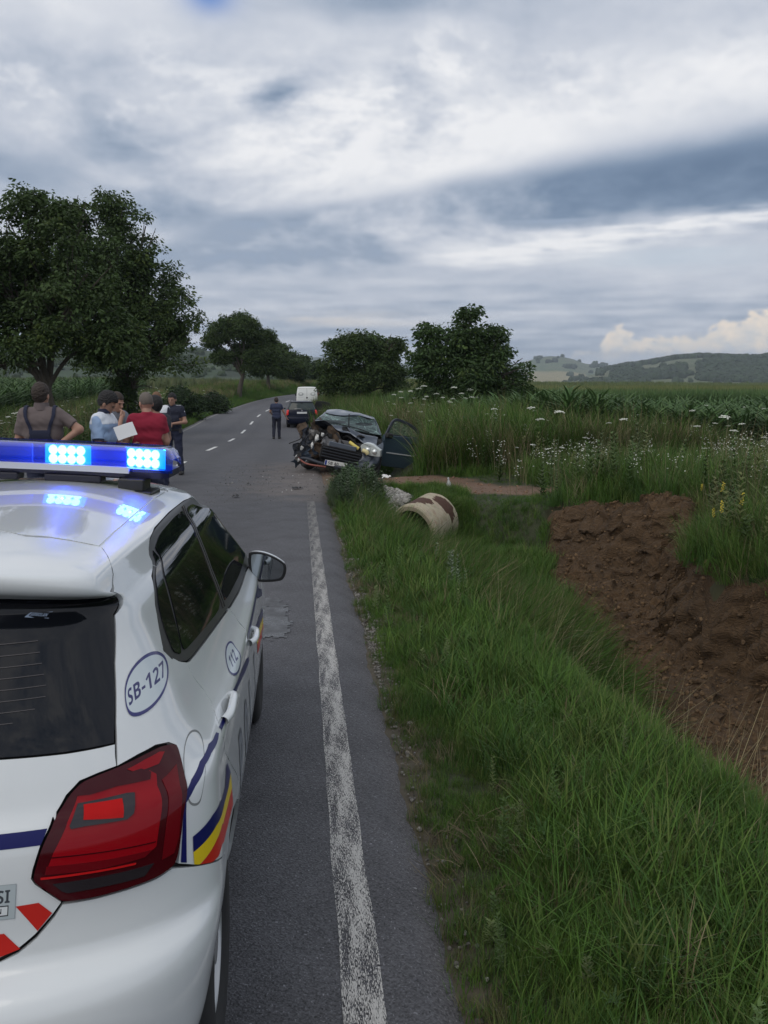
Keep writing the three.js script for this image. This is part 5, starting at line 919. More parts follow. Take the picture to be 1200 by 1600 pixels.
    // lettering
    const sb = [[0.6075, 1.071], [0.7021, 1.0926], [0.879, 1.1007], [0.6252, 1.1223], [0.7348, 1.1436], [0.9775, 1.1456], [0.6449, 1.1741], [0.7743, 1.195], [1.0316, 1.1908]];
    const oval = (txt, size, w) => printMat(canvasTex(256, 160, (x) => { x.fillStyle = '#1b1d66'; x.beginPath(); x.ellipse(128, 80, 126, 79, 0, 0, 7); x.fill(); x.fillStyle = '#c4ced2'; x.beginPath(); x.ellipse(128, 80, 115, 69, 0, 0, 7); x.fill(); x.fillStyle = '#191b5c'; x.font = `bold ${size}px sans-serif`; x.textAlign = 'center'; if (side < 0) { } x.fillText(txt, 128, 80 + size * 0.36, w); }));
    const flipRow = (l) => (side > 0 ? l : [l[2], l[1], l[0], l[5], l[4], l[3], l[8], l[7], l[6]]);
    part('number_oval', film(S, flipRow(sb), 0.0014, 16, side), oval('SB-127', 64, 200), quarter);
    part('number_oval', film(S, flipRow([[1.2103, 0.9406], [1.2581, 0.9273], [1.3245, 0.8993], [1.2535, 0.9689], [1.3061, 0.9602], [1.3575, 0.9509], [1.2838, 0.9973], [1.343, 0.99], [1.4073, 0.9819]]), 0.0014, 12, side), oval('112', 84, 150), rd);
    const letter = (ch) => printMat(canvasTex(96, 128, (x) => { x.font = 'bold 128px sans-serif'; x.textAlign = 'center'; x.fillStyle = '#50535f'; x.fillText(ch, 48, 108, 90); x.fillStyle = '#858a94'; x.font = 'bold 112px sans-serif'; x.fillText(ch, 48, 103, 70); }));
    'POLIȚIA'.split('').forEach((ch, i) => { const k = side > 0 ? i : 6 - i, s0 = 0.98 + k * 0.245 + (k > 2 ? 0.06 : 0), s1 = s0 + 0.2, g = []; for (const v of [0.55, 0.68, 0.81]) for (const f of side > 0 ? [0, 0.5, 1] : [1, 0.5, 0]) { const s = lerp(s0, s1, f); g.push([uAt(S, s, v), v]); } part('letter', film(S, g, 0.0013, 8, side), letter(ch), s0 < 1.58 ? rd : fd); });
    // mirror
    const m = new THREE.Group(); m.name = 'door_mirror'; m.position.set(side * 0.872, 0.99, -2.56); t.add(m);
    const shp = (k) => { const s = new THREE.Shape(), f = (x, y) => [x * side * k, y * k]; s.moveTo(...f(-0.085, 0.068)); s.bezierCurveTo(...f(-0.06, 0.082), ...f(0.02, 0.066), ...f(0.082, 0.012)); s.bezierCurveTo(...f(0.095, -0.004), ...f(0.084, -0.06), ...f(0.06, -0.066)); s.bezierCurveTo(...f(0.02, -0.074), ...f(-0.05, -0.074), ...f(-0.07, -0.062)); s.bezierCurveTo(...f(-0.088, -0.04), ...f(-0.092, 0.04), ...f(-0.085, 0.068)); return s; };
    const hg = new THREE.ExtrudeGeometry(shp(0.92), { depth: 0.075, bevelEnabled: true, bevelThickness: 0.03, bevelSize: 0.008, bevelSegments: 4, curveSegments: 10 }); hg.translate(0, 0, -0.11); { const q = hg.attributes.position; for (let i = 0; i < q.count; i++) { const k = 1 - 0.45 * clamp((-q.getZ(i) - 0.01) / 0.14); q.setX(i, q.getX(i) * k); q.setY(i, q.getY(i) * k); } hg.computeVertexNormals(); }
    part('mirror_housing', hg, whiteM_, m);
    const rimg = new THREE.ExtrudeGeometry(shp(0.98), { depth: 0.012, bevelEnabled: true, bevelThickness: 0.003, bevelSize: 0.003, bevelSegments: 2, curveSegments: 10 }); rimg.translate(0, -0.002, 0.0); part('mirror_rim', rimg, blackPl, m);
    const gg = new THREE.ShapeGeometry(shp(0.86), 12); gg.translate(0, -0.001, 0.0165); part('mirror_glass', gg, phys([0.35, 0.38, 0.4], 0.02, { metalness: 1 }), m);
    part('mirror_stalk', tube([[-0.14 * side, -0.03, -0.02], [-0.09 * side, -0.025, -0.03], [-0.03 * side, -0.02, -0.05]], 0.026, 8, 10), blackPl, m);
    wheel(t, side * 0.7, 0.3, -0.72, 0.3, 0.18); wheel(t, side * 0.705, 0.3, -3.17, 0.3, 0.18);
    part('headlight', panel(S, [[2.25, 0.66], [2.62, 0.62], [2.68, 0.72], [2.4, 0.8], [2.22, 0.8]], { side, off: 0.004 }), phys([0.5, 0.52, 0.54], 0.08, { clearcoat: 1 }), t);
  }
  // roof, windscreen, bonnet and nose
  part('roof', panel(S, [[0.905, 1.56], [0.935, 1.5135], [1.06, 1.474], [1.097, 1.453], [1.137, 1.4235], ...sp([[1.003, 1.43], [1.309, 1.434], [1.795, 1.437], [2.18, 1.433]]), [2.35, 1.4], [3, 1.4], [3, 1.56]], { both: true, dv: 0.008, du: 0.05, top: 1.56 }), whiteM_, t);
  for (const side of [1, -1]) part('roof_ditch', panel(S, [...sp([[0.7, 1.419], [1.003, 1.422], [1.309, 1.426], [1.795, 1.429], [2.3, 1.42]]), ...sp([[2.3, 1.437], [1.795, 1.444], [1.309, 1.44], [1.003, 1.436], [0.7, 1.43]])], { side, off: -0.0035, thick: 0, inset: 0 }), whiteM_, t);
  part('windscreen', panel(S, [[2.3, 1.03], [3, 1.03], [3, 1.385], [2.3, 1.38], [2.22, 1.2]], { both: true }), glassDark, t);
  part('bonnet', panel(S, [[2.15, 0.94], [2.35, 0.88], [3, 0.86], [3, 1.0], [2.3, 0.995], [2.12, 0.965]], { both: true }), whiteM_, t);
  part('front_bumper', panel(S, [[2.3, 0.2], [3, 0.2], [3, 0.84], [2.45, 0.85], [2.3, 0.87], [2.2, 0.85], [2.24, 0.64], [2.3, 0.6]], { both: true }), whiteM_, t);
  part('grille', panel(S, [[2.68, 0.63], [3, 0.63], [3, 0.72], [2.68, 0.72]], { both: true, off: 0.004 }), blackPl, t);
  part('rear_wiper', merge([tube([[0, 1.1, -0.2], [-0.15, 1.13, -0.22], [-0.33, 1.11, -0.235]], 0.007, 6, 12), boxg(0.05, 0.05, 0.03, 0, 1.09, -0.2, 0.01)]), blackPl, t);
  // driven interior hidden by the tint: nothing shows

  // ---------------------------------------------------------------- light bar on the roof, ends swept back
  const barY = 1.535, halfL = 0.545, bz = -2.08, lb = thing('light_bar', 'blue emergency light bar with two lit lamp clusters on the patrol car roof', 'light bar', [CARX, barY + 0.015, CARZ + bz]);
  lb.rotation.set(0, -0.06, -0.045);
  const sweep = (x) => 0.05 * Math.pow(Math.abs(x) / 0.55, 2.5), lift = () => 0;
  const sect = (pts, m, name, x0, x1, n = 40, closed = true) => {      // cross-section (z back, y up) drawn along the swept line
    const pos = [], idx = [], k = pts.length; for (let i = 0; i <= n; i++) { const x = lerp(x0, x1, i / n), e = Math.max(0, 1 - Math.pow(Math.max(0, (Math.abs(x) - halfL + 0.07) / 0.075), 2)), q = Math.sqrt(Math.max(0.04, e)); for (const [z, y] of pts) pos.push(x, y * (0.35 + 0.65 * q) - (1 - q) * 0.012 + lift(x), z * (0.45 + 0.55 * q) + sweep(x)); }
    for (let i = 0; i < n; i++) for (let j = 0; j < (closed ? k : k - 1); j++) { const a = i * k + j, b = i * k + (j + 1) % k; idx.push(a, a + k, b, b, a + k, b + k); }
    if (closed) for (const i of [0, n]) for (let j = 1; j < k - 1; j++) idx.push(i * k, i * k + j + (i ? 0 : 1), i * k + j + (i ? 1 : 0));
    return part(name, toCreasedNormals(G(pos, idx), 0.7), m, lb);
  };
  const lens = phys([0.035, 0.12, 0.98], 0.1, { transmission: 0.82, thickness: 0, clearcoat: 1, clearcoatRoughness: 0.03 });
  const topCap = phys([0.012, 0.018, 0.16], 0.15, { clearcoat: 1 });
  sect([[-0.14, 0.02], [-0.135, 0.062], [-0.11, 0.08], [0.1, 0.08], [0.128, 0.066], [0.135, 0.018], [0.13, -0.012]], lens, 'lens', -halfL, halfL, 60, false);
  sect([[-0.135, -0.035], [-0.14, 0.0], [0.13, 0.0], [0.125, -0.035]], phys([0.012, 0.013, 0.05], 0.3), 'base', -halfL + 0.01, halfL - 0.01);
  sect([[0.13, -0.018], [0.152, -0.018], [0.152, 0.006], [0.134, 0.006]], mat([0.6, 0.62, 0.68], 0.35, { metalness: 0.3 }), 'rear_trim', -halfL + 0.16, halfL - 0.16);
  sect([[0.03, 0.0], [0.03, 0.072], [0.034, 0.072], [0.034, 0.0]], mat([0.08, 0.1, 0.3], 0.3, { metalness: 0.4 }), 'reflector', -halfL + 0.06, halfL - 0.06);
  const ledM = mat([0.2, 0.3, 0.4], 0.4, { emissive: C(1, 0.9, 0.8), emissiveIntensity: 34, name: 'lit LED lamp' }), glowM = mat([0.05, 0.1, 0.4], 0.5, { emissive: C(0.05, 1.4, 1.0), emissiveIntensity: 3.4, name: 'glowing lamp reflector' });
  for (const [x, on] of [[0.115, 1], [0.42, 1], [-0.115, 0], [-0.42, 0]]) {
    const z = 0.06 + sweep(x), y = 0.036 + lift(x), turn = -Math.sign(x) * -0.5 * Math.min(1, Math.abs(x) * 2);
    const mod = new THREE.Group(); mod.name = 'lamp_module'; mod.position.set(x, y, z); mod.rotation.y = x === 0 ? 0 : Math.sign(x) * -0.45 * Math.abs(x) * 2; lb.add(mod);
    part('lamp_backing', boxg(0.185, 0.078, 0.012, 0, 0, -0.012, 0.004), on ? glowM : mat([0.3, 0.32, 0.4], 0.4), mod);
    if (!on) continue;
    const leds = []; for (let i = 0; i < 4; i++) for (const j of [-1, 1]) { const s = new THREE.SphereGeometry(0.0185, 12, 8); s.scale(1, 1.02, 0.6); s.translate((i - 1.5) * 0.037, j * 0.0175, 0.0); leds.push(s); part('led_lamp', s, ledM, mod); }
    const pt = new THREE.PointLight(C(0.08, 0.3, 1), 0.09); pt.position.set(x, y + 0.0, z + 0.02); pt.shadow.radius = 0.3; pt.castShadow = true; pt.name = 'led_lamp_light'; lb.add(pt);
  }
  const feet = [];
  for (const q of [1, -1]) { part('mount', merge([boxg(0.1, 0.05, 0.12, q * 0.4, -0.06, 0.14, 0.008), boxg(0.15, 0.02, 0.16, q * 0.41, -0.09 , 0.15, 0.006)]), blackPl, lb); part('underside_box', boxg(0.22, 0.03, 0.08, q * 0.16, -0.048, 0.1, 0.008), phys([0.015, 0.015, 0.03], 0.4), lb); }
}
// ================================================================== the other vehicles
function mirrorX(g) { const h = g.index ? g.toNonIndexed() : g.clone(); h.scale(-1, 1, 1); for (const k of Object.keys(h.attributes)) { const a = h.attributes[k], n = a.itemSize; for (let i = 0; i < a.count; i += 3) for (let c = 0; c < n; c++) { const q = a.array[(i + 1) * n + c]; a.array[(i + 1) * n + c] = a.array[(i + 2) * n + c]; a.array[(i + 2) * n + c] = q; } } return h; }
// a plain car from a body surface; poly lists are [u, v] or, for the sides, [s, v]
function carParts(t, S, o) {
  const sp = (l) => sideP(S, l), paint_ = o.paint;
  part('body_shell', shell(S, -0.014, o.axles, o.arch + 0.03, o.v0 ?? 0.16, o.v1), gapM, t);
  part('tailgate', panel(S, o.gate, { both: true }), paint_, t);
  part('rear_window', panel(S, rounded(o.rearWin, 2, 0.12), { both: true, off: 0.003 }), o.glass ?? glassDark, t);
  part('rear_bumper', panel(S, o.bumper, { both: true, off: 0.006 }), o.bumperMat ?? paint_, t);
  if (o.plate) part('licence_plate', panel(S, o.plate, { both: true, off: 0.012, inset: 0 }), mat([0.62, 0.63, 0.64], 0.5), t);
  part('roof', panel(S, o.roof, { both: true, du: 0.06, top: o.v1 }), paint_, t);
  part('windscreen', panel(S, o.screen, { both: true, off: 0.002 }), o.glass ?? glassDark, t);
  part('bonnet', panel(S, o.bonnet, { both: true }), paint_, t);
  part('front_bumper', panel(S, o.nose, { both: true }), paint_, t);
  for (const side of [1, -1]) {
    if (o.lamp) { const l = part('tail_light', panel(S, rounded(o.lamp, 1, 0.15), { side, off: 0.01, thick: 0.02 }), o.lampMat ?? phys([0.75, 0.025, 0.02], 0.2), t); if (o.lampHot) part('reflector', panel(S, o.lampHot, { side, off: 0.014, thick: 0.004 }), phys([0.85, 0.12, 0.1], 0.2), l); }
    part('side_panel', panel(S, sp(o.sidePoly), { side }), paint_, t);
    for (const w of o.sideWin) part('side_window', panel(S, rounded(sp(w), 1, 0.12), { side, off: 0.003 }), o.glass ?? glassDark, t);
    if (o.trim) part('side_trim', panel(S, sp(o.trim), { side, off: 0.012 }), blackPl, t);
    for (const a of o.axles) wheel(t, side * o.track, o.r, -a, o.r, 0.19, { spokes: 5 });
    const m = boxg(0.1, 0.1, 0.16, 0, 0, 0, 0.04); m.translate(side * (o.mirror[0]), o.mirror[1], -o.mirror[2]); part('door_mirror', m, o.mirrorMat ?? blackPl, t);
  }
}
const archPts = (sc, r, a0, a1, y0 = 0.3, n = 10) => Array.from({ length: n + 1 }, (_, i) => { const a = lerp(a0, a1, i / n) * Math.PI / 180; return [sc - r * Math.cos(a), y0 + r * Math.sin(a)]; });
// estate car with its door open
{
  const S = bodySurface([
    [0.16, 0.18, 0.68, 0.15, 0.25, 4.2, 0.5], [0.3, 0.3, 0.8, 0.02, 0.3, 4.36, 0.6], [0.5, 0.5, 0.855, 0.0, 0.32, 4.4, 0.6], [0.58, 0.58, 0.86, 0.03, 0.3, 4.36, 0.6], [0.64, 0.64, 0.86, 0.1, 0.28, 4.3, 0.6], [0.8, 0.8, 0.855, 0.12, 0.28, 4.1, 0.6], [0.92, 0.92, 0.84, 0.15, 0.28, 3.3, 0.5],
    [0.98, 0.98, 0.8, 0.18, 0.26, 3.1, 0.4], [1.15, 1.15, 0.72, 0.27, 0.24, 2.8, 0.36], [1.32, 1.32, 0.64, 0.37, 0.22, 2.5, 0.34], [1.37, 1.4, 0.6, 0.4, 0.2, 2.4, 0.3], [1.41, 1.435, 0.52, 0.43, 0.2, 2.3, 0.3], [1.46, 1.455, 0.3, 0.6, 0.2, 2.2, 0.2], [1.5, 1.46, 0, 0.8, 0.1, 2.0, 0.1]], { n: 4, upper: [[0, 1], [3, 1]] });
  const d = 49, t = thing('estate_car', 'dark blue estate car with its right front door open, stopped behind the white van', 'estate car', [0.16 + roadOff(d), crownY(0.1, d), -d + 0], 0.02);
  carParts(t, S, {
    paint: phys([0.008, 0.011, 0.028], 0.3, { clearcoat: 0.12, clearcoatRoughness: 0.06, specularIntensity: 0.25 }), v1: 1.5, axles: [0.85, 3.4], arch: 0.35, track: 0.74, r: 0.3, glass: phys([0.02, 0.035, 0.035], 0.05),
    gate: [[0, 0.64], [0.5, 0.64], [0.56, 0.7], [0.56, 0.95], [0.6, 1.0], [0, 1.0]], rearWin: [[0, 1.0], [0.68, 1.0], [0.7, 1.2], [0.66, 1.35], [0, 1.36]], bumper: [[0, 0.2], [1.0, 0.2], [1.1, 0.55], [1.0, 0.62], [0, 0.62]],
    plate: [[0, 0.78], [0.2, 0.78], [0.2, 0.88], [0, 0.88]], roof: [[0, 1.37], [0.7, 1.37], [1, 1.385], ...sideP(S, [[1, 1.385], [2.2, 1.385]]), [3, 1.385], [3, 1.5], [0, 1.5]], screen: [[2.25, 1.0], [3, 1.0], [3, 1.38], [2.25, 1.37]], bonnet: [[2.1, 0.9], [3, 0.86], [3, 0.99], [2.1, 0.98]], nose: [[2.3, 0.2], [3, 0.2], [3, 0.84], [2.2, 0.87], [2.3, 0.6]],
    lamp: [[0.52, 0.7], [0.97, 0.7], [0.97, 0.99], [0.52, 0.99]], lampHot: [[0.58, 0.8], [0.9, 0.8], [0.9, 0.88], [0.58, 0.88]], lampMat: phys([0.85, 0.03, 0.025], 0.25),
    sidePoly: [[0.2, 0.66], [0.46, 0.63], ...archPts(0.85, 0.35, 10, 170), [3.0, 0.28], ...archPts(3.4, 0.35, 10, 130), [3.75, 0.86], [3.2, 0.93], [2.9, 1.05], [2.4, 1.36], [2.2, 1.385], [0.65, 1.385], [0.52, 1.3], [0.45, 1.1], [0.42, 0.97]],
    sideWin: [[[0.62, 1.02], [0.72, 1.33], [1.35, 1.345], [1.35, 1.01]], [[1.42, 1.01], [1.42, 1.345], [2.05, 1.345], [2.05, 1.0]]], mirror: [0.92, 1.02, 2.75], trim: [[1.25, 0.55], [2.95, 0.55], [2.95, 0.6], [1.25, 0.6]],
  });
  for (const q of [1, -1]) part('roof_rail', tube([[q * 0.52, 1.42, -0.6], [q * 0.52, 1.47, -0.75], [q * 0.52, 1.475, -1.6], [q * 0.52, 1.45, -2.2]], 0.017, 6, 16), rimM, t);
  part('rear_wiper', tube([[0, 1.03, -0.19], [-0.2, 1.05, -0.2], [-0.42, 1.04, -0.22]], 0.012, 5, 8), mat([0.5, 0.5, 0.5], 0.5), t);
  const emb = new THREE.CylinderGeometry(0.045, 0.045, 0.02, 20); emb.rotateX(Math.PI / 2); emb.translate(0, 0.95, -0.135); part('emblem', emb, rimM, t);
  const sh = new THREE.Shape(); sh.moveTo(0, 0.28); sh.lineTo(-0.05, 0.98); sh.lineTo(0.1, 1.38); sh.quadraticCurveTo(0.7, 1.42, 0.98, 1.2); sh.quadraticCurveTo(1.06, 1.08, 1.0, 0.9); sh.lineTo(0.85, 0.42); sh.quadraticCurveTo(0.82, 0.3, 0.7, 0.28); sh.closePath();
  const dg = new THREE.ExtrudeGeometry(sh, { depth: 0.09, bevelEnabled: true, bevelThickness: 0.02, bevelSize: 0.02, bevelSegments: 2 }); const door = new THREE.Group(); door.name = 'open_door'; door.position.set(0.8, 0.02, -2.62); door.rotation.y = -0.12; t.add(door);
  part('door_lining', dg, mat([0.008, 0.008, 0.01], 0.7), door); const dh = boxg(0.55, 0.03, 0.04, 0.48, 0.86, 0.13, 0.012); part('armrest', dh, mat([0.35, 0.36, 0.4], 0.5), door);
}
// white panel van
{
  const S = bodySurface([
    [0.2, 0.24, 0.7, 0.12, 0.16, 4.0, 0.4], [0.34, 0.34, 0.8, 0.0, 0.16, 4.08, 0.5], [0.5, 0.5, 0.83, 0.0, 0.16, 4.1, 0.5], [0.56, 0.56, 0.835, 0.05, 0.16, 4.08, 0.5], [0.9, 0.9, 0.835, 0.06, 0.16, 3.9, 0.5], [1.0, 1.0, 0.83, 0.07, 0.16, 3.3, 0.4], [1.3, 1.3, 0.8, 0.1, 0.16, 2.95, 0.4], [1.6, 1.6, 0.755, 0.15, 0.16, 2.6, 0.35],
    [1.74, 1.75, 0.72, 0.19, 0.15, 2.4, 0.3], [1.79, 1.81, 0.66, 0.24, 0.14, 2.3, 0.3], [1.83, 1.84, 0.4, 0.4, 0.14, 2.2, 0.2], [1.86, 1.845, 0, 0.7, 0.1, 2.0, 0.1]], { n: 5, upper: [[0, 1], [4, 1]] });
  const d = 70, t = thing('panel_van', 'white panel van with two embossed back doors, parked ahead of the dark estate car', 'van', [0.2 + roadOff(d), crownY(0.3, d), -d], -0.03), white = phys([0.72, 0.74, 0.72], 0.35, { clearcoat: 0.6 });
  const sp = (l) => sideP(S, l);
  part('body_shell', shell(S, -0.014, [0.75, 3.3], 0.38, 0.2, 1.86, 0.31), gapM, t);
  const disc = mat([0.42, 0.44, 0.44], 0.5), blk = blackPl;
  for (const side of [1, -1]) {
    const dr = part('back_door', panel(S, [[0.004, 0.56], [0.8, 0.56], [0.8, 1.7], [0.004, 1.72]], { side }), white, t);
    part('door_panel', panel(S, rounded([[0.12, 1.02], [0.58, 1.02], [0.56, 1.5], [0.12, 1.52]], 2, 0.16), { side, off: 0.018, thick: 0.02 }), white, dr);
    const ring = Array.from({ length: 26 }, (_, i) => { const a = i / 26 * 6.2832; return [0.34 + 0.14 * Math.cos(a), 1.27 + 0.135 * Math.sin(a)]; });
    part('window_vent', panel(S, ring, { side, off: 0.03, thick: 0.02 }), disc, dr); part('vent_hub', panel(S, ring.map(([u, v]) => [0.34 + (u - 0.34) * 0.5, 1.27 + (v - 1.27) * 0.5 + 0.02]), { side, off: 0.05, thick: 0.03 }), white, dr);
    part('tail_light', panel(S, [[0.82, 0.62], [0.97, 0.62], [0.97, 0.95], [0.82, 0.95]], { side, off: 0.01 }), phys([0.4, 0.02, 0.02], 0.2), t);
    part('hinge', panel(S, [[0.8, 0.98], [0.93, 0.98], [0.93, 1.06], [0.8, 1.06]], { side, off: 0.03, thick: 0.03 }), blk, t);
    part('side_panel', panel(S, sp([[0.25, 0.6], ...archPts(0.75, 0.38, 20, 170, 0.31), [2.9, 0.3], ...archPts(3.3, 0.38, 10, 130, 0.31), [3.6, 0.9], [3.25, 1.0], [2.6, 1.6], [2.4, 1.74], [0.33, 1.74], [0.25, 1.4]]), { side }), white, t);
    part('side_window', panel(S, rounded(sp([[2.1, 1.12], [2.1, 1.58], [2.5, 1.58], [2.85, 1.12]]), 1, 0.12), { side, off: 0.004 }), glassDark, t);
    wheel(t, side * 0.72, 0.31, -0.75, 0.31, 0.18, { spokes: 5 }); wheel(t, side * 0.72, 0.31, -3.3, 0.31, 0.18, { spokes: 5 });
    part('door_mirror', boxg(0.12, 0.22, 0.1, side * 0.95, 1.22, -2.85, 0.03), blk, t);
  }
  part('handle', boxg(0.12, 0.1, 0.05, 0.0, 1.0, -0.05, 0.015), blk, t);
  part('rear_bumper', panel(S, [[0, 0.26], [1, 0.26], [1.1, 0.5], [0, 0.54]], { both: true, off: 0.01 }), blk, t);
  part('roof', panel(S, [[0, 1.73], [0.8, 1.715], ...sp([[0.4, 1.75], [2.3, 1.75]]), [3, 1.75], [3, 1.86], [0, 1.86]], { both: true, du: 0.06, top: 1.86 }), white, t);
  part('windscreen', panel(S, [[2.2, 1.04], [3, 1.04], [3, 1.7], [2.2, 1.7]], { both: true }), glassDark, t);
  part('bonnet', panel(S, [[2.1, 0.9], [3, 0.7], [3, 1.02], [2.1, 1.02]], { both: true }), white, t);
  part('front_bumper', panel(S, [[2.2, 0.3], [3, 0.3], [3, 0.68], [2.3, 0.7]], { both: true }), blk, t);
}
// red car ahead of the van
{
  const S = bodySurface([
    [0.16, 0.18, 0.66, 0.15, 0.25, 3.7, 0.5], [0.3, 0.3, 0.78, 0.02, 0.3, 3.86, 0.6], [0.5, 0.5, 0.82, 0.0, 0.32, 3.9, 0.6], [0.62, 0.62, 0.82, 0.08, 0.28, 3.8, 0.6], [0.85, 0.85, 0.81, 0.13, 0.28, 3.4, 0.5], [0.95, 0.95, 0.77, 0.18, 0.26, 2.9, 0.4], [1.15, 1.15, 0.69, 0.3, 0.24, 2.6, 0.36], [1.34, 1.34, 0.6, 0.44, 0.22, 2.3, 0.34], [1.39, 1.41, 0.5, 0.5, 0.2, 2.2, 0.3], [1.44, 1.43, 0.25, 0.7, 0.2, 2.1, 0.2], [1.48, 1.435, 0, 0.9, 0.1, 1.9, 0.1]], { n: 3.4, upper: [[0, 1], [3, 1]] });
  const d = 82, t = thing('red_hatchback', 'small red car half hidden ahead of the white van, on its left', 'car', [-0.32 + roadOff(d), crownY(-0.5, d), -d], -0.08);
  carParts(t, S, {
    paint: phys([0.35, 0.02, 0.02], 0.25, { clearcoat: 1 }), v1: 1.48, axles: [0.75, 3.1], arch: 0.34, track: 0.7, r: 0.29, gate: [[0, 0.62], [0.55, 0.62], [0.55, 0.94], [0, 0.94]], rearWin: [[0, 0.96], [0.62, 0.96], [0.62, 1.33], [0, 1.34]], bumper: [[0, 0.2], [1.0, 0.2], [1.05, 0.55], [0, 0.6]],
    plate: [[0, 0.7], [0.2, 0.7], [0.2, 0.78], [0, 0.78]], roof: [[0, 1.35], [0.7, 1.35], ...sideP(S, [[0.9, 1.355], [2.1, 1.355]]), [3, 1.36], [3, 1.48], [0, 1.48]], screen: [[2.25, 0.98], [3, 0.98], [3, 1.35], [2.25, 1.34]], bonnet: [[2.1, 0.86], [3, 0.8], [3, 0.96], [2.1, 0.94]], nose: [[2.3, 0.2], [3, 0.2], [3, 0.78], [2.2, 0.82], [2.3, 0.6]],
    lamp: [[0.6, 0.68], [0.95, 0.68], [0.95, 0.92], [0.6, 0.92]], sidePoly: [[0.2, 0.64], [0.42, 0.6], ...archPts(0.75, 0.34, 10, 170), [2.75, 0.28], ...archPts(3.1, 0.34, 10, 130), [3.4, 0.82], [2.9, 0.9], [2.3, 1.32], [2.1, 1.355], [0.7, 1.355], [0.5, 1.15], [0.44, 0.95]],
    sideWin: [[[0.72, 0.98], [0.85, 1.31], [1.5, 1.32], [1.5, 0.97]], [[1.56, 0.97], [1.56, 1.32], [2.1, 1.31], [2.55, 0.98]]], mirror: [0.88, 0.98, 2.45],
  });
}
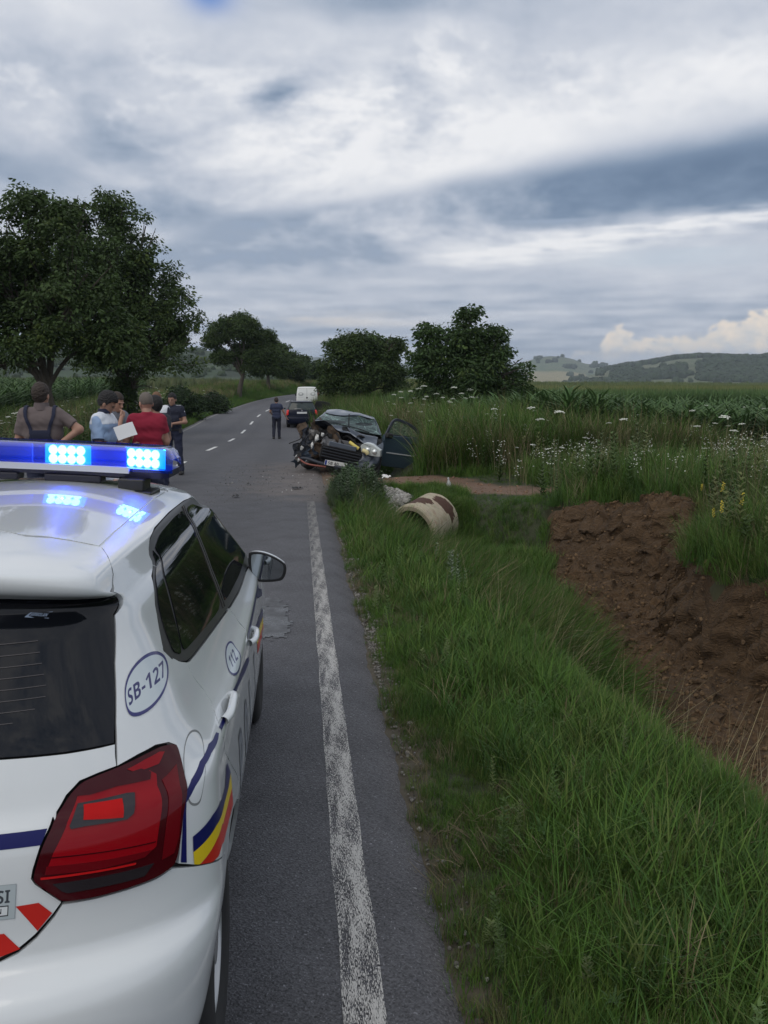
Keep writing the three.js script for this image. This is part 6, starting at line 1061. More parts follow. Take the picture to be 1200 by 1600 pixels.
// ================================================================== the wreck
{
  const S = bodySurface([
    [0.16, 0.18, 0.7, 0.15, 0.25, 4.05, 0.5], [0.3, 0.3, 0.83, 0.02, 0.3, 4.17, 0.6], [0.5, 0.5, 0.87, 0.0, 0.32, 4.2, 0.6], [0.62, 0.62, 0.875, 0.06, 0.3, 4.17, 0.6], [0.8, 0.8, 0.87, 0.1, 0.3, 4.05, 0.6], [0.92, 0.92, 0.85, 0.14, 0.3, 3.7, 0.5], [0.99, 0.99, 0.81, 0.18, 0.28, 3.28, 0.4], [1.06, 1.06, 0.775, 0.22, 0.27, 3.12, 0.35],
    [1.2, 1.2, 0.715, 0.3, 0.25, 2.86, 0.33], [1.36, 1.36, 0.64, 0.42, 0.22, 2.52, 0.32], [1.42, 1.45, 0.58, 0.48, 0.2, 2.36, 0.3], [1.46, 1.49, 0.48, 0.52, 0.2, 2.26, 0.3], [1.51, 1.515, 0.28, 0.7, 0.2, 2.1, 0.2], [1.55, 1.52, 0, 0.9, 0.1, 1.9, 0.1]], { n: 3, upper: [[0, 1], [4, 1]] });
  const t = thing('wrecked_car', 'dark blue wrecked hatchback with crushed front, shattered windscreen and buckled bonnet at the road edge', 'wrecked car', [1.14, -0.2, -23.0], 0);
  t.rotation.order = 'YXZ'; t.rotation.set(0.02, Math.PI - 0.08, 0.17);
  const blue = phys([0.032, 0.05, 0.078], 0.32, { clearcoat: 0.5, clearcoatRoughness: 0.1 }), dull = mat([0.03, 0.036, 0.05], 0.6), steel = mat([0.2, 0.19, 0.18], 0.5, { metalness: 0.5 }), rust = mat([0.12, 0.085, 0.06], 0.9), blackM = mat([0.012, 0.012, 0.013], 0.8), whitePl = mat([0.62, 0.62, 0.6], 0.5), greyPl = mat([0.12, 0.12, 0.125], 0.6);
  const r = makeRng(909), N = (a, b) => lerp(a, b, r());
  // the blow: everything ahead of the screen goes back and in, most on the car's right (local +x)
  const crush = (x, y, z) => {
    const s = -z, f = sstep(2.9, 4.2, s), side = sstep(-0.7, 0.8, x), back = f * f * (0.18 + 0.75 * side), n1 = fbm(x * 2.3 + 5, y * 2.7 + s * 2.1, 3), n2 = fbm(x * 4.6 - 8, s * 4.4 + y * 3, 2);
    const a = f * (0.35 + 0.65 * side);
    const roof = sstep(1.2, 1.45, y) * 0.05 * fbm(x * 1.6, s * 1.4 + 3, 2) - sstep(1.25, 1.5, y) * sstep(1.6, 2.5, s) * 0.06 * sstep(-0.2, 0.7, x) - 0.1 * sstep(1.0, 1.5, y);
    return [x + a * 0.2 * n1 + 0.05 * a * n2 - f * side * 0.06, y + a * 0.16 * n2 - f * side * 0.05 * (y > 0.5 ? 1 : 0) + roof, z + back + a * 0.24 * n1];
  };
  const bend = (g, keep = 0.6) => { const q = g.attributes.position; for (let i = 0; i < q.count; i++) q.setXYZ(i, ...crush(q.getX(i), q.getY(i), q.getZ(i))); g.deleteAttribute('normal'); return toCreasedNormals(g, keep); };
  const sp = (l) => sideP(S, l), P = (name, g, m, par = t, k) => part(name, bend(g, k), m, par);
  // cabin
  P('body_shell', shell(S, -0.03, [0.8, 3.4], 0.4, 0.18, 0.98), gapM);
  P('roof', panel(S, [[0.2, 1.43], [0.9, 1.42], ...sp([[0.9, 1.415], [2.3, 1.415]]), [2.3, 1.415], [3, 1.425], [3, 1.55], [0.2, 1.55]], { both: true, du: 0.05, dv: 0.012, top: 1.55 }), blue);
  P('tailgate', panel(S, [[0, 0.62], [0.6, 0.62], [0.62, 1.0], [0.68, 1.36], [0, 1.4]], { both: true }), blue);
  P('rear_bumper', panel(S, [[0, 0.2], [1, 0.2], [1.05, 0.6], [0, 0.6]], { both: true, off: 0.005 }), blue);
  const crackT = canvasTex(512, 256, (x, w, h) => {
    const g = makeRng(31); x.fillStyle = '#32403f'; x.fillRect(0, 0, w, h);
    for (const [cx, cy, n] of [[150, 120, 60], [360, 150, 70], [420, 60, 36], [60, 190, 30]]) {
      for (let i = 0; i < n; i++) { let a = g() * 6.28, px = cx, py = cy; x.strokeStyle = `rgba(190,225,215,${0.25 + 0.5 * g()})`; x.lineWidth = 0.6 + g() * 1.3; x.beginPath(); x.moveTo(px, py); const L = 30 + g() * 120; for (let k = 0; k < 5; k++) { a += (g() - 0.5) * 0.5; px += Math.cos(a) * L / 5; py += Math.sin(a) * L / 5; x.lineTo(px, py); } x.stroke(); }
      for (let q = 10; q < 90; q += 11) { x.strokeStyle = `rgba(180,215,205,${0.22})`; x.lineWidth = 0.8; x.beginPath(); for (let i = 0; i <= 22; i++) { const a = i / 22 * 6.28, rr = q * (0.8 + 0.35 * g()); x.lineTo(cx + Math.cos(a) * rr * 1.2, cy + Math.sin(a) * rr); } x.stroke(); }
    }
    for (let i = 0; i < 240; i++) { x.fillStyle = `rgba(150,195,185,${0.06 + 0.14 * g()})`; const px = g() * w, py = g() * h, q = 4 + g() * 18; x.beginPath(); x.moveTo(px, py); x.lineTo(px + q, py + q * 0.3); x.lineTo(px + q * 0.4, py + q); x.fill(); }
    for (const [a, b, c, e] of [[150, 118, 62, 26], [350, 160, 80, 30], [440, 200, 60, 36]]) { x.fillStyle = 'rgba(12,18,20,0.75)'; x.beginPath(); x.ellipse(a, b, c, e, 0.3, 0, 7); x.fill(); }
  });
  { const g = panel(S, [[2.18, 1.05], [3, 1.05], [3, 1.405], [2.22, 1.4], [2.16, 1.2]], { both: true, off: 0.002, du: 0.03 }), q = g.attributes.position, uv = g.attributes.uv; for (let i = 0; i < q.count; i++) { uv.setXY(i, 0.5 + q.getX(i) / 1.7, (q.getY(i) - 1) / 0.5); const x = q.getX(i), y = q.getY(i), n = fbm(x * 3, y * 5 + 2, 3); q.setXYZ(i, x, y - 0.03 * Math.max(0, n + 0.3), q.getZ(i) + 0.13 * Math.exp(-Math.pow((x + 0.32) / 0.34, 2) - Math.pow((y - 1.2) / 0.16, 2)) + 0.08 * n); }
    P('windscreen', g, phys(0xffffff, 0.4, { map: crackT, specularIntensity: 0.35 }), t, 0.25); }
  for (const side of [1, -1]) {
    P('pillar', panel(S, [[2.26, 1.41], [2.2, 1.3], [2.18, 1.2], [2.15, 1.04], [2.0, 1.02], [2.02, 1.2], [2.0, 1.36], [1.96, 1.415]], { side, off: 0.004, thick: 0.04 }), blue);
    P('rear_wing', panel(S, sp([[0.25, 0.64], ...archPts(0.8, 0.37, 20, 170), [1.25, 0.6], [1.25, 0.98], [1.25, 1.4], [0.9, 1.41], [0.6, 1.3], [0.5, 1.0]]), { side }), blue);
    P('side_window', panel(S, sp([[0.75, 1.05], [0.9, 1.35], [2.1, 1.37], [2.1, 1.03]]), { side, off: side > 0 ? 0.004 : 0.001 }), glassDark);
    if (side > 0) { P('front_door', panel(S, sp([[2.05, 0.25], [3.0, 0.25], [3.05, 0.95], [2.05, 0.98]]), { side }), blue); }
    P('rear_door', panel(S, sp([[1.27, 0.45], [1.27, 1.0], [2.03, 0.98], [2.03, 0.25], [1.35, 0.25]]), { side }), blue);
    P('sill', panel(S, sp([[1.2, 0.24], [3.0, 0.24], [3.0, 0.18], [1.2, 0.18]]), { side }), blackM);
  }
  // interior dark
  part('dashboard', boxg(1.35, 0.3, 0.5, 0, 0.85, -2.75, 0.08), blackM, t); for (const q of [0.36, -0.36]) part('seat', merge([boxg(0.5, 0.65, 0.16, q, 0.85, -1.75, 0.07), boxg(0.26, 0.2, 0.1, q, 1.26, -1.68, 0.05)]), greyPl, t);
  part('steering_wheel', new THREE.TorusGeometry(0.18, 0.016, 8, 24).rotateX(-0.4).translate(-0.36, 0.98, -2.4), blackM, t);
  // bonnet, torn up in front and buckled across the middle
  { const nx = 44, ny = 26, pos = [], idx = [], uv = []; for (let j = 0; j <= ny; j++) for (let i = 0; i <= nx; i++) { const a = i / nx, b = j / ny, x0 = lerp(-0.72, 0.74, a), side = sstep(-0.7, 0.75, x0), s = 3.08 + b * lerp(0.86, 0.5, side);
      const fold = Math.exp(-Math.pow((b - 0.5 - 0.12 * x0) / 0.13, 2)) * 0.085, lift = b * lerp(0.04, 0.2, side) - b * b * 0.12 * (1 - side), wave = 0.035 * Math.sin(x0 * 9 + b * 3) * b + 0.05 * fbm(x0 * 3, b * 4, 3) * b;
      pos.push(x0 * (1 - 0.05 * b) + 0.05 * fbm(b * 3, a * 4, 2) * b, 0.965 + fold + lift + wave - 0.06 * b * (1 - side) - 0.035 * x0 * x0 * 2, -s); uv.push(a, b); }
    for (let j = 0; j < ny; j++) for (let i = 0; i < nx; i++) { const k = j * (nx + 1) + i; idx.push(k, k + 1, k + nx + 1, k + 1, k + nx + 2, k + nx + 1); }
    part('bonnet', toCreasedNormals(G(pos, idx, uv), 0.4), phys([0.026, 0.037, 0.056], 0.3, { clearcoat: 0.5, clearcoatRoughness: 0.08 }), t); }
  // left wing and bumper skin, right wing torn to rags
  P('front_wing', panel(S, sp([[3.05, 0.95], [3.3, 0.93], [3.75, 0.84], [3.9, 0.72], ...archPts(3.4, 0.37, 140, 6), [3.0, 0.3]]), { side: -1 }), blue);
  P('front_wing', panel(S, sp([[3.05, 0.95], [3.35, 0.93], [3.7, 0.84], [3.85, 0.7], ...archPts(3.4, 0.37, 140, 40), [3.05, 0.6]]), { side: 1, du: 0.02 }), dull, t, 0.2);
  const bump = panel(S, [[2.3, 0.28], [3, 0.28], [3, 0.62], [2.72, 0.66], [2.5, 0.7], [2.3, 0.66]], { both: true, du: 0.03, dv: 0.025 });
  { const q = bump.attributes.position; for (let i = 0; i < q.count; i++) { const x = q.getX(i); q.setY(i, q.getY(i) - 0.06 - 0.1 * sstep(-0.2, 0.8, x)); } }
  P('front_bumper', bump, phys([0.05, 0.063, 0.09], 0.35, { clearcoat: 0.6, clearcoatRoughness: 0.15 }), t, 0.35);
  const gr = new THREE.Group(); gr.name = 'grille'; gr.position.set(0.02, 0.5, -4.02); gr.rotation.set(-0.1, 0.28, 0.1); t.add(gr);
  part('grille_frame', boxg(0.92, 0.28, 0.05, 0, 0, 0.03, 0.03), blackM, gr); for (let i = 0; i < 4; i++) part('slat', boxg(0.86, 0.022, 0.04, 0, -0.095 + i * 0.062, -0.012, 0.008), phys([0.03, 0.035, 0.045], 0.35), gr);
  part('bonnet_lip', boxg(0.62, 0.1, 0.03, 0.02, 0.2, -0.01, 0.012), phys([0.1, 0.125, 0.16], 0.3, { clearcoat: 0.8 }), gr);
  const plate = part('licence_plate', boxg(0.5, 0.11, 0.012, 0.0, 0, 0, 0.004), mat([0.72, 0.72, 0.7], 0.5), t); plate.position.set(0.1, 0.3, -4.06); plate.rotation.set(0, 0.3, 0.02);
  { const g = new THREE.PlaneGeometry(0.49, 0.1); g.rotateY(Math.PI); g.translate(0, 0, -0.0075); part('plate_print', g, mat(0xffffff, 0.5, { map: canvasTex(256, 56, (x) => { x.fillStyle = '#d6d6d2'; x.fillRect(0, 0, 256, 56); x.fillStyle = '#1c3a8c'; x.fillRect(0, 0, 22, 56); x.fillStyle = '#14161a'; x.font = 'bold 50px sans-serif'; x.fillText('SB 40', 34, 46, 190); }) }), plate); }
  const hl = new THREE.Group(); hl.name = 'headlight'; hl.position.set(-0.62, 0.72, -3.84); hl.rotation.set(-0.25, -0.35, 0.05); t.add(hl);
  { const sh = new THREE.Shape(); sh.moveTo(-0.24, 0.02); sh.quadraticCurveTo(-0.2, 0.14, 0, 0.13); sh.lineTo(0.2, 0.06); sh.lineTo(0.22, -0.06); sh.quadraticCurveTo(0, -0.13, -0.2, -0.1); sh.closePath(); const g = new THREE.ExtrudeGeometry(sh, { depth: 0.06, bevelEnabled: true, bevelThickness: 0.02, bevelSize: 0.015, bevelSegments: 3 }); g.rotateY(Math.PI); part('lens', g, phys([0.55, 0.6, 0.6], 0.1, { clearcoat: 1, bumpMap: asphaltBump, bumpScale: 0.004 }), hl);
    for (const q of [-0.09, 0.07]) { const c = new THREE.SphereGeometry(0.062, 16, 10, 0, 6.3, 0, 1.5); c.rotateX(-Math.PI / 2); c.translate(q, 0.0, -0.072); part('reflector', c, phys([0.75, 0.78, 0.78], 0.15, { metalness: 0.6 }), hl); } }
  // what the engine bay spills
  part('engine', merge([boxg(0.7, 0.34, 0.45, -0.1, 0.62, -3.35, 0.05), boxg(0.4, 0.14, 0.3, 0.1, 0.84, -3.3, 0.03), boxg(1.2, 0.5, 0.1, 0, 0.65, -3.05, 0.02)]), blackM, t);
  part('radiator', merge([boxg(0.7, 0.34, 0.05, -0.05, 0.64, -3.72, 0.01)]).rotateX(0.0), greyPl, t).rotation.set(0.0, 0.04, 0.03);
  part('battery', boxg(0.25, 0.2, 0.19, -0.45, 0.85, -3.4, 0.015), greyPl, t);
  for (const [a, b] of [[[0.05, 0.86, -3.55], [-0.3, 0.76, -3.82]], [[0.25, 0.95, -3.5], [0.0, 0.7, -3.78]], [[-0.5, 0.9, -3.45], [-0.2, 0.82, -3.8]]]) part('hose', tube([a, [(a[0] + b[0]) / 2 + 0.06, (a[1] + b[1]) / 2 + 0.1, (a[2] + b[2]) / 2], b], 0.026, 8, 14), blackM, t);
  part('coolant_hose', tube([[-0.12, 0.8, -3.84], [-0.22, 0.75, -3.92], [-0.33, 0.7, -3.94]], 0.038, 8, 12), mat([0.62, 0.5, 0.12], 0.6), t); part('coolant_hose', tube([[-0.42, 0.68, -3.92], [-0.5, 0.66, -3.95], [-0.54, 0.62, -3.94]], 0.045, 8, 10), mat([0.66, 0.58, 0.3], 0.6), t);
  const rag = (w, h, seed) => { const g = new THREE.PlaneGeometry(w, h, 10, 8), q = g.attributes.position; for (let i = 0; i < q.count; i++) { const x = q.getX(i), y = q.getY(i); q.setXYZ(i, x * (1 + 0.35 * noise2(y * 6 + seed, 1)), y * (1 + 0.35 * noise2(x * 6, seed)), 0.3 * fbm(x * 4 + seed, y * 4, 3) * Math.min(w, h) * 1.6); } g.deleteAttribute('normal'); g.deleteAttribute('uv'); return toCreasedNormals(G([...q.array], [...g.index.array]), 0.3); };
  const scraps = [[0.72, 0.92, -3.35, 0.55, 0.42, rust], [0.86, 0.68, -3.5, 0.5, 0.5, dull], [0.66, 0.74, -3.62, 0.46, 0.34, steel], [0.92, 0.45, -3.55, 0.55, 0.32, dull], [0.55, 0.52, -3.72, 0.4, 0.32, rust], [0.9, 0.32, -3.75, 0.6, 0.2, blue], [1.0, 0.78, -3.2, 0.3, 0.5, rust], [0.45, 0.82, -3.6, 0.36, 0.28, blackM], [0.3, 0.7, -3.74, 0.3, 0.3, greyPl], [1.02, 0.28, -3.8, 0.3, 0.18, steel], [0.78, 1.02, -3.15, 0.35, 0.3, rust], [0.15, 0.86, -3.62, 0.5, 0.22, rust], [-0.3, 0.9, -3.62, 0.5, 0.16, blackM]];
  scraps.forEach(([x, y, z, w, h, m], i) => { const o = part('torn_panel', rag(w, h, i * 7.3), m, t); o.position.set(0.1 + x * 0.78, y, z); o.rotation.set(N(-0.7, 0.7), N(-0.8, 0.8) + 0.3, N(-0.9, 0.9)); });
  for (const [x, y, z, s] of [[0.72, 0.6, -3.85, 0.055], [0.62, 0.78, -3.78, 0.07], [0.98, 0.5, -3.75, 0.05], [1.08, 0.3, -3.85, 0.05], [1.0, 0.24, -3.9, 0.04], [0.5, 0.86, -3.7, 0.05], [0.92, 0.62, -3.7, 0.045]]) { const g = new THREE.IcosahedronGeometry(s * 0.8, 1), q = g.attributes.position; for (let i = 0; i < q.count; i++) { const k = 1 + 0.9 * noise2(q.getX(i) * 26 + x * 9, q.getY(i) * 26 + q.getZ(i) * 17); q.setXYZ(i, q.getX(i) * k * 0.8, q.getY(i) * k * 1.2, q.getZ(i) * k); } g.computeVertexNormals(); g.translate(0.1 + x * 0.8, y, z); part('broken_lamp', g, whitePl, t); }
  for (let i = 0; i < 9; i++) { const x = N(0.35, 1.05), y = N(0.4, 0.95), z = -N(3.4, 3.8); part('wire', tube([[x, y, z], [x + N(-0.1, 0.2), y - N(0.05, 0.25), z - N(0, 0.15)], [x + N(-0.1, 0.25), y - N(0.2, 0.5), z - N(0, 0.1)]], N(0.006, 0.014), 5, 10), blackM, t); }
  part('bumper_bar', tube([[0.98, 0.22, -3.72], [0.8, 0.3, -3.9], [0.4, 0.26, -4.0], [-0.1, 0.24, -4.08]], 0.035, 7, 20), dull, t); part('bumper_strip', tube([[0.95, 0.3, -3.8], [0.75, 0.2, -3.95], [0.3, 0.2, -4.02]], 0.02, 6, 14), mat([0.25, 0.08, 0.06], 0.6), t);
  part('wiper', tube([[-0.05, 1.04, -3.14], [-0.01, 1.2, -3.08], [0.015, 1.38, -2.98]], 0.013, 5, 10), blackM, t); part('wiper', tube([[-0.5, 1.05, -3.05], [-0.2, 1.1, -3.06], [0.2, 1.12, -3.02]], 0.011, 5, 10), blackM, t);
  for (const [x, z] of [[-0.76, -0.8], [0.76, -0.8], [-0.76, -3.4]]) wheel(t, x, 0.31, z, 0.315, 0.2, { spokes: 6 });
  const bw = wheel(t, 0.68, 0.33, -3.2, 0.315, 0.2, { spokes: 6 }); bw.rotation.set(0.1, 0.5, 0.35);
  // driver's door, wide open; hinge line at its front edge
  const dr = new THREE.Group(); dr.name = 'open_door'; dr.position.set(-0.86, 0.13, -3.02); dr.scale.setScalar(0.93); dr.rotation.y = 0.56; t.add(dr);
  const skin = new THREE.Shape(); skin.moveTo(0, 0.3); skin.lineTo(0.0, 0.98); skin.lineTo(1.0, 1.03); skin.quadraticCurveTo(1.12, 0.98, 1.1, 0.85); skin.lineTo(1.0, 0.5); skin.quadraticCurveTo(0.9, 0.27, 0.7, 0.26); skin.lineTo(0.1, 0.26); skin.closePath();
  const dg = new THREE.ExtrudeGeometry(skin, { depth: 0.07, bevelEnabled: true, bevelThickness: 0.02, bevelSize: 0.015, bevelSegments: 3, curveSegments: 8 }); part('door_skin', dg, phys([0.045, 0.072, 0.098], 0.32, { clearcoat: 0.5, clearcoatRoughness: 0.1 }), dr);
  const frame = new THREE.Shape(); frame.moveTo(0.0, 0.97); frame.lineTo(0.14, 1.33); frame.quadraticCurveTo(0.2, 1.43, 0.32, 1.43); frame.quadraticCurveTo(0.82, 1.37, 1.06, 1.16); frame.quadraticCurveTo(1.1, 1.08, 1.08, 1.0); frame.closePath();
  const hole = new THREE.Path(); hole.moveTo(0.09, 1.035); hole.lineTo(0.19, 1.31); hole.quadraticCurveTo(0.23, 1.375, 0.32, 1.375); hole.quadraticCurveTo(0.76, 1.32, 0.98, 1.14); hole.quadraticCurveTo(1.02, 1.08, 0.99, 1.055); hole.closePath(); frame.holes.push(hole);
  const fg = new THREE.ExtrudeGeometry(frame, { depth: 0.04, bevelEnabled: true, bevelThickness: 0.008, bevelSize: 0.006, bevelSegments: 1, curveSegments: 8 }); fg.translate(0, 0, 0.014); part('window_frame', fg, dull, dr);
  const wg = new THREE.ShapeGeometry(new THREE.Shape(hole.getPoints(8)), 8); wg.translate(0, 0, 0.035); part('door_window', wg, phys([0.75, 0.88, 0.82], 0.02, { transmission: 0.9, thickness: 0 }), dr);
  part('handle', boxg(0.16, 0.035, 0.03, 0.88, 0.87, -0.03, 0.012), blackM, dr); part('trim_strip', boxg(0.84, 0.03, 0.02, 0.52, 0.58, -0.026, 0.008), mat([0.55, 0.57, 0.58], 0.35), dr);
  const mm = boxg(0.2, 0.13, 0.12, -0.1, 0, 0, 0.045); mm.translate(0.14, 1.0, -0.12); part('door_mirror', mm, blackM, dr);
  part('door_lining', boxg(0.95, 0.6, 0.03, 0.52, 0.62, 0.1, 0.012), blackM, dr);
  for (const c of dr.children) c.geometry = mirrorX(c.geometry);
}
// ================================================================== people
// surface of f = 0 by naive surface nets; f < 0 inside
function surfaceNet(f, lo, hi, h) {
  const n = [0, 1, 2].map((k) => Math.ceil((hi[k] - lo[k]) / h) + 1), N = n[0] * n[1] * n[2], F = new Float32Array(N), id = new Int32Array(N).fill(-1), pos = [], idx = [];
  const I = (x, y, z) => x + n[0] * (y + n[1] * z);
  for (let z = 0; z < n[2]; z++) for (let y = 0; y < n[1]; y++) for (let x = 0; x < n[0]; x++) F[I(x, y, z)] = f(lo[0] + x * h, lo[1] + y * h, lo[2] + z * h);
  for (let z = 0; z < n[2] - 1; z++) for (let y = 0; y < n[1] - 1; y++) for (let x = 0; x < n[0] - 1; x++) {
    let m = 0; const c = []; for (let k = 0; k < 8; k++) { const v = F[I(x + (k & 1), y + (k >> 1 & 1), z + (k >> 2))]; c.push(v); if (v < 0) m |= 1 << k; }
    if (m === 0 || m === 255) continue;
    let sx = 0, sy = 0, sz = 0, q = 0;
    for (let a = 0; a < 8; a++) for (const b of [a ^ 1, a ^ 2, a ^ 4]) if (b > a && (c[a] < 0) !== (c[b] < 0)) { const t = c[a] / (c[a] - c[b]); sx += lerp(a & 1, b & 1, t); sy += lerp(a >> 1 & 1, b >> 1 & 1, t); sz += lerp(a >> 2, b >> 2, t); q++; }
    id[I(x, y, z)] = pos.length / 3; pos.push(lo[0] + (x + sx / q) * h, lo[1] + (y + sy / q) * h, lo[2] + (z + sz / q) * h);
  }
  for (let z = 1; z < n[2] - 1; z++) for (let y = 1; y < n[1] - 1; y++) for (let x = 1; x < n[0] - 1; x++) {
    const a = F[I(x, y, z)] < 0;
    for (const [dx, dy, dz, u, v] of [[1, 0, 0, [0, 1, 0], [0, 0, 1]], [0, 1, 0, [0, 0, 1], [1, 0, 0]], [0, 0, 1, [1, 0, 0], [0, 1, 0]]]) {
      const b = F[I(x + dx, y + dy, z + dz)] < 0; if (a === b) continue;
      const p = id[I(x, y, z)], q = id[I(x - u[0], y - u[1], z - u[2])], r = id[I(x - u[0] - v[0], y - u[1] - v[1], z - u[2] - v[2])], s = id[I(x - v[0], y - v[1], z - v[2])];
      if (p < 0 || q < 0 || r < 0 || s < 0) continue;
      if (a) idx.push(p, q, r, p, r, s); else idx.push(p, r, q, p, s, r);
    }
  }
  const nor = new Float32Array(pos.length), e = h * 0.4;
  for (let i = 0; i < pos.length; i += 3) { const [x, y, z] = [pos[i], pos[i + 1], pos[i + 2]]; const g = [f(x + e, y, z) - f(x - e, y, z), f(x, y + e, z) - f(x, y - e, z), f(x, y, z + e) - f(x, y, z - e)], l = Math.hypot(...g) || 1; nor[i] = g[0] / l; nor[i + 1] = g[1] / l; nor[i + 2] = g[2] / l; }
  const g = new THREE.BufferGeometry(); g.setAttribute('position', new THREE.Float32BufferAttribute(pos, 3)); g.setAttribute('normal', new THREE.BufferAttribute(nor, 3)); g.setAttribute('uv', new THREE.Float32BufferAttribute(new Float32Array(pos.length / 3 * 2), 2)); g.setIndex(idx); return g;
}
const cap = (a, b, ra, rb) => { const d = [b[0] - a[0], b[1] - a[1], b[2] - a[2]], L = d[0] * d[0] + d[1] * d[1] + d[2] * d[2] || 1e-9; return (x, y, z) => { const px = x - a[0], py = y - a[1], pz = z - a[2], t = clamp((px * d[0] + py * d[1] + pz * d[2]) / L); return Math.hypot(px - d[0] * t, py - d[1] * t, pz - d[2] * t) - lerp(ra, rb, t); }; };
const ell = (c, r) => (x, y, z) => { const a = (x - c[0]) / r[0], b = (y - c[1]) / r[1], d = (z - c[2]) / r[2], k = Math.hypot(a, b, d); return (k - 1) * Math.min(...r) * 0.95; };
const smin = (a, b, k) => { const h = clamp(0.5 + 0.5 * (b - a) / k); return lerp(b, a, h) - k * h * (1 - h); };
const join = (list, k) => (x, y, z) => { let v = 1e3; for (const f of list) v = smin(v, f(x, y, z), k); return v; };
const grow = (f, g) => (x, y, z) => f(x, y, z) - g;
const V3 = (a, b, t) => [lerp(a[0], b[0], t), lerp(a[1], b[1], t), lerp(a[2], b[2], t)];
const hairCols = { black: [0.012, 0.011, 0.012], brown: [0.035, 0.024, 0.018], grey: [0.12, 0.1, 0.085], ginger: [0.16, 0.085, 0.045] };
const eyeM = mat([0.05, 0.035, 0.025], 0.3);
function person(label, px, d, o) {
  const k = o.h / 1.75, t = thing('person', label, 'person', [o.x ?? at(px, d), crownY(-3, d) + 0.0, -d], o.turn);
  const body = new THREE.Group(); // scaled content goes straight into the parts
  const S = 0.19 * (o.broad ?? 1), sh = [-1, 1].map((s) => [s * S, 1.435, -0.01]), hip = [-1, 1].map((s) => [s * 0.092, 0.93, 0]);
  const knee = o.knee ?? [[-0.11, 0.5, 0.03], [0.11, 0.5, 0.03]], ank = o.ankle ?? [[-0.12, 0.085, -0.02], [0.12, 0.085, -0.02]], el = o.elbow, wr = o.wrist, B = o.belly ?? 0;
  const bend = o.stoop ?? 0, lean = (p) => [p[0], p[1], p[2] + bend * sstep(0.95, 1.5, p[1])];
  const shl = sh.map(lean), neck = lean([0, 1.5, -0.005]);
  const torso = [cap(lean([-S * 0.62, 1.36, 0]), lean([S * 0.62, 1.36, 0]), 0.108, 0.108), cap(lean([-S * 0.45, 1.22, 0.008]), lean([S * 0.45, 1.22, 0.008]), 0.112 + B * 0.3, 0.112 + B * 0.3), cap([-0.06, 1.06, 0.012 + B * 0.3], [0.06, 1.06, 0.012 + B * 0.3], 0.112 + B, 0.112 + B), cap([-0.075, 0.94, 0], [0.075, 0.94, 0], 0.108, 0.108), cap(lean([-S * 0.8, 1.43, -0.01]), lean([S * 0.8, 1.43, -0.01]), 0.07, 0.07)];
  const neckF = cap(neck, [o.head[0] * 0.6, 1.58, o.head[2] * 0.6 + 0.0], 0.058, 0.055);
  const arms = [0, 1].flatMap((i) => [cap(shl[i], el[i], 0.056, 0.043), cap(el[i], wr[i], 0.042, 0.029)]);
  const legs = [0, 1].flatMap((i) => [cap(hip[i], knee[i], 0.09, 0.06), cap(knee[i], ank[i], 0.058, 0.038)]);
  const feet = [0, 1].map((i) => cap([ank[i][0], 0.04, ank[i][2] - 0.03], [ank[i][0] + (i ? 0.02 : -0.02), 0.035, ank[i][2] + 0.15], 0.036, 0.03));
  const skin = mat(o.skin ?? [0.36, 0.2, 0.14], 0.55), all = [...torso, neckF, ...arms, ...legs, ...feet];
  const bodyF = join(all, 0.028), lo = [-0.75, -0.02, -0.55], hi = [0.75, 1.62, 0.6];
  const xs = [...el, ...wr, ...knee, ...ank, ...sh].map((p) => p[0]), zs = [...el, ...wr, ...knee, ...ank].map((p) => p[2]);
  lo[0] = Math.min(...xs) - 0.17; hi[0] = Math.max(...xs) + 0.17; lo[2] = Math.min(...zs, -0.12) - 0.12; hi[2] = Math.max(...zs, 0.12 + B, bend) + 0.22;
  const geos = [surfaceNet(bodyF, lo, hi, 0.017)];
  // head in its own frame: face towards +z
  const H = [-0.1, -0.15, -0.13], Hh = [0.1, 0.15, 0.14];
  const skull = join([ell([0, 0.03, -0.01], [0.075, 0.098, 0.095]), ell([0, -0.045, 0.022], [0.058, 0.075, 0.066]), cap([0, -0.1, 0.05], [0, -0.1, 0.055], 0.024, 0.022)], 0.03);
  const feat = (x, y, z) => { let v = skull(x, y, z); v = smin(v, cap([0, 0.005, 0.085], [0, -0.035, 0.103], 0.009, 0.0145)(x, y, z), 0.012); for (const s of [-1, 1]) { v = smin(v, ell([s * 0.077, -0.012, -0.006], [0.011, 0.032, 0.02])(x, y, z), 0.006); v = Math.max(v, -(Math.hypot(x - s * 0.031, y - 0.0, (z - 0.092)) - 0.0135)); v = smin(v, cap([s * 0.016, 0.017, 0.088], [s * 0.05, 0.017, 0.075], 0.008, 0.006)(x, y, z), 0.008); } v = smin(v, cap([-0.02, -0.066, 0.083], [0.02, -0.066, 0.083], 0.0075, 0.0075)(x, y, z), 0.008); return Math.max(v, -(Math.hypot((y + 0.066) * 1.0, (z - 0.094)) - 0.0035 + Math.max(0, Math.abs(x) - 0.022))); };
  const rot = new THREE.Euler(o.head[3] ?? 0, o.head[4] ?? 0, 0, 'YXZ'), M = new THREE.Matrix4().makeRotationFromEuler(rot).scale(new THREE.Vector3(1.07, 1.07, 1.07)).setPosition(o.head[0], 1.64 + (o.head[1] ?? 0), o.head[2]);
  geos.push(surfaceNet(feat, [-0.105, -0.145, -0.125], [0.105, 0.15, 0.135], 0.0055).applyMatrix4(M));
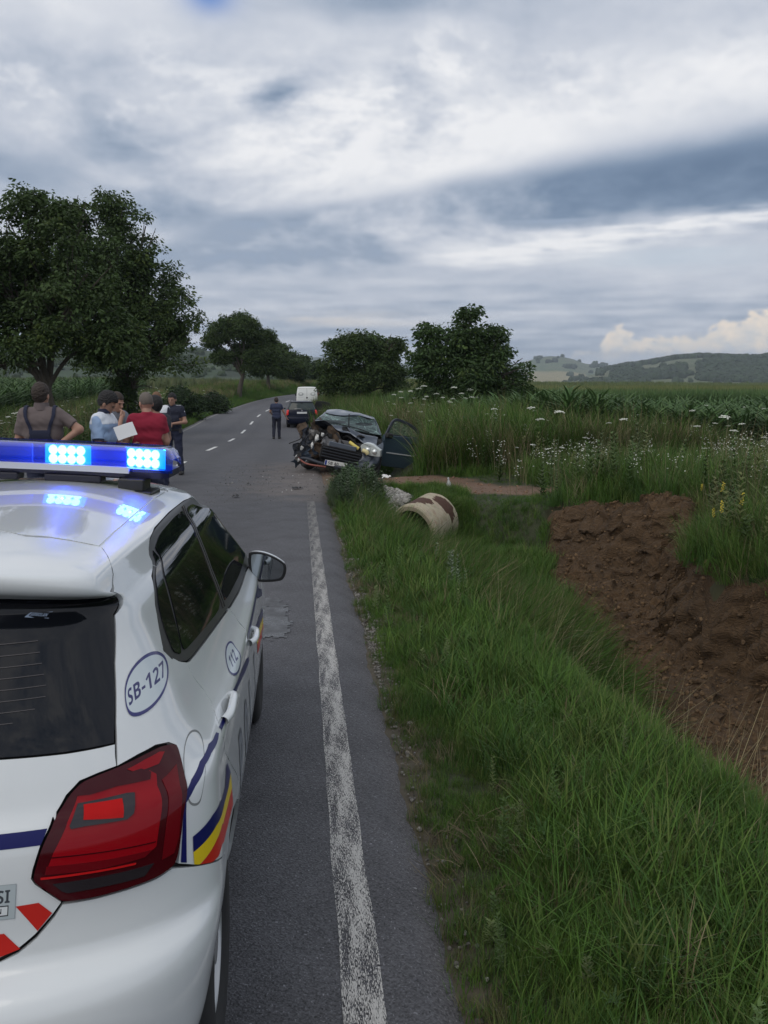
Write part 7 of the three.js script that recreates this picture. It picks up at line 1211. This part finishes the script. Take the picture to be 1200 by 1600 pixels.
  // hands: palm, four fingers, thumb leaving the side of the palm
  for (const i of [0, 1]) {
    const dir = new THREE.Vector3(...wr[i]).sub(new THREE.Vector3(...el[i])).normalize(), curl = o.curl?.[i] ?? 0.5, s = i ? 1 : -1;
    let side = new THREE.Vector3(...(o.palmSide?.[i] ?? [0, 0, 1])); side.addScaledVector(dir, -side.dot(dir)).normalize(); const nrm = new THREE.Vector3().crossVectors(dir, side).multiplyScalar(o.palmFlip?.[i] ?? -s);
    const Q = (a, b, c) => { const v = dir.clone().multiplyScalar(a).addScaledVector(side, b).addScaledVector(nrm, c); return [v.x, v.y, v.z]; };
    const fs = [cap(Q(-0.02, 0, 0), Q(0.02, 0, 0), 0.028, 0.027), cap(Q(0.03, -0.024, 0), Q(0.082, -0.028, 0), 0.016, 0.014), cap(Q(0.03, 0.022, 0), Q(0.084, 0.026, 0), 0.017, 0.014), cap(Q(0.03, 0, 0), Q(0.088, 0, 0), 0.016, 0.014)];
    [[0.03, 0.07], [0.011, 0.078], [-0.009, 0.074], [-0.028, 0.06]].forEach(([b, L]) => { const p0 = Q(0.086, b, 0), a1 = curl * 0.8, p1 = Q(0.086 + L * 0.5 * Math.cos(a1), b * 1.08, L * 0.5 * Math.sin(a1)), a2 = curl * 2.0, p2 = Q(0.086 + L * 0.5 * Math.cos(a1) + L * 0.5 * Math.cos(a2), b * 1.1, L * 0.5 * Math.sin(a1) + L * 0.5 * Math.sin(a2)); fs.push(cap(p0, p1, 0.0095, 0.0085), cap(p1, p2, 0.0085, 0.007)); });
    fs.push(cap(Q(0.022, 0.026, 0), Q(0.052, 0.05, 0.012), 0.013, 0.0105), cap(Q(0.052, 0.05, 0.012), Q(0.08, 0.05, 0.028), 0.01, 0.008));
    geos.push(surfaceNet(join(fs, 0.006), [-0.19, -0.19, -0.19], [0.19, 0.19, 0.19], 0.006).translate(...V3(el[i], wr[i], 1.02)));
  }
  const sc = (g) => g.scale(k, k, k);
  part('body', sc(merge(geos)), skin, t);
  // eyes
  for (const s of [-1, 1]) { const g = new THREE.SphereGeometry(0.0095, 10, 8); g.translate(s * 0.031, 0.0, 0.083); part('eye', sc(g.applyMatrix4(M)), eyeM, t); }
  // hair
  if (o.hair) {
    const line = o.hairline ?? 0.055, back = o.hairBack ?? -0.06, th = o.hairThick ?? 0.009;
    const hf = (x, y, z) => { const rag = 0.004 * noise2(x * 60 + z * 47, y * 55 - z * 30) + 0.003 * noise2(x * 140 + z * 90, y * 120); const edge = z > -0.005 ? lerp(back * 0.35, line, sstep(-0.005, 0.07, z)) : lerp(back * 0.35, back, sstep(-0.005, -0.06, z));  return Math.max(skull(x, y, z) - th - rag * (th > 0.008 ? 1 : 0.3) - (o.hairTop ?? 0) * sstep(0.03, 0.11, y), edge - y + rag); };
    part('hair', sc(surfaceNet(hf, [-0.115, -0.12, -0.14], [0.115, 0.17, 0.14], 0.0065).applyMatrix4(M)), mat(hairCols[o.hair], 0.75), t);
  }
  // shirt
  const sl = o.sleeve ?? 0.62, fold = (x, y, z) => 0.009 * noise2(y * 9 + z * 5 + 3, x * 7 - z * 6) + 0.006 * noise2(y * 21 - x * 8, x * 15 + z * 14);
  const sleeveEnd = [0, 1].map((i) => V3(shl[i], el[i], sl));
  const shirtSet = join([...torso.map((f) => grow(f, 0.016)), ...[0, 1].map((i) => cap(shl[i], sleeveEnd[i], 0.067, 0.064)), cap(neck, lean([0, 1.5, 0]), 0.066, 0.066)], 0.03), hem = o.hem ?? 0.86;
  const shirtF = (x, y, z) => { let v = shirtSet(x, y, z) + fold(x, y, z) * 0.7; v = Math.max(v, hem + 0.012 * Math.sin(x * 20) - y, y - 1.545 - 0.25 * z); for (const i of [0, 1]) { const a = shl[i], b = el[i], dx = [b[0] - a[0], b[1] - a[1], b[2] - a[2]], L = Math.hypot(...dx), q = ((x - a[0]) * dx[0] + (y - a[1]) * dx[1] + (z - a[2]) * dx[2]) / L - L * sl; if (Math.hypot(x - sleeveEnd[i][0], y - sleeveEnd[i][1], z - sleeveEnd[i][2]) < 0.12) v = Math.max(v, q); } return v; };
  const shirt = part('shirt', sc(surfaceNet(shirtF, lo, hi, 0.015)), o.shirt, t);
  if (o.yoke) part('yoke', sc(surfaceNet((x, y, z) => Math.max(shirtSet(x, y, z) - 0.004 + fold(x, y, z) * 0.7, 1.375 - y, y - 1.53 - 0.25 * z, Math.abs(x) - 0.235), lo, hi, 0.013)), o.yoke, t);
  if (o.collar) part('collar', sc(surfaceNet((x, y, z) => Math.max(Math.abs(cap(lean([0, 1.46, 0.0]), lean([0, 1.57, 0.015]), 0.085, 0.068)(x, y, z)) - 0.007, 1.49 - y + 0.15 * z, y - 1.565), lo, [hi[0], 1.7, hi[2]], 0.009)), o.collar, t);
  if (o.cuff) for (const i of [0, 1]) { const a = V3(shl[i], el[i], sl - 0.05), b = V3(shl[i], el[i], sl + 0.02); part('cuff', sc(tube([a, V3(a, b, 0.5), b], 0.072, 12, 4)), o.cuff, t); }
  // trousers
  const tl = o.short ? 0.42 : 0.07;
  const trF0 = join([...torso.slice(2, 4).map((f) => grow(f, 0.008)), ...[0, 1].flatMap((i) => [cap(hip[i], knee[i], 0.106, 0.08), cap(knee[i], ank[i], 0.078, 0.064)])], 0.03);
  part(o.short ? 'shorts' : 'trousers', sc(surfaceNet((x, y, z) => Math.max(trF0(x, y, z) + fold(x, y, z), tl - y, y - (o.waist ?? 1.0)), lo, [hi[0], 1.2, hi[2]], 0.015)), o.trousers, t);
  if (o.belt) part('belt', sc(surfaceNet((x, y, z) => Math.max(Math.min(trF0(x, y, z), shirtSet(x, y, z)) - 0.006, Math.abs(y - 0.985) - 0.02), [lo[0], 0.9, lo[2]], [hi[0], 1.07, hi[2]], 0.012)), o.belt, t);
  // shoes
  for (const i of [0, 1]) part('shoe', sc(surfaceNet((x, y, z) => Math.max(join([grow(feet[i], 0.016), cap([ank[i][0], 0.09, ank[i][2]], [ank[i][0], 0.05, ank[i][2]], 0.052, 0.05)], 0.02)(x, y, z), -y, y - 0.13), [ank[i][0] - 0.13, -0.015, ank[i][2] - 0.15], [ank[i][0] + 0.13, 0.16, ank[i][2] + 0.26], 0.009)), o.shoes ?? mat([0.015, 0.014, 0.014], 0.6), t);
  return { t, sc, lo, hi, lean, shirtSet, k };
}
const cloth = (c, o = {}) => phys(c, 0.9, { sheen: 0.25, sheenColor: C(0.5, 0.5, 0.5), sheenRoughness: 0.6, ...o });
const navyCloth = cloth([0.016, 0.02, 0.045]), denim = cloth([0.02, 0.026, 0.055]);
{
  // 1: overalls, back turned
  const p = person('man in taupe polo shirt and navy overalls, back turned, one hand on his hip', 62, 10.4, { h: 1.8, turn: Math.PI + 0.05, broad: 0.98, belly: 0.02, head: [0, 0, 0.01, 0.05, -0.25], elbow: [[-0.4, 1.27, -0.04], [0.27, 1.13, 0.02]], wrist: [[-0.2, 1.12, -0.11], [0.28, 0.88, 0.1]], palmSide: [[0, 1, 0], [0, 0, 1]], hair: 'brown', hairBack: -0.085, shirt: cloth([0.135, 0.108, 0.105]), trousers: navyCloth, waist: 1.1, hem: 0.95, sleeve: 0.72, collar: cloth([0.12, 0.096, 0.095]) });
  const bib = p.sc(surfaceNet((x, y, z) => Math.max(Math.abs(p.shirtSet(x, y, z) - 0.012) - 0.008, y - 1.27, 0.95 - y, Math.abs(x) - lerp(0.2, 0.105, sstep(1.0, 1.25, y)), z - 0.0), p.lo, p.hi, 0.012)); part('overall_bib', bib, navyCloth, p.t);
  const front = p.sc(surfaceNet((x, y, z) => Math.max(Math.abs(p.shirtSet(x, y, z) - 0.012) - 0.008, y - 1.33, 0.95 - y, Math.abs(x) - 0.13, -z), p.lo, p.hi, 0.012)); part('overall_bib', front, navyCloth, p.t);
  for (const s of [-1, 1]) part('strap', p.sc(surfaceNet((x, y, z) => Math.max(Math.abs(p.shirtSet(x, y, z) - 0.012) - 0.008, Math.abs(x - s * lerp(0.095, 0.15, sstep(1.25, 1.46, y))) - 0.02, 1.22 - y, y - 1.56), p.lo, p.hi, 0.01)), navyCloth, p.t);
  // 2: officer with papers
  person('black haired officer in light blue shirt with white shoulders, reading a paper', 156, 10.9, { h: 1.71, turn: Math.PI / 2 - 0.15, head: [0, -0.015, 0.075, 0.5, 0.1], stoop: 0.03, elbow: [[-0.25, 1.12, 0.04], [0.24, 1.12, 0.1]], wrist: [[-0.13, 1.06, 0.29], [0.12, 1.1, 0.32]], curl: [0.7, 0.7], palmSide: [[0, 1, 0.3], [0, 1, 0.3]], hair: 'black', hairTop: 0.008, hairThick: 0.012, shirt: cloth([0.3, 0.42, 0.62]), yoke: cloth([0.66, 0.7, 0.76]), collar: navyCloth, cuff: navyCloth, trousers: navyCloth, belt: mat([0.01, 0.01, 0.012], 0.5), hem: 0.93, sleeve: 0.78, skin: [0.3, 0.165, 0.115] });
  // 3: grey shirt, hand at the face
  person('man in grey shirt with a hand at his face, behind the blue shirted officer', 176, 12.2, { h: 1.7, turn: Math.PI / 2 - 0.55, head: [0, -0.01, 0.05, 0.3, 0], elbow: [[-0.24, 1.16, 0.24], [0.25, 1.15, 0.1]], wrist: [[-0.08, 1.42, 0.2], [0.1, 1.14, 0.28]], curl: [0.9, 0.6], palmSide: [[1, 0, 0], [0, 1, 0]], hair: 'brown', hairThick: 0.005, shirt: cloth([0.16, 0.175, 0.21]), trousers: denim, hem: 0.86 });
  // 4: red shirt, back turned
  person('man seen from behind in dark red T-shirt and shorts with cropped grey hair', 227, 11.2, { h: 1.69, turn: Math.PI + 0.3, broad: 0.96, belly: 0.015, head: [0, 0, 0.03, 0.22, 0.25], elbow: [[-0.24, 1.15, 0.03], [0.26, 1.17, 0.05]], wrist: [[-0.22, 0.92, 0.15], [0.32, 0.92, 0.06]], hair: 'grey', hairThick: 0.004, hairBack: -0.03, shirt: cloth([0.26, 0.012, 0.035]), trousers: navyCloth, short: true, hem: 0.84, skin: [0.4, 0.22, 0.16] });
  // 5: dark head behind the red shirt
  person('dark haired person in dark clothes, almost hidden behind the man in the red T-shirt', 242, 12.6, { h: 1.63, turn: Math.PI + 0.9, head: [0, 0, 0.02, 0.1, 0], elbow: [[-0.24, 1.14, 0.02], [0.24, 1.14, 0.02]], wrist: [[-0.24, 0.9, 0.14], [0.24, 0.9, 0.14]], hair: 'black', hairBack: -0.09, hairThick: 0.016, shirt: cloth([0.03, 0.03, 0.04]), trousers: denim });
  // 6: balding man facing the camera
  person('ginger balding man in dark top with white shoulders, looking over the red T-shirt', 244, 16.6, { h: 1.67, turn: -0.35, head: [0, 0, 0.02, 0.1, -0.1], elbow: [[-0.26, 1.14, 0.03], [0.26, 1.14, 0.03]], wrist: [[-0.06, 1.08, 0.24], [0.04, 1.1, 0.25]], palmSide: [[0, 1, 0], [0, 1, 0]], hair: 'ginger', hairThick: 0.004, hairline: 0.075, shirt: cloth([0.02, 0.022, 0.04]), yoke: cloth([0.6, 0.62, 0.66]), trousers: denim, skin: [0.46, 0.25, 0.17], sleeve: 0.7 });
  // 7: young officer, arms folded in front
  person('young man in navy uniform with white shoulder tabs, hands clasped, facing the camera', 268, 18.6, { h: 1.64, turn: -0.12, head: [0, 0, 0.02, 0.12, -0.15], elbow: [[-0.27, 1.15, 0.02], [0.28, 1.15, 0.04]], wrist: [[-0.04, 1.1, 0.2], [0.05, 1.12, 0.22]], palmSide: [[0, 1, 0], [0, 1, 0]], hair: 'black', hairThick: 0.009, shirt: cloth([0.014, 0.017, 0.034]), trousers: navyCloth, belt: mat([0.01, 0.01, 0.012], 0.5), hem: 0.94, skin: [0.33, 0.185, 0.13], knee: [[-0.12, 0.5, 0.03], [0.12, 0.5, 0.03]], ankle: [[-0.13, 0.085, -0.02], [0.16, 0.085, 0.03]] });
  { const q = scene.children[scene.children.length - 1], k = 1.64 / 1.75; for (const s of [-1, 1]) { part('shoulder_tab', boxg(0.1, 0.014, 0.05, s * 0.13 * k, 1.512 * k, -0.005, 0.005), mat([0.62, 0.64, 0.68], 0.7), q); part('sleeve_badge', boxg(0.012, 0.06, 0.05, s * 0.265 * k, 1.36 * k, 0.01, 0.004), mat([0.55, 0.57, 0.62], 0.7), q); } part('radio', boxg(0.06, 0.11, 0.045, 0.17 * k, 0.97 * k, 0.07, 0.01), mat([0.03, 0.03, 0.035], 0.5), q); }
  // 8: the man walking away
  const w = person('man in navy T-shirt and dark jeans walking away along the road beside the estate car', 431, 39, { h: 1.76, turn: Math.PI - 0.06, head: [0, 0, 0.03, 0.15, 0], elbow: [[-0.3, 1.17, 0.02], [0.27, 1.16, 0.06]], wrist: [[-0.41, 0.93, 0.1], [0.2, 1.02, 0.26]], hair: 'brown', hairThick: 0.008, hairBack: -0.08, shirt: cloth([0.034, 0.043, 0.085]), trousers: cloth([0.016, 0.019, 0.035]), hem: 0.85, knee: [[-0.1, 0.51, 0.07], [0.12, 0.5, -0.0]], ankle: [[-0.1, 0.085, 0.02], [0.12, 0.13, -0.2]], skin: [0.36, 0.2, 0.14] });
  w.t.position.y = crownY(-1, 39);
  // the sheet of paper in the officer's hands
  const pg = new THREE.PlaneGeometry(0.23, 0.17, 14, 8), q = pg.attributes.position; for (let i = 0; i < q.count; i++) q.setZ(i, 0.025 * Math.sin(q.getX(i) * 9 + 0.6) + 0.01 * Math.sin(q.getY(i) * 14)); pg.computeVertexNormals();
  const paper = solo('paper_sheet', pg, mat([0.66, 0.67, 0.69], 0.8), 'white sheet of paper held by the officer in the light blue shirt', 'paper');
  paper.position.set(at(193, 10.75), 1.32, -10.72); paper.rotation.set(-0.6, 0.3, 0.45);
}
// ================================================================== culvert, rubble, pole and litter
{
  const t = thing('culvert_pipe', 'cream painted concrete culvert pipe with brown stains, lying at the end of the ditch', 'culvert pipe', [1.72, -0.36, -13.35]);
  const n = 56, L = 0.66, stain = canvasTex(512, 256, (x, w, h) => {
    const g = makeRng(12); x.fillStyle = '#a79d88'; x.fillRect(0, 0, w, h);
    for (let i = 0; i < 900; i++) { x.fillStyle = `rgba(${90 + g() * 60 | 0},${80 + g() * 50 | 0},${60 + g() * 40 | 0},0.12)`; x.beginPath(); x.ellipse(g() * w, g() * h, 2 + g() * 14, 1 + g() * 7, g() * 3, 0, 7); x.fill(); }
    const blob = (cx, cy, rx, ry) => { x.fillStyle = '#4a3226'; x.beginPath(); for (let i = 0; i <= 60; i++) { const a = i / 60 * 6.283, k = 1 + 0.32 * noise2(Math.cos(a) * 2 + cx, Math.sin(a) * 2 + cy) + 0.12 * noise2(Math.cos(a) * 7 + cy, Math.sin(a) * 7); x.lineTo(cx + Math.cos(a) * rx * k, cy + Math.sin(a) * ry * k); } x.fill(); };
    blob(150, 175, 46, 60); blob(92, 45, 34, 30); blob(60, 70, 30, 22); blob(112, 108, 9, 8); blob(100, 130, 7, 7); blob(300, 60, 50, 40); blob(400, 150, 70, 60);
    for (let i = 0; i < 26; i++) blob(60 + g() * 200, 20 + g() * 220, 2 + g() * 5, 2 + g() * 4);
  });
  const prof = [[0.33, 0.04], [0.335, 0], [0.40, 0], [0.42, 0.02], [0.422, 0.1], [0.415, 0.13], [0.415, L - 0.03], [0.4, L], [0.33, L]].map(([r, y]) => new THREE.Vector2(r, y));
  const og = new THREE.LatheGeometry(prof, n); { const q = og.attributes.position, uv = og.attributes.uv; for (let i = 0; i < q.count; i++) { const a = Math.atan2(q.getZ(i), q.getX(i)); uv.setXY(i, (a / 6.2832 + 1) % 1, q.getY(i) / L); const k = 1 + 0.012 * noise2(a * 3, q.getY(i) * 6); q.setX(i, q.getX(i) * k); q.setZ(i, q.getZ(i) * k); } }
  const bump = groundBump.clone(); bump.repeat.set(3, 1); bump.needsUpdate = true;
  const wall = part('pipe_wall', toCreasedNormals(og, 0.6), mat(0xffffff, 0.9, { map: stain, bumpMap: bump, bumpScale: 0.01 }), t);
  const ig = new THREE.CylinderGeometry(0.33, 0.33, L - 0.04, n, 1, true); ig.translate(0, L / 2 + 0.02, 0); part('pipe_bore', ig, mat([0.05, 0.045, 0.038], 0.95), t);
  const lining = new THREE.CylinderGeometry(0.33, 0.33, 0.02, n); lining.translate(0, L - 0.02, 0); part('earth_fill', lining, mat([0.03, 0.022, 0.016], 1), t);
  t.quaternion.setFromUnitVectors(new THREE.Vector3(0, 1, 0), new THREE.Vector3(0.68, 0.22, -0.7).normalize()); t.rotateY(2.2);
}
const lumpGeo = (seed, flat = 0.7, det = 1) => { const r = makeRng(seed), g = mergeVertices(new THREE.IcosahedronGeometry(1, det).deleteAttribute('uv').deleteAttribute('normal')), q = g.attributes.position; for (let i = 0; i < q.count; i++) { const k = 0.7 + 0.6 * r(); q.setXYZ(i, q.getX(i) * k, q.getY(i) * k * flat, q.getZ(i) * k); } const f = g.toNonIndexed(); f.computeVertexNormals(); return f; };
function lumps(name, label, category, m, spots, seeds) {
  const root = new THREE.Group(), o = new THREE.Object3D(); root.name = numbered(name); scene.add(root); tag(root, label, category, null, 'stuff');
  seeds.forEach((s, gi) => { const l = spots.filter((_, i) => i % seeds.length === gi), im = new THREE.InstancedMesh(lumpGeo(s, 0.75), m, l.length); l.forEach(([x, y, d, r, c], i) => { o.position.set(x, y, -d); o.rotation.set(R(0, 6), R(0, 6), R(0, 6)); o.scale.set(r * R(0.7, 1.3), r, r * R(0.7, 1.3)); o.updateMatrix(); im.setMatrixAt(i, o.matrix); im.setColorAt(i, C(...c)); }); im.name = name; im.castShadow = im.receiveShadow = true; im.userData.kind = 'stuff'; root.add(im); });
}
{
  const l = []; for (let i = 0; i < 1700; i++) { const a = rnd() * 6.28, q = Math.sqrt(rnd()), x = 1.5 + Math.cos(a) * q * 0.42 - 0.1, d = 14.9 + Math.sin(a) * q * 1.15, k = R(0.18, 0.42); l.push([x, H(x, d) + 0.01, d, R(0.008, 0.03) * (rnd() < 0.06 ? 1.8 : 1), [k, k * 0.96, k * 0.88]]); }
  lumps('rubble', 'pale broken concrete and stones beside the culvert pipe', 'rubble', mat(0xffffff, 0.95), l, [3, 4, 5]);
  const c = []; for (let i = 0; i < 22000; i++) { const d = 3.6 + 9.4 * rnd(), x = R(1.6, 5.4); if (soilMask(x, d) < 0.35) continue; const r = 0.004 + 0.02 * Math.pow(rnd(), 5), k = R(0.65, 1.25); c.push([x, H(x, d) + clods(x, d) - 0.03, d, r, [soilCol[0] * k, soilCol[1] * k, soilCol[2] * k]]); }
  lumps('soil_clods', 'crumbs and clods of dark brown earth over the dug ditch', 'soil', mat(0xffffff, 1), c, [7, 8, 9, 10]);
  const tr = []; for (let i = 0; i < 1400; i++) { const d = R(13.8, 20), x = R(0.7, 5.6); if (trackMask(x, d) < 0.4) continue; const k = R(0.7, 1.5); tr.push([x, H(x, d) + 0.004, d, 0.006 + 0.03 * Math.pow(rnd(), 4), [trackCol[0] * k, trackCol[1] * k, trackCol[2] * k]]); }
  lumps('track_stones', 'reddish crumbs and stones on the dirt crossing', 'stones', mat(0xffffff, 1), tr, [13, 14]);
}
// plastic bottle on the dirt crossing
{
  const d = 15.3, x = 2.62, t = thing('plastic_bottle', 'empty clear plastic bottle standing on the dirt crossing above the pipe', 'bottle', [x, H(x, d), -d]);
  const pr = [[0.001, 0], [0.04, 0], [0.046, 0.015], [0.044, 0.06], [0.047, 0.07], [0.044, 0.08], [0.047, 0.12], [0.043, 0.16], [0.018, 0.22], [0.014, 0.235], [0.014, 0.25]].map(([a, b]) => new THREE.Vector2(a, b));
  part('bottle_body', new THREE.LatheGeometry(pr, 20), phys([0.85, 0.88, 0.88], 0.08, { transmission: 0.7, thickness: 0 }), t); const cp = new THREE.CylinderGeometry(0.016, 0.016, 0.02, 16); cp.translate(0, 0.258, 0); part('cap', cp, mat([0.6, 0.62, 0.62], 0.5), t); t.rotation.z = 0.12;
}
const crumple = (w, h, n, amp, seed) => { const g = new THREE.PlaneGeometry(w, h, n, n), q = g.attributes.position; for (let i = 0; i < q.count; i++) { const x = q.getX(i), y = q.getY(i); q.setXYZ(i, x + 0.3 * amp * noise2(x * 9 + seed, y * 9), y + 0.3 * amp * noise2(y * 8, x * 8 + seed), amp * (fbm(x * 6 + seed, y * 6, 3) + 0.4 * noise2(x * 22, y * 22 + seed))); } g.rotateX(-Math.PI / 2); g.deleteAttribute('normal'); g.deleteAttribute('uv'); return toCreasedNormals(G([...q.array], [...g.index.array]), 0.5); };
{
  const s = solo('plastic_sheet', crumple(0.75, 0.5, 22, 0.2, 3), mat([0.1, 0.3, 0.3], 0.6), 'crumpled teal plastic sheet caught in the grass right of the wrecked car', 'plastic sheet'); s.position.set(4.15, H(4.15, 22.2) + 0.62, -22.2); s.rotation.set(0.35, 0.3, 0.1);
  const s2 = solo('plastic_sheet', crumple(0.34, 0.26, 12, 0.14, 8), mat([0.12, 0.28, 0.34], 0.6), 'smaller blue green scrap of plastic left of the crumpled teal sheet', 'plastic sheet'); s2.position.set(3.72, H(3.72, 22) + 0.5, -22); s2.rotation.set(0.4, 0.9, 0);
  const lit = [[1.72, 17.6, 0.16, 'crumpled white paper on the dirt crossing beside the wrecked car'], [2.05, 20.6, 0.14, 'small white scrap of litter under the open door of the wrecked car'], [5.35, 14.4, 0.13, 'white scrap of litter in the grass at the far end of the dirt crossing']];
  lit.forEach(([x, d, w, label], i) => { const m = solo('litter', crumple(w, w * 0.8, 8, 0.07, 20 + i), mat([0.68, 0.68, 0.66], 0.8), label, 'litter'); m.position.set(x, H(x, d) + 0.05, -d); m.rotation.y = i; });
  const fr = [[-0.05, 15.9, 0.12, 'black plastic fragment on the road in front of the wrecked car'], [-1.05, 14.6, 0.09, 'small dark fragment lying alone on the asphalt near the road centre']];
  fr.forEach(([x, d, w, label], i) => { const m = solo('car_fragment', crumple(w * 1.6, w, 7, 0.06, 40 + i), mat([0.015, 0.015, 0.016], 0.6), label, 'car fragment'); m.position.set(x, crownY(x, d) + 0.03, -d); m.rotation.y = 0.5 + i; });
  // bits of glass and plastic scattered round the nose of the wreck
  const g = []; for (let i = 0; i < 170; i++) { const a = rnd() * 6.28, q = Math.sqrt(rnd()), x = 0.1 + Math.cos(a) * q * 1.7, d = 17.3 + Math.sin(a) * q * 2.4, k = rnd() < 0.22 ? R(0.35, 0.6) : R(0.02, 0.2); g.push([x, (x < EDGE_R ? crownY(x, d) : H(x, d)) + 0.006, d, R(0.004, 0.014) * (rnd() < 0.05 ? 2 : 1), [k, k, k * 0.97]]); }
  lumps('crash_debris', 'scattered bits of glass and plastic on the road before the wrecked car', 'debris', mat(0xffffff, 0.5), g, [21, 22]);
}
// concrete utility pole beside the ivy covered tree
{
  const d = 46, t = thing('utility_pole', 'pale concrete utility pole with ladder openings beside the ivy covered tree', 'utility pole', [at(209, d), H(at(209, d), d) - 0.1, -d]), con = mat([0.4, 0.39, 0.36], 0.9, { bumpMap: groundBump, bumpScale: 0.01 });
  for (const s of [-1, 1]) { const g = new THREE.BoxGeometry(0.075, 8.2, 0.16); g.translate(s * 0.1, 4.1, 0); const q = g.attributes.position; for (let i = 0; i < q.count; i++) q.setX(i, q.getX(i) - s * 0.03 * q.getY(i) / 8.2); part('post', g, con, t); }
  for (let i = 0; i < 13; i++) part('rung', boxg(0.15, 0.16, 0.12, 0, 0.7 + i * 0.6, 0, 0.01), con, t);
  part('cross_arm', boxg(1.5, 0.09, 0.09, 0, 8.05, 0, 0.01), mat([0.2, 0.2, 0.2], 0.6), t); for (const x of [-0.6, 0, 0.6]) { const i = new THREE.LatheGeometry([[0.001, 0], [0.05, 0], [0.05, 0.05], [0.03, 0.07], [0.045, 0.1], [0.001, 0.14]].map(([a, b]) => new THREE.Vector2(a, b)), 12); i.translate(x, 8.1, 0); part('insulator', i, mat([0.3, 0.15, 0.1], 0.3), t); }
}
renderer.render(scene, camera);
